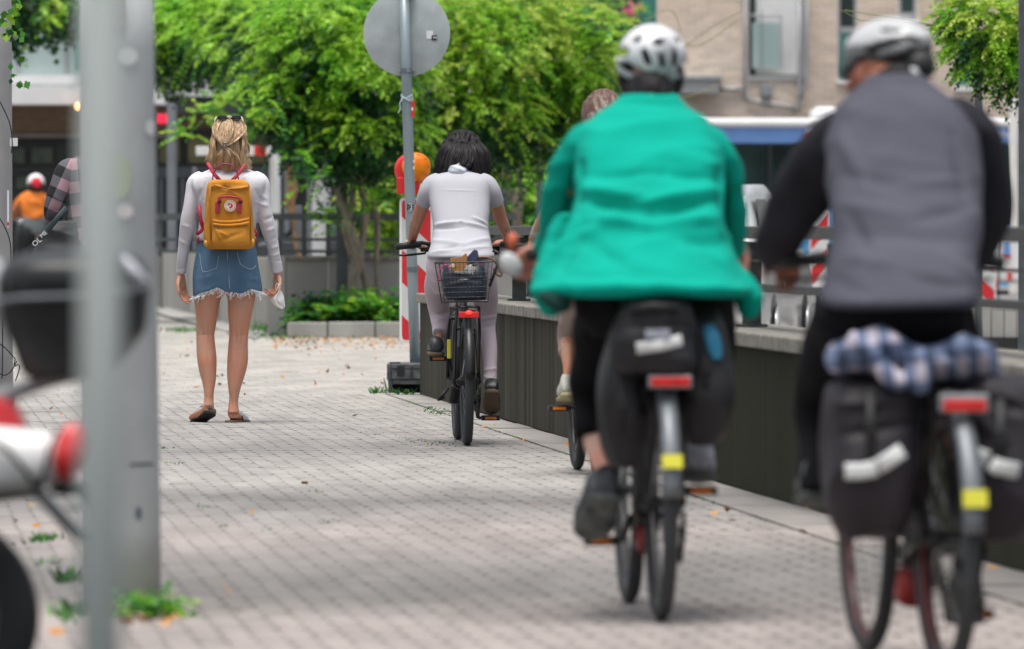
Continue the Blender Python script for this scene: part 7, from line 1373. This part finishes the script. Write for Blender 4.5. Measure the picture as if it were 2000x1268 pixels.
# ------------------------------------------------------------------ cyclist hidden behind the green jacket
D = 35.0
bikeD = bicycle(Vector((W(1168, 935, D).x, D, 0)), math.radians(4.5), 'bicycle mostly hidden behind the rider in the green jacket', M['steeldark'], R=.335, crank_deg=4, fender_mat=M['black'], bar_w=.31, bar_z=1.03, seat_z=.90)
p5 = root('person', Vector((W(1165, 930, D).x, D + .4, 0)), 'brown haired cyclist with pale jacket sleeve and trainers, mostly hidden by the green jacket', 'person')
b = MB(); torso(b, D + .2, [(1140, 1220, 290, .3, .10), (1128, 1232, 380, .18, .12), (1130, 1230, 480, .04, .13), (1122, 1240, 560, .0, .15)], n=24); limb(b, D + .2, [(1180, 225, .45, 20), (1180, 262, .38, 20), (1180, 295, .3, 32)], n=14)
limb(b, D + .2, [(1140, 288, .3, 18), (1112, 320, .36, 15), (1080, 380, .44, 13), (1055, 435, .52, 10), (1040, 470, .60, 9)], n=14); limb(b, D + .2, [(1220, 288, .3, 18), (1245, 330, .36, 15), (1265, 390, .44, 13), (1275, 440, .52, 10), (1275, 475, .60, 9)], n=14)
limb(b, D, [(1145, 570, .3, 36), (1122, 640, .6, 26), (1112, 685, .5, 18), (1112, 715, .45, 13), (1112, 745, .42, 12)], n=16); limb(b, D, [(1205, 570, .3, 36), (1215, 660, .5, 24), (1215, 760, .4, 16), (1212, 800, .35, 12)], n=16)
hc = W(1180, 228, D + .68); head(b, hc, Matrix.Rotation(-.15, 3, 'X')); hand(b, W(1042, 476, D + .82), (.4, .8, -.3), (0, .3, -1), 1, (.7, .9, .8)); hand(b, W(1272, 480, D + .82), (-.4, .8, -.3), (0, .3, -1), -1, (.7, .9, .8))
skin('body', b, m_tan, p5, .008); face_parts(hc, I3, p5)
m_pale = mat('pale_grey_green_jacket', (.42, .43, .38), .8, var=.08, vs=6, bump=.001, bs=60)
t = MB(); torso(t, D + .2, [(1150, 1210, 268, .3, .08), (1125, 1235, 288, .3, .13), (1112, 1248, 330, .26, .14), (1118, 1242, 420, .12, .14), (1112, 1250, 520, .0, .15), (1110, 1252, 556, -.02, .16)], n=36)
limb(t, D + .2, [(1140, 285, .3, 18), (1122, 296, .32, 20), (1106, 335, .38, 17), (1085, 380, .44, 15.5), (1066, 420, .50, 13), (1050, 452, .56, 11), (1044, 466, .6, 10)], n=18); limb(t, D + .2, [(1220, 285, .3, 18), (1240, 296, .32, 20), (1256, 340, .38, 17), (1268, 400, .46, 15), (1275, 450, .55, 11)], n=18)
cloth('jacket', t, m_pale, p5, .008, None, (.005, 8)); t = MB(); torso(t, D + .2, [(1115, 1248, 540, -.02, .15), (1112, 1250, 575, 0, .16), (1130, 1235, 600, 0, .1)], n=28); limb(t, D, [(1142, 570, .3, 38), (1122, 620, .5, 30), (1112, 660, .6, 23), (1110, 685, .52, 19), (1110, 692, .5, 17)], n=18); limb(t, D, [(1208, 570, .3, 38), (1216, 640, .5, 28), (1216, 740, .42, 20), (1213, 780, .36, 17)], n=18)
cloth('trousers', t, mat('dusty_pink_trousers', (.26, .20, .18), .85, var=.1), p5, .008, None, (.005, 9))
shoe(p5, W(1113, 772, D + .38), W(1106, 785, D + .64), (0, 0, 1), .05, mat('pale_green_trainer', (.42, .44, .36), .7, col2=(.55, .55, .50), vs=25), mat('yellowish_sole', (.38, .34, .18), .7), .10); shoe(p5, W(1212, 805, D + .2), W(1212, 815, D + .46), (0, 0, 1), .05, mat('pale_trainer', (.42, .44, .36), .7), m_trs, .10)
q = MB(); q.ell(W(1180, 224, D + .67), (.102, .125, .118), 22, 14); limb(q, D + .6, [(1180, 235, 0, 40), (1180, 260, -.05, 30)], n=16, ratio=.8); cloth('hair', q, mat('chestnut_hair', (.09, .045, .032), .45, col2=(.16, .09, .065), vs=14, stretch=(6, 1, .8)), p5, .007, None, (.006, 22, 2, 1, .4))

# ------------------------------------------------------------------ bent person in the checked shirt behind the poles
D = 44.5
p6 = root('person', G(195, 826), 'person in pink, grey and black checked shirt bending behind the poles at left', 'person')
b = MB(); torso(b, D, [(140, 240, 330, 0, .10), (150, 240, 400, 0, .12), (160, 245, 470, 0, .12)], n=20); limb(b, D, [(205, 270, .1, 18), (200, 310, .05, 18), (195, 340, 0, 26)], n=12); hc = W(212, 272, D + .16); head(b, hc, Matrix.Rotation(-.7, 3, 'X'))
limb(b, D, [(150, 335, 0, 17), (122, 360, 0, 16), (104, 410, .02, 13), (120, 440, .12, 11), (150, 448, .25, 9), (170, 450, .32, 8)], n=12); limb(b, D, [(235, 335, 0, 17), (252, 380, 0, 15), (250, 430, .08, 12), (235, 450, .25, 9), (225, 452, .32, 8)], n=12)
limb(b, D, [(180, 480, 0, 32), (178, 600, 0, 23), (180, 640, 0, 18), (180, 780, 0, 12), (180, 815, 0, 10)], n=14); limb(b, D, [(225, 480, 0, 32), (225, 600, 0, 23), (222, 640, 0, 18), (220, 780, 0, 12), (220, 815, 0, 10)], n=14)
hand(b, W(172, 450, D + .34), (.5, .8, -.3), (0, 0, -1), 1); hand(b, W(223, 452, D + .34), (-.5, .8, -.3), (0, 0, -1), -1); skin('body', b, m_skin, p6, .008); face_parts(hc, Matrix.Rotation(-.7, 3, 'X'), p6)
m_buf = check_mat('pink_grey_black_check_flannel', [(.36, .215, .25), (.095, .09, .105), (.006, .006, .008)], (.134, .134), .12)
m_buf2 = check_mat('pink_grey_black_check_sleeve', [(.36, .215, .25), (.095, .09, .105), (.006, .006, .008)], (.128, .128), -.42)
t = MB(); torso(t, D, [(150, 232, 305, .05, .10), (128, 248, 318, .02, .13), (120, 256, 350, 0, .14), (128, 256, 400, 0, .14), (126, 258, 440, 0, .14), (114, 260, 476, .0, .14)], n=30); cloth('shirt', t, m_buf, p6, .008, [(150, 330, 148, 400, 0.0096, 4), (120, 440, 130, 476, 0.0096, 4), (140, 430, 146, 476, -0.0096, 4)], sm=2)
t = MB(); limb(t, D, [(146, 322, -.02, 16), (130, 334, -.04, 22), (120, 362, -.06, 22), (112, 388, -.06, 23), (104, 412, -.05, 19), (106, 430, .0, 16), (122, 440, .10, 15), (148, 446, .22, 13)], n=20, sub=5); limb(t, D, [(236, 322, 0, 16), (252, 345, 0, 20), (256, 390, 0, 19), (250, 430, .08, 15), (236, 448, .22, 13)], n=18); cloth('sleeve', t, m_buf2, p6, .008, [(100, 380, 130, 400, .005, 4), (100, 410, 125, 415, -.005, 3)], sm=2)
t = MB(); torso(t, D, [(140, 255, 465, 0, .13), (146, 258, 520, 0, .14), (160, 246, 545, 0, .1)], n=24); limb(t, D, [(180, 490, 0, 34), (179, 600, 0, 27), (181, 700, 0, 22), (182, 810, 0, 17)], n=16); limb(t, D, [(226, 490, 0, 34), (226, 600, 0, 27), (223, 700, 0, 22), (221, 810, 0, 17)], n=16); cloth('jeans', t, mat('dark_jeans', (.02, .03, .045), .85), p6, .01, None, (.005, 9))
for x in (180, 221): shoe(p6, W(x, 821, D - .03), W(x - 2, 824, D + .22), (0, 0, 1), .045, m_shoe, M['blackmatt'], .08)
q = MB(); q.ell(W(210, 268, D + .13), (.09, .105, .10), 20, 12); cloth('hair', q, m_dkh, p6, .008, None, (.005, 20))
bq = root('shoulder_bag', W(95, 520, D), 'dark bag with a teal strap beside the person in the checked shirt', 'bag')
q = MB(); torso(q, D - .06, [(98, 158, 430, 0, .06), (74, 160, 470, 0, .10), (62, 160, 520, 0, .12), (68, 156, 560, 0, .11)], n=26, power=3); cloth('body', q, m_bag, bq, .008, None, (.006, 8)); q = MB(); q.tube([W(x, y, D - .18) for x, y in ((130, 405), (105, 435), (80, 465), (55, 490))], [.016] * 4, 8, flat=.25, up=(1, 0, .4)); part('strap', q, mat('dark_teal_webbing', (.012, .03, .036), .6), bq, True)
cc = W(72, 473, D - .19); tt = put_text('OL', .045, cc, (.75, 0, .65), (-.65, 0, .75), .001); part('strap_print', tt, M['whitep'], bq); tt = put_text('ME', .035, W(85, 458, D - .19), (.75, 0, .65), (-.65, 0, .75), .001); part('strap_print', tt, M['whitep'], bq)

# ------------------------------------------------------------------ far rider in orange
D = 120.0
p7 = root('person', Vector((W(62, 560, D).x, D, 0)), 'distant scooter rider in an orange jacket with a white and red helmet', 'person')
b = MB(); torso(b, D, [(46, 84, 385, 0, .12), (44, 86, 440, 0, .13), (44, 88, 470, 0, .14)], n=18); limb(b, D, [(68, 355, 0, 8), (68, 385, 0, 8)], n=10); head(b, W(69, 358, D), I3); limb(b, D, [(50, 390, 0, 7), (34, 405, .1, 6), (24, 420, .3, 5)], n=10); limb(b, D, [(82, 390, 0, 7), (92, 405, .1, 6), (92, 422, .3, 5)], n=10); limb(b, D, [(54, 465, 0, 10), (44, 500, .3, 8), (46, 560, .2, 6)], n=10); limb(b, D, [(78, 465, 0, 10), (84, 500, .3, 8), (82, 560, .2, 6)], n=10); skin('body', b, m_tan, p7, .015)
t = MB(); torso(t, D, [(58, 80, 370, 0, .08), (46, 86, 380, 0, .13), (42, 88, 400, 0, .16), (44, 88, 428, 0, .16)], n=22); limb(t, D, [(52, 384, 0, 9), (38, 398, .1, 9), (27, 415, .25, 7), (24, 425, .3, 6)], n=12); limb(t, D, [(80, 384, 0, 9), (92, 398, .1, 9), (94, 415, .25, 7)], n=12); cloth('jacket', t, mat('orange_jacket', (.82, .22, .025), .7, var=.1, vs=4), p7, .015, None, (.015, 5))
t = MB(); torso(t, D, [(44, 88, 424, 0, .15), (40, 90, 440, 0, .17), (42, 90, 458, 0, .17)], n=20); part('grey_hem', t, mat('grey_fabric', (.13, .15, .155), .8), p7, True); t = MB(); limb(t, D, [(56, 458, 0, 13), (44, 495, .3, 11), (46, 558, .2, 7)], n=12); limb(t, D, [(78, 458, 0, 13), (86, 495, .3, 11), (82, 558, .2, 7)], n=12); part('trousers', t, m_blk, p7, True)
hm = root('motorcycle_helmet', W(70, 372, D), 'white helmet with a red back on the distant orange rider', 'helmet')
t = MB(); t.ell(W(70, 357, D), (.138, .15, .145), 24, 16); part('shell', t, M['whitep'], hm, True); t = MB(); t.ell(W(70, 364, D - .05), (.13, .12, .13), 18, 12); part('black_rim', t, M['blackmatt'], hm, True); t = MB(); t.ell(W(71, 358, D - .13), (.085, .05, .10), 18, 12); part('red_patch', t, mat('bright_red_patch', (.75, .02, .05), .4), hm, True)
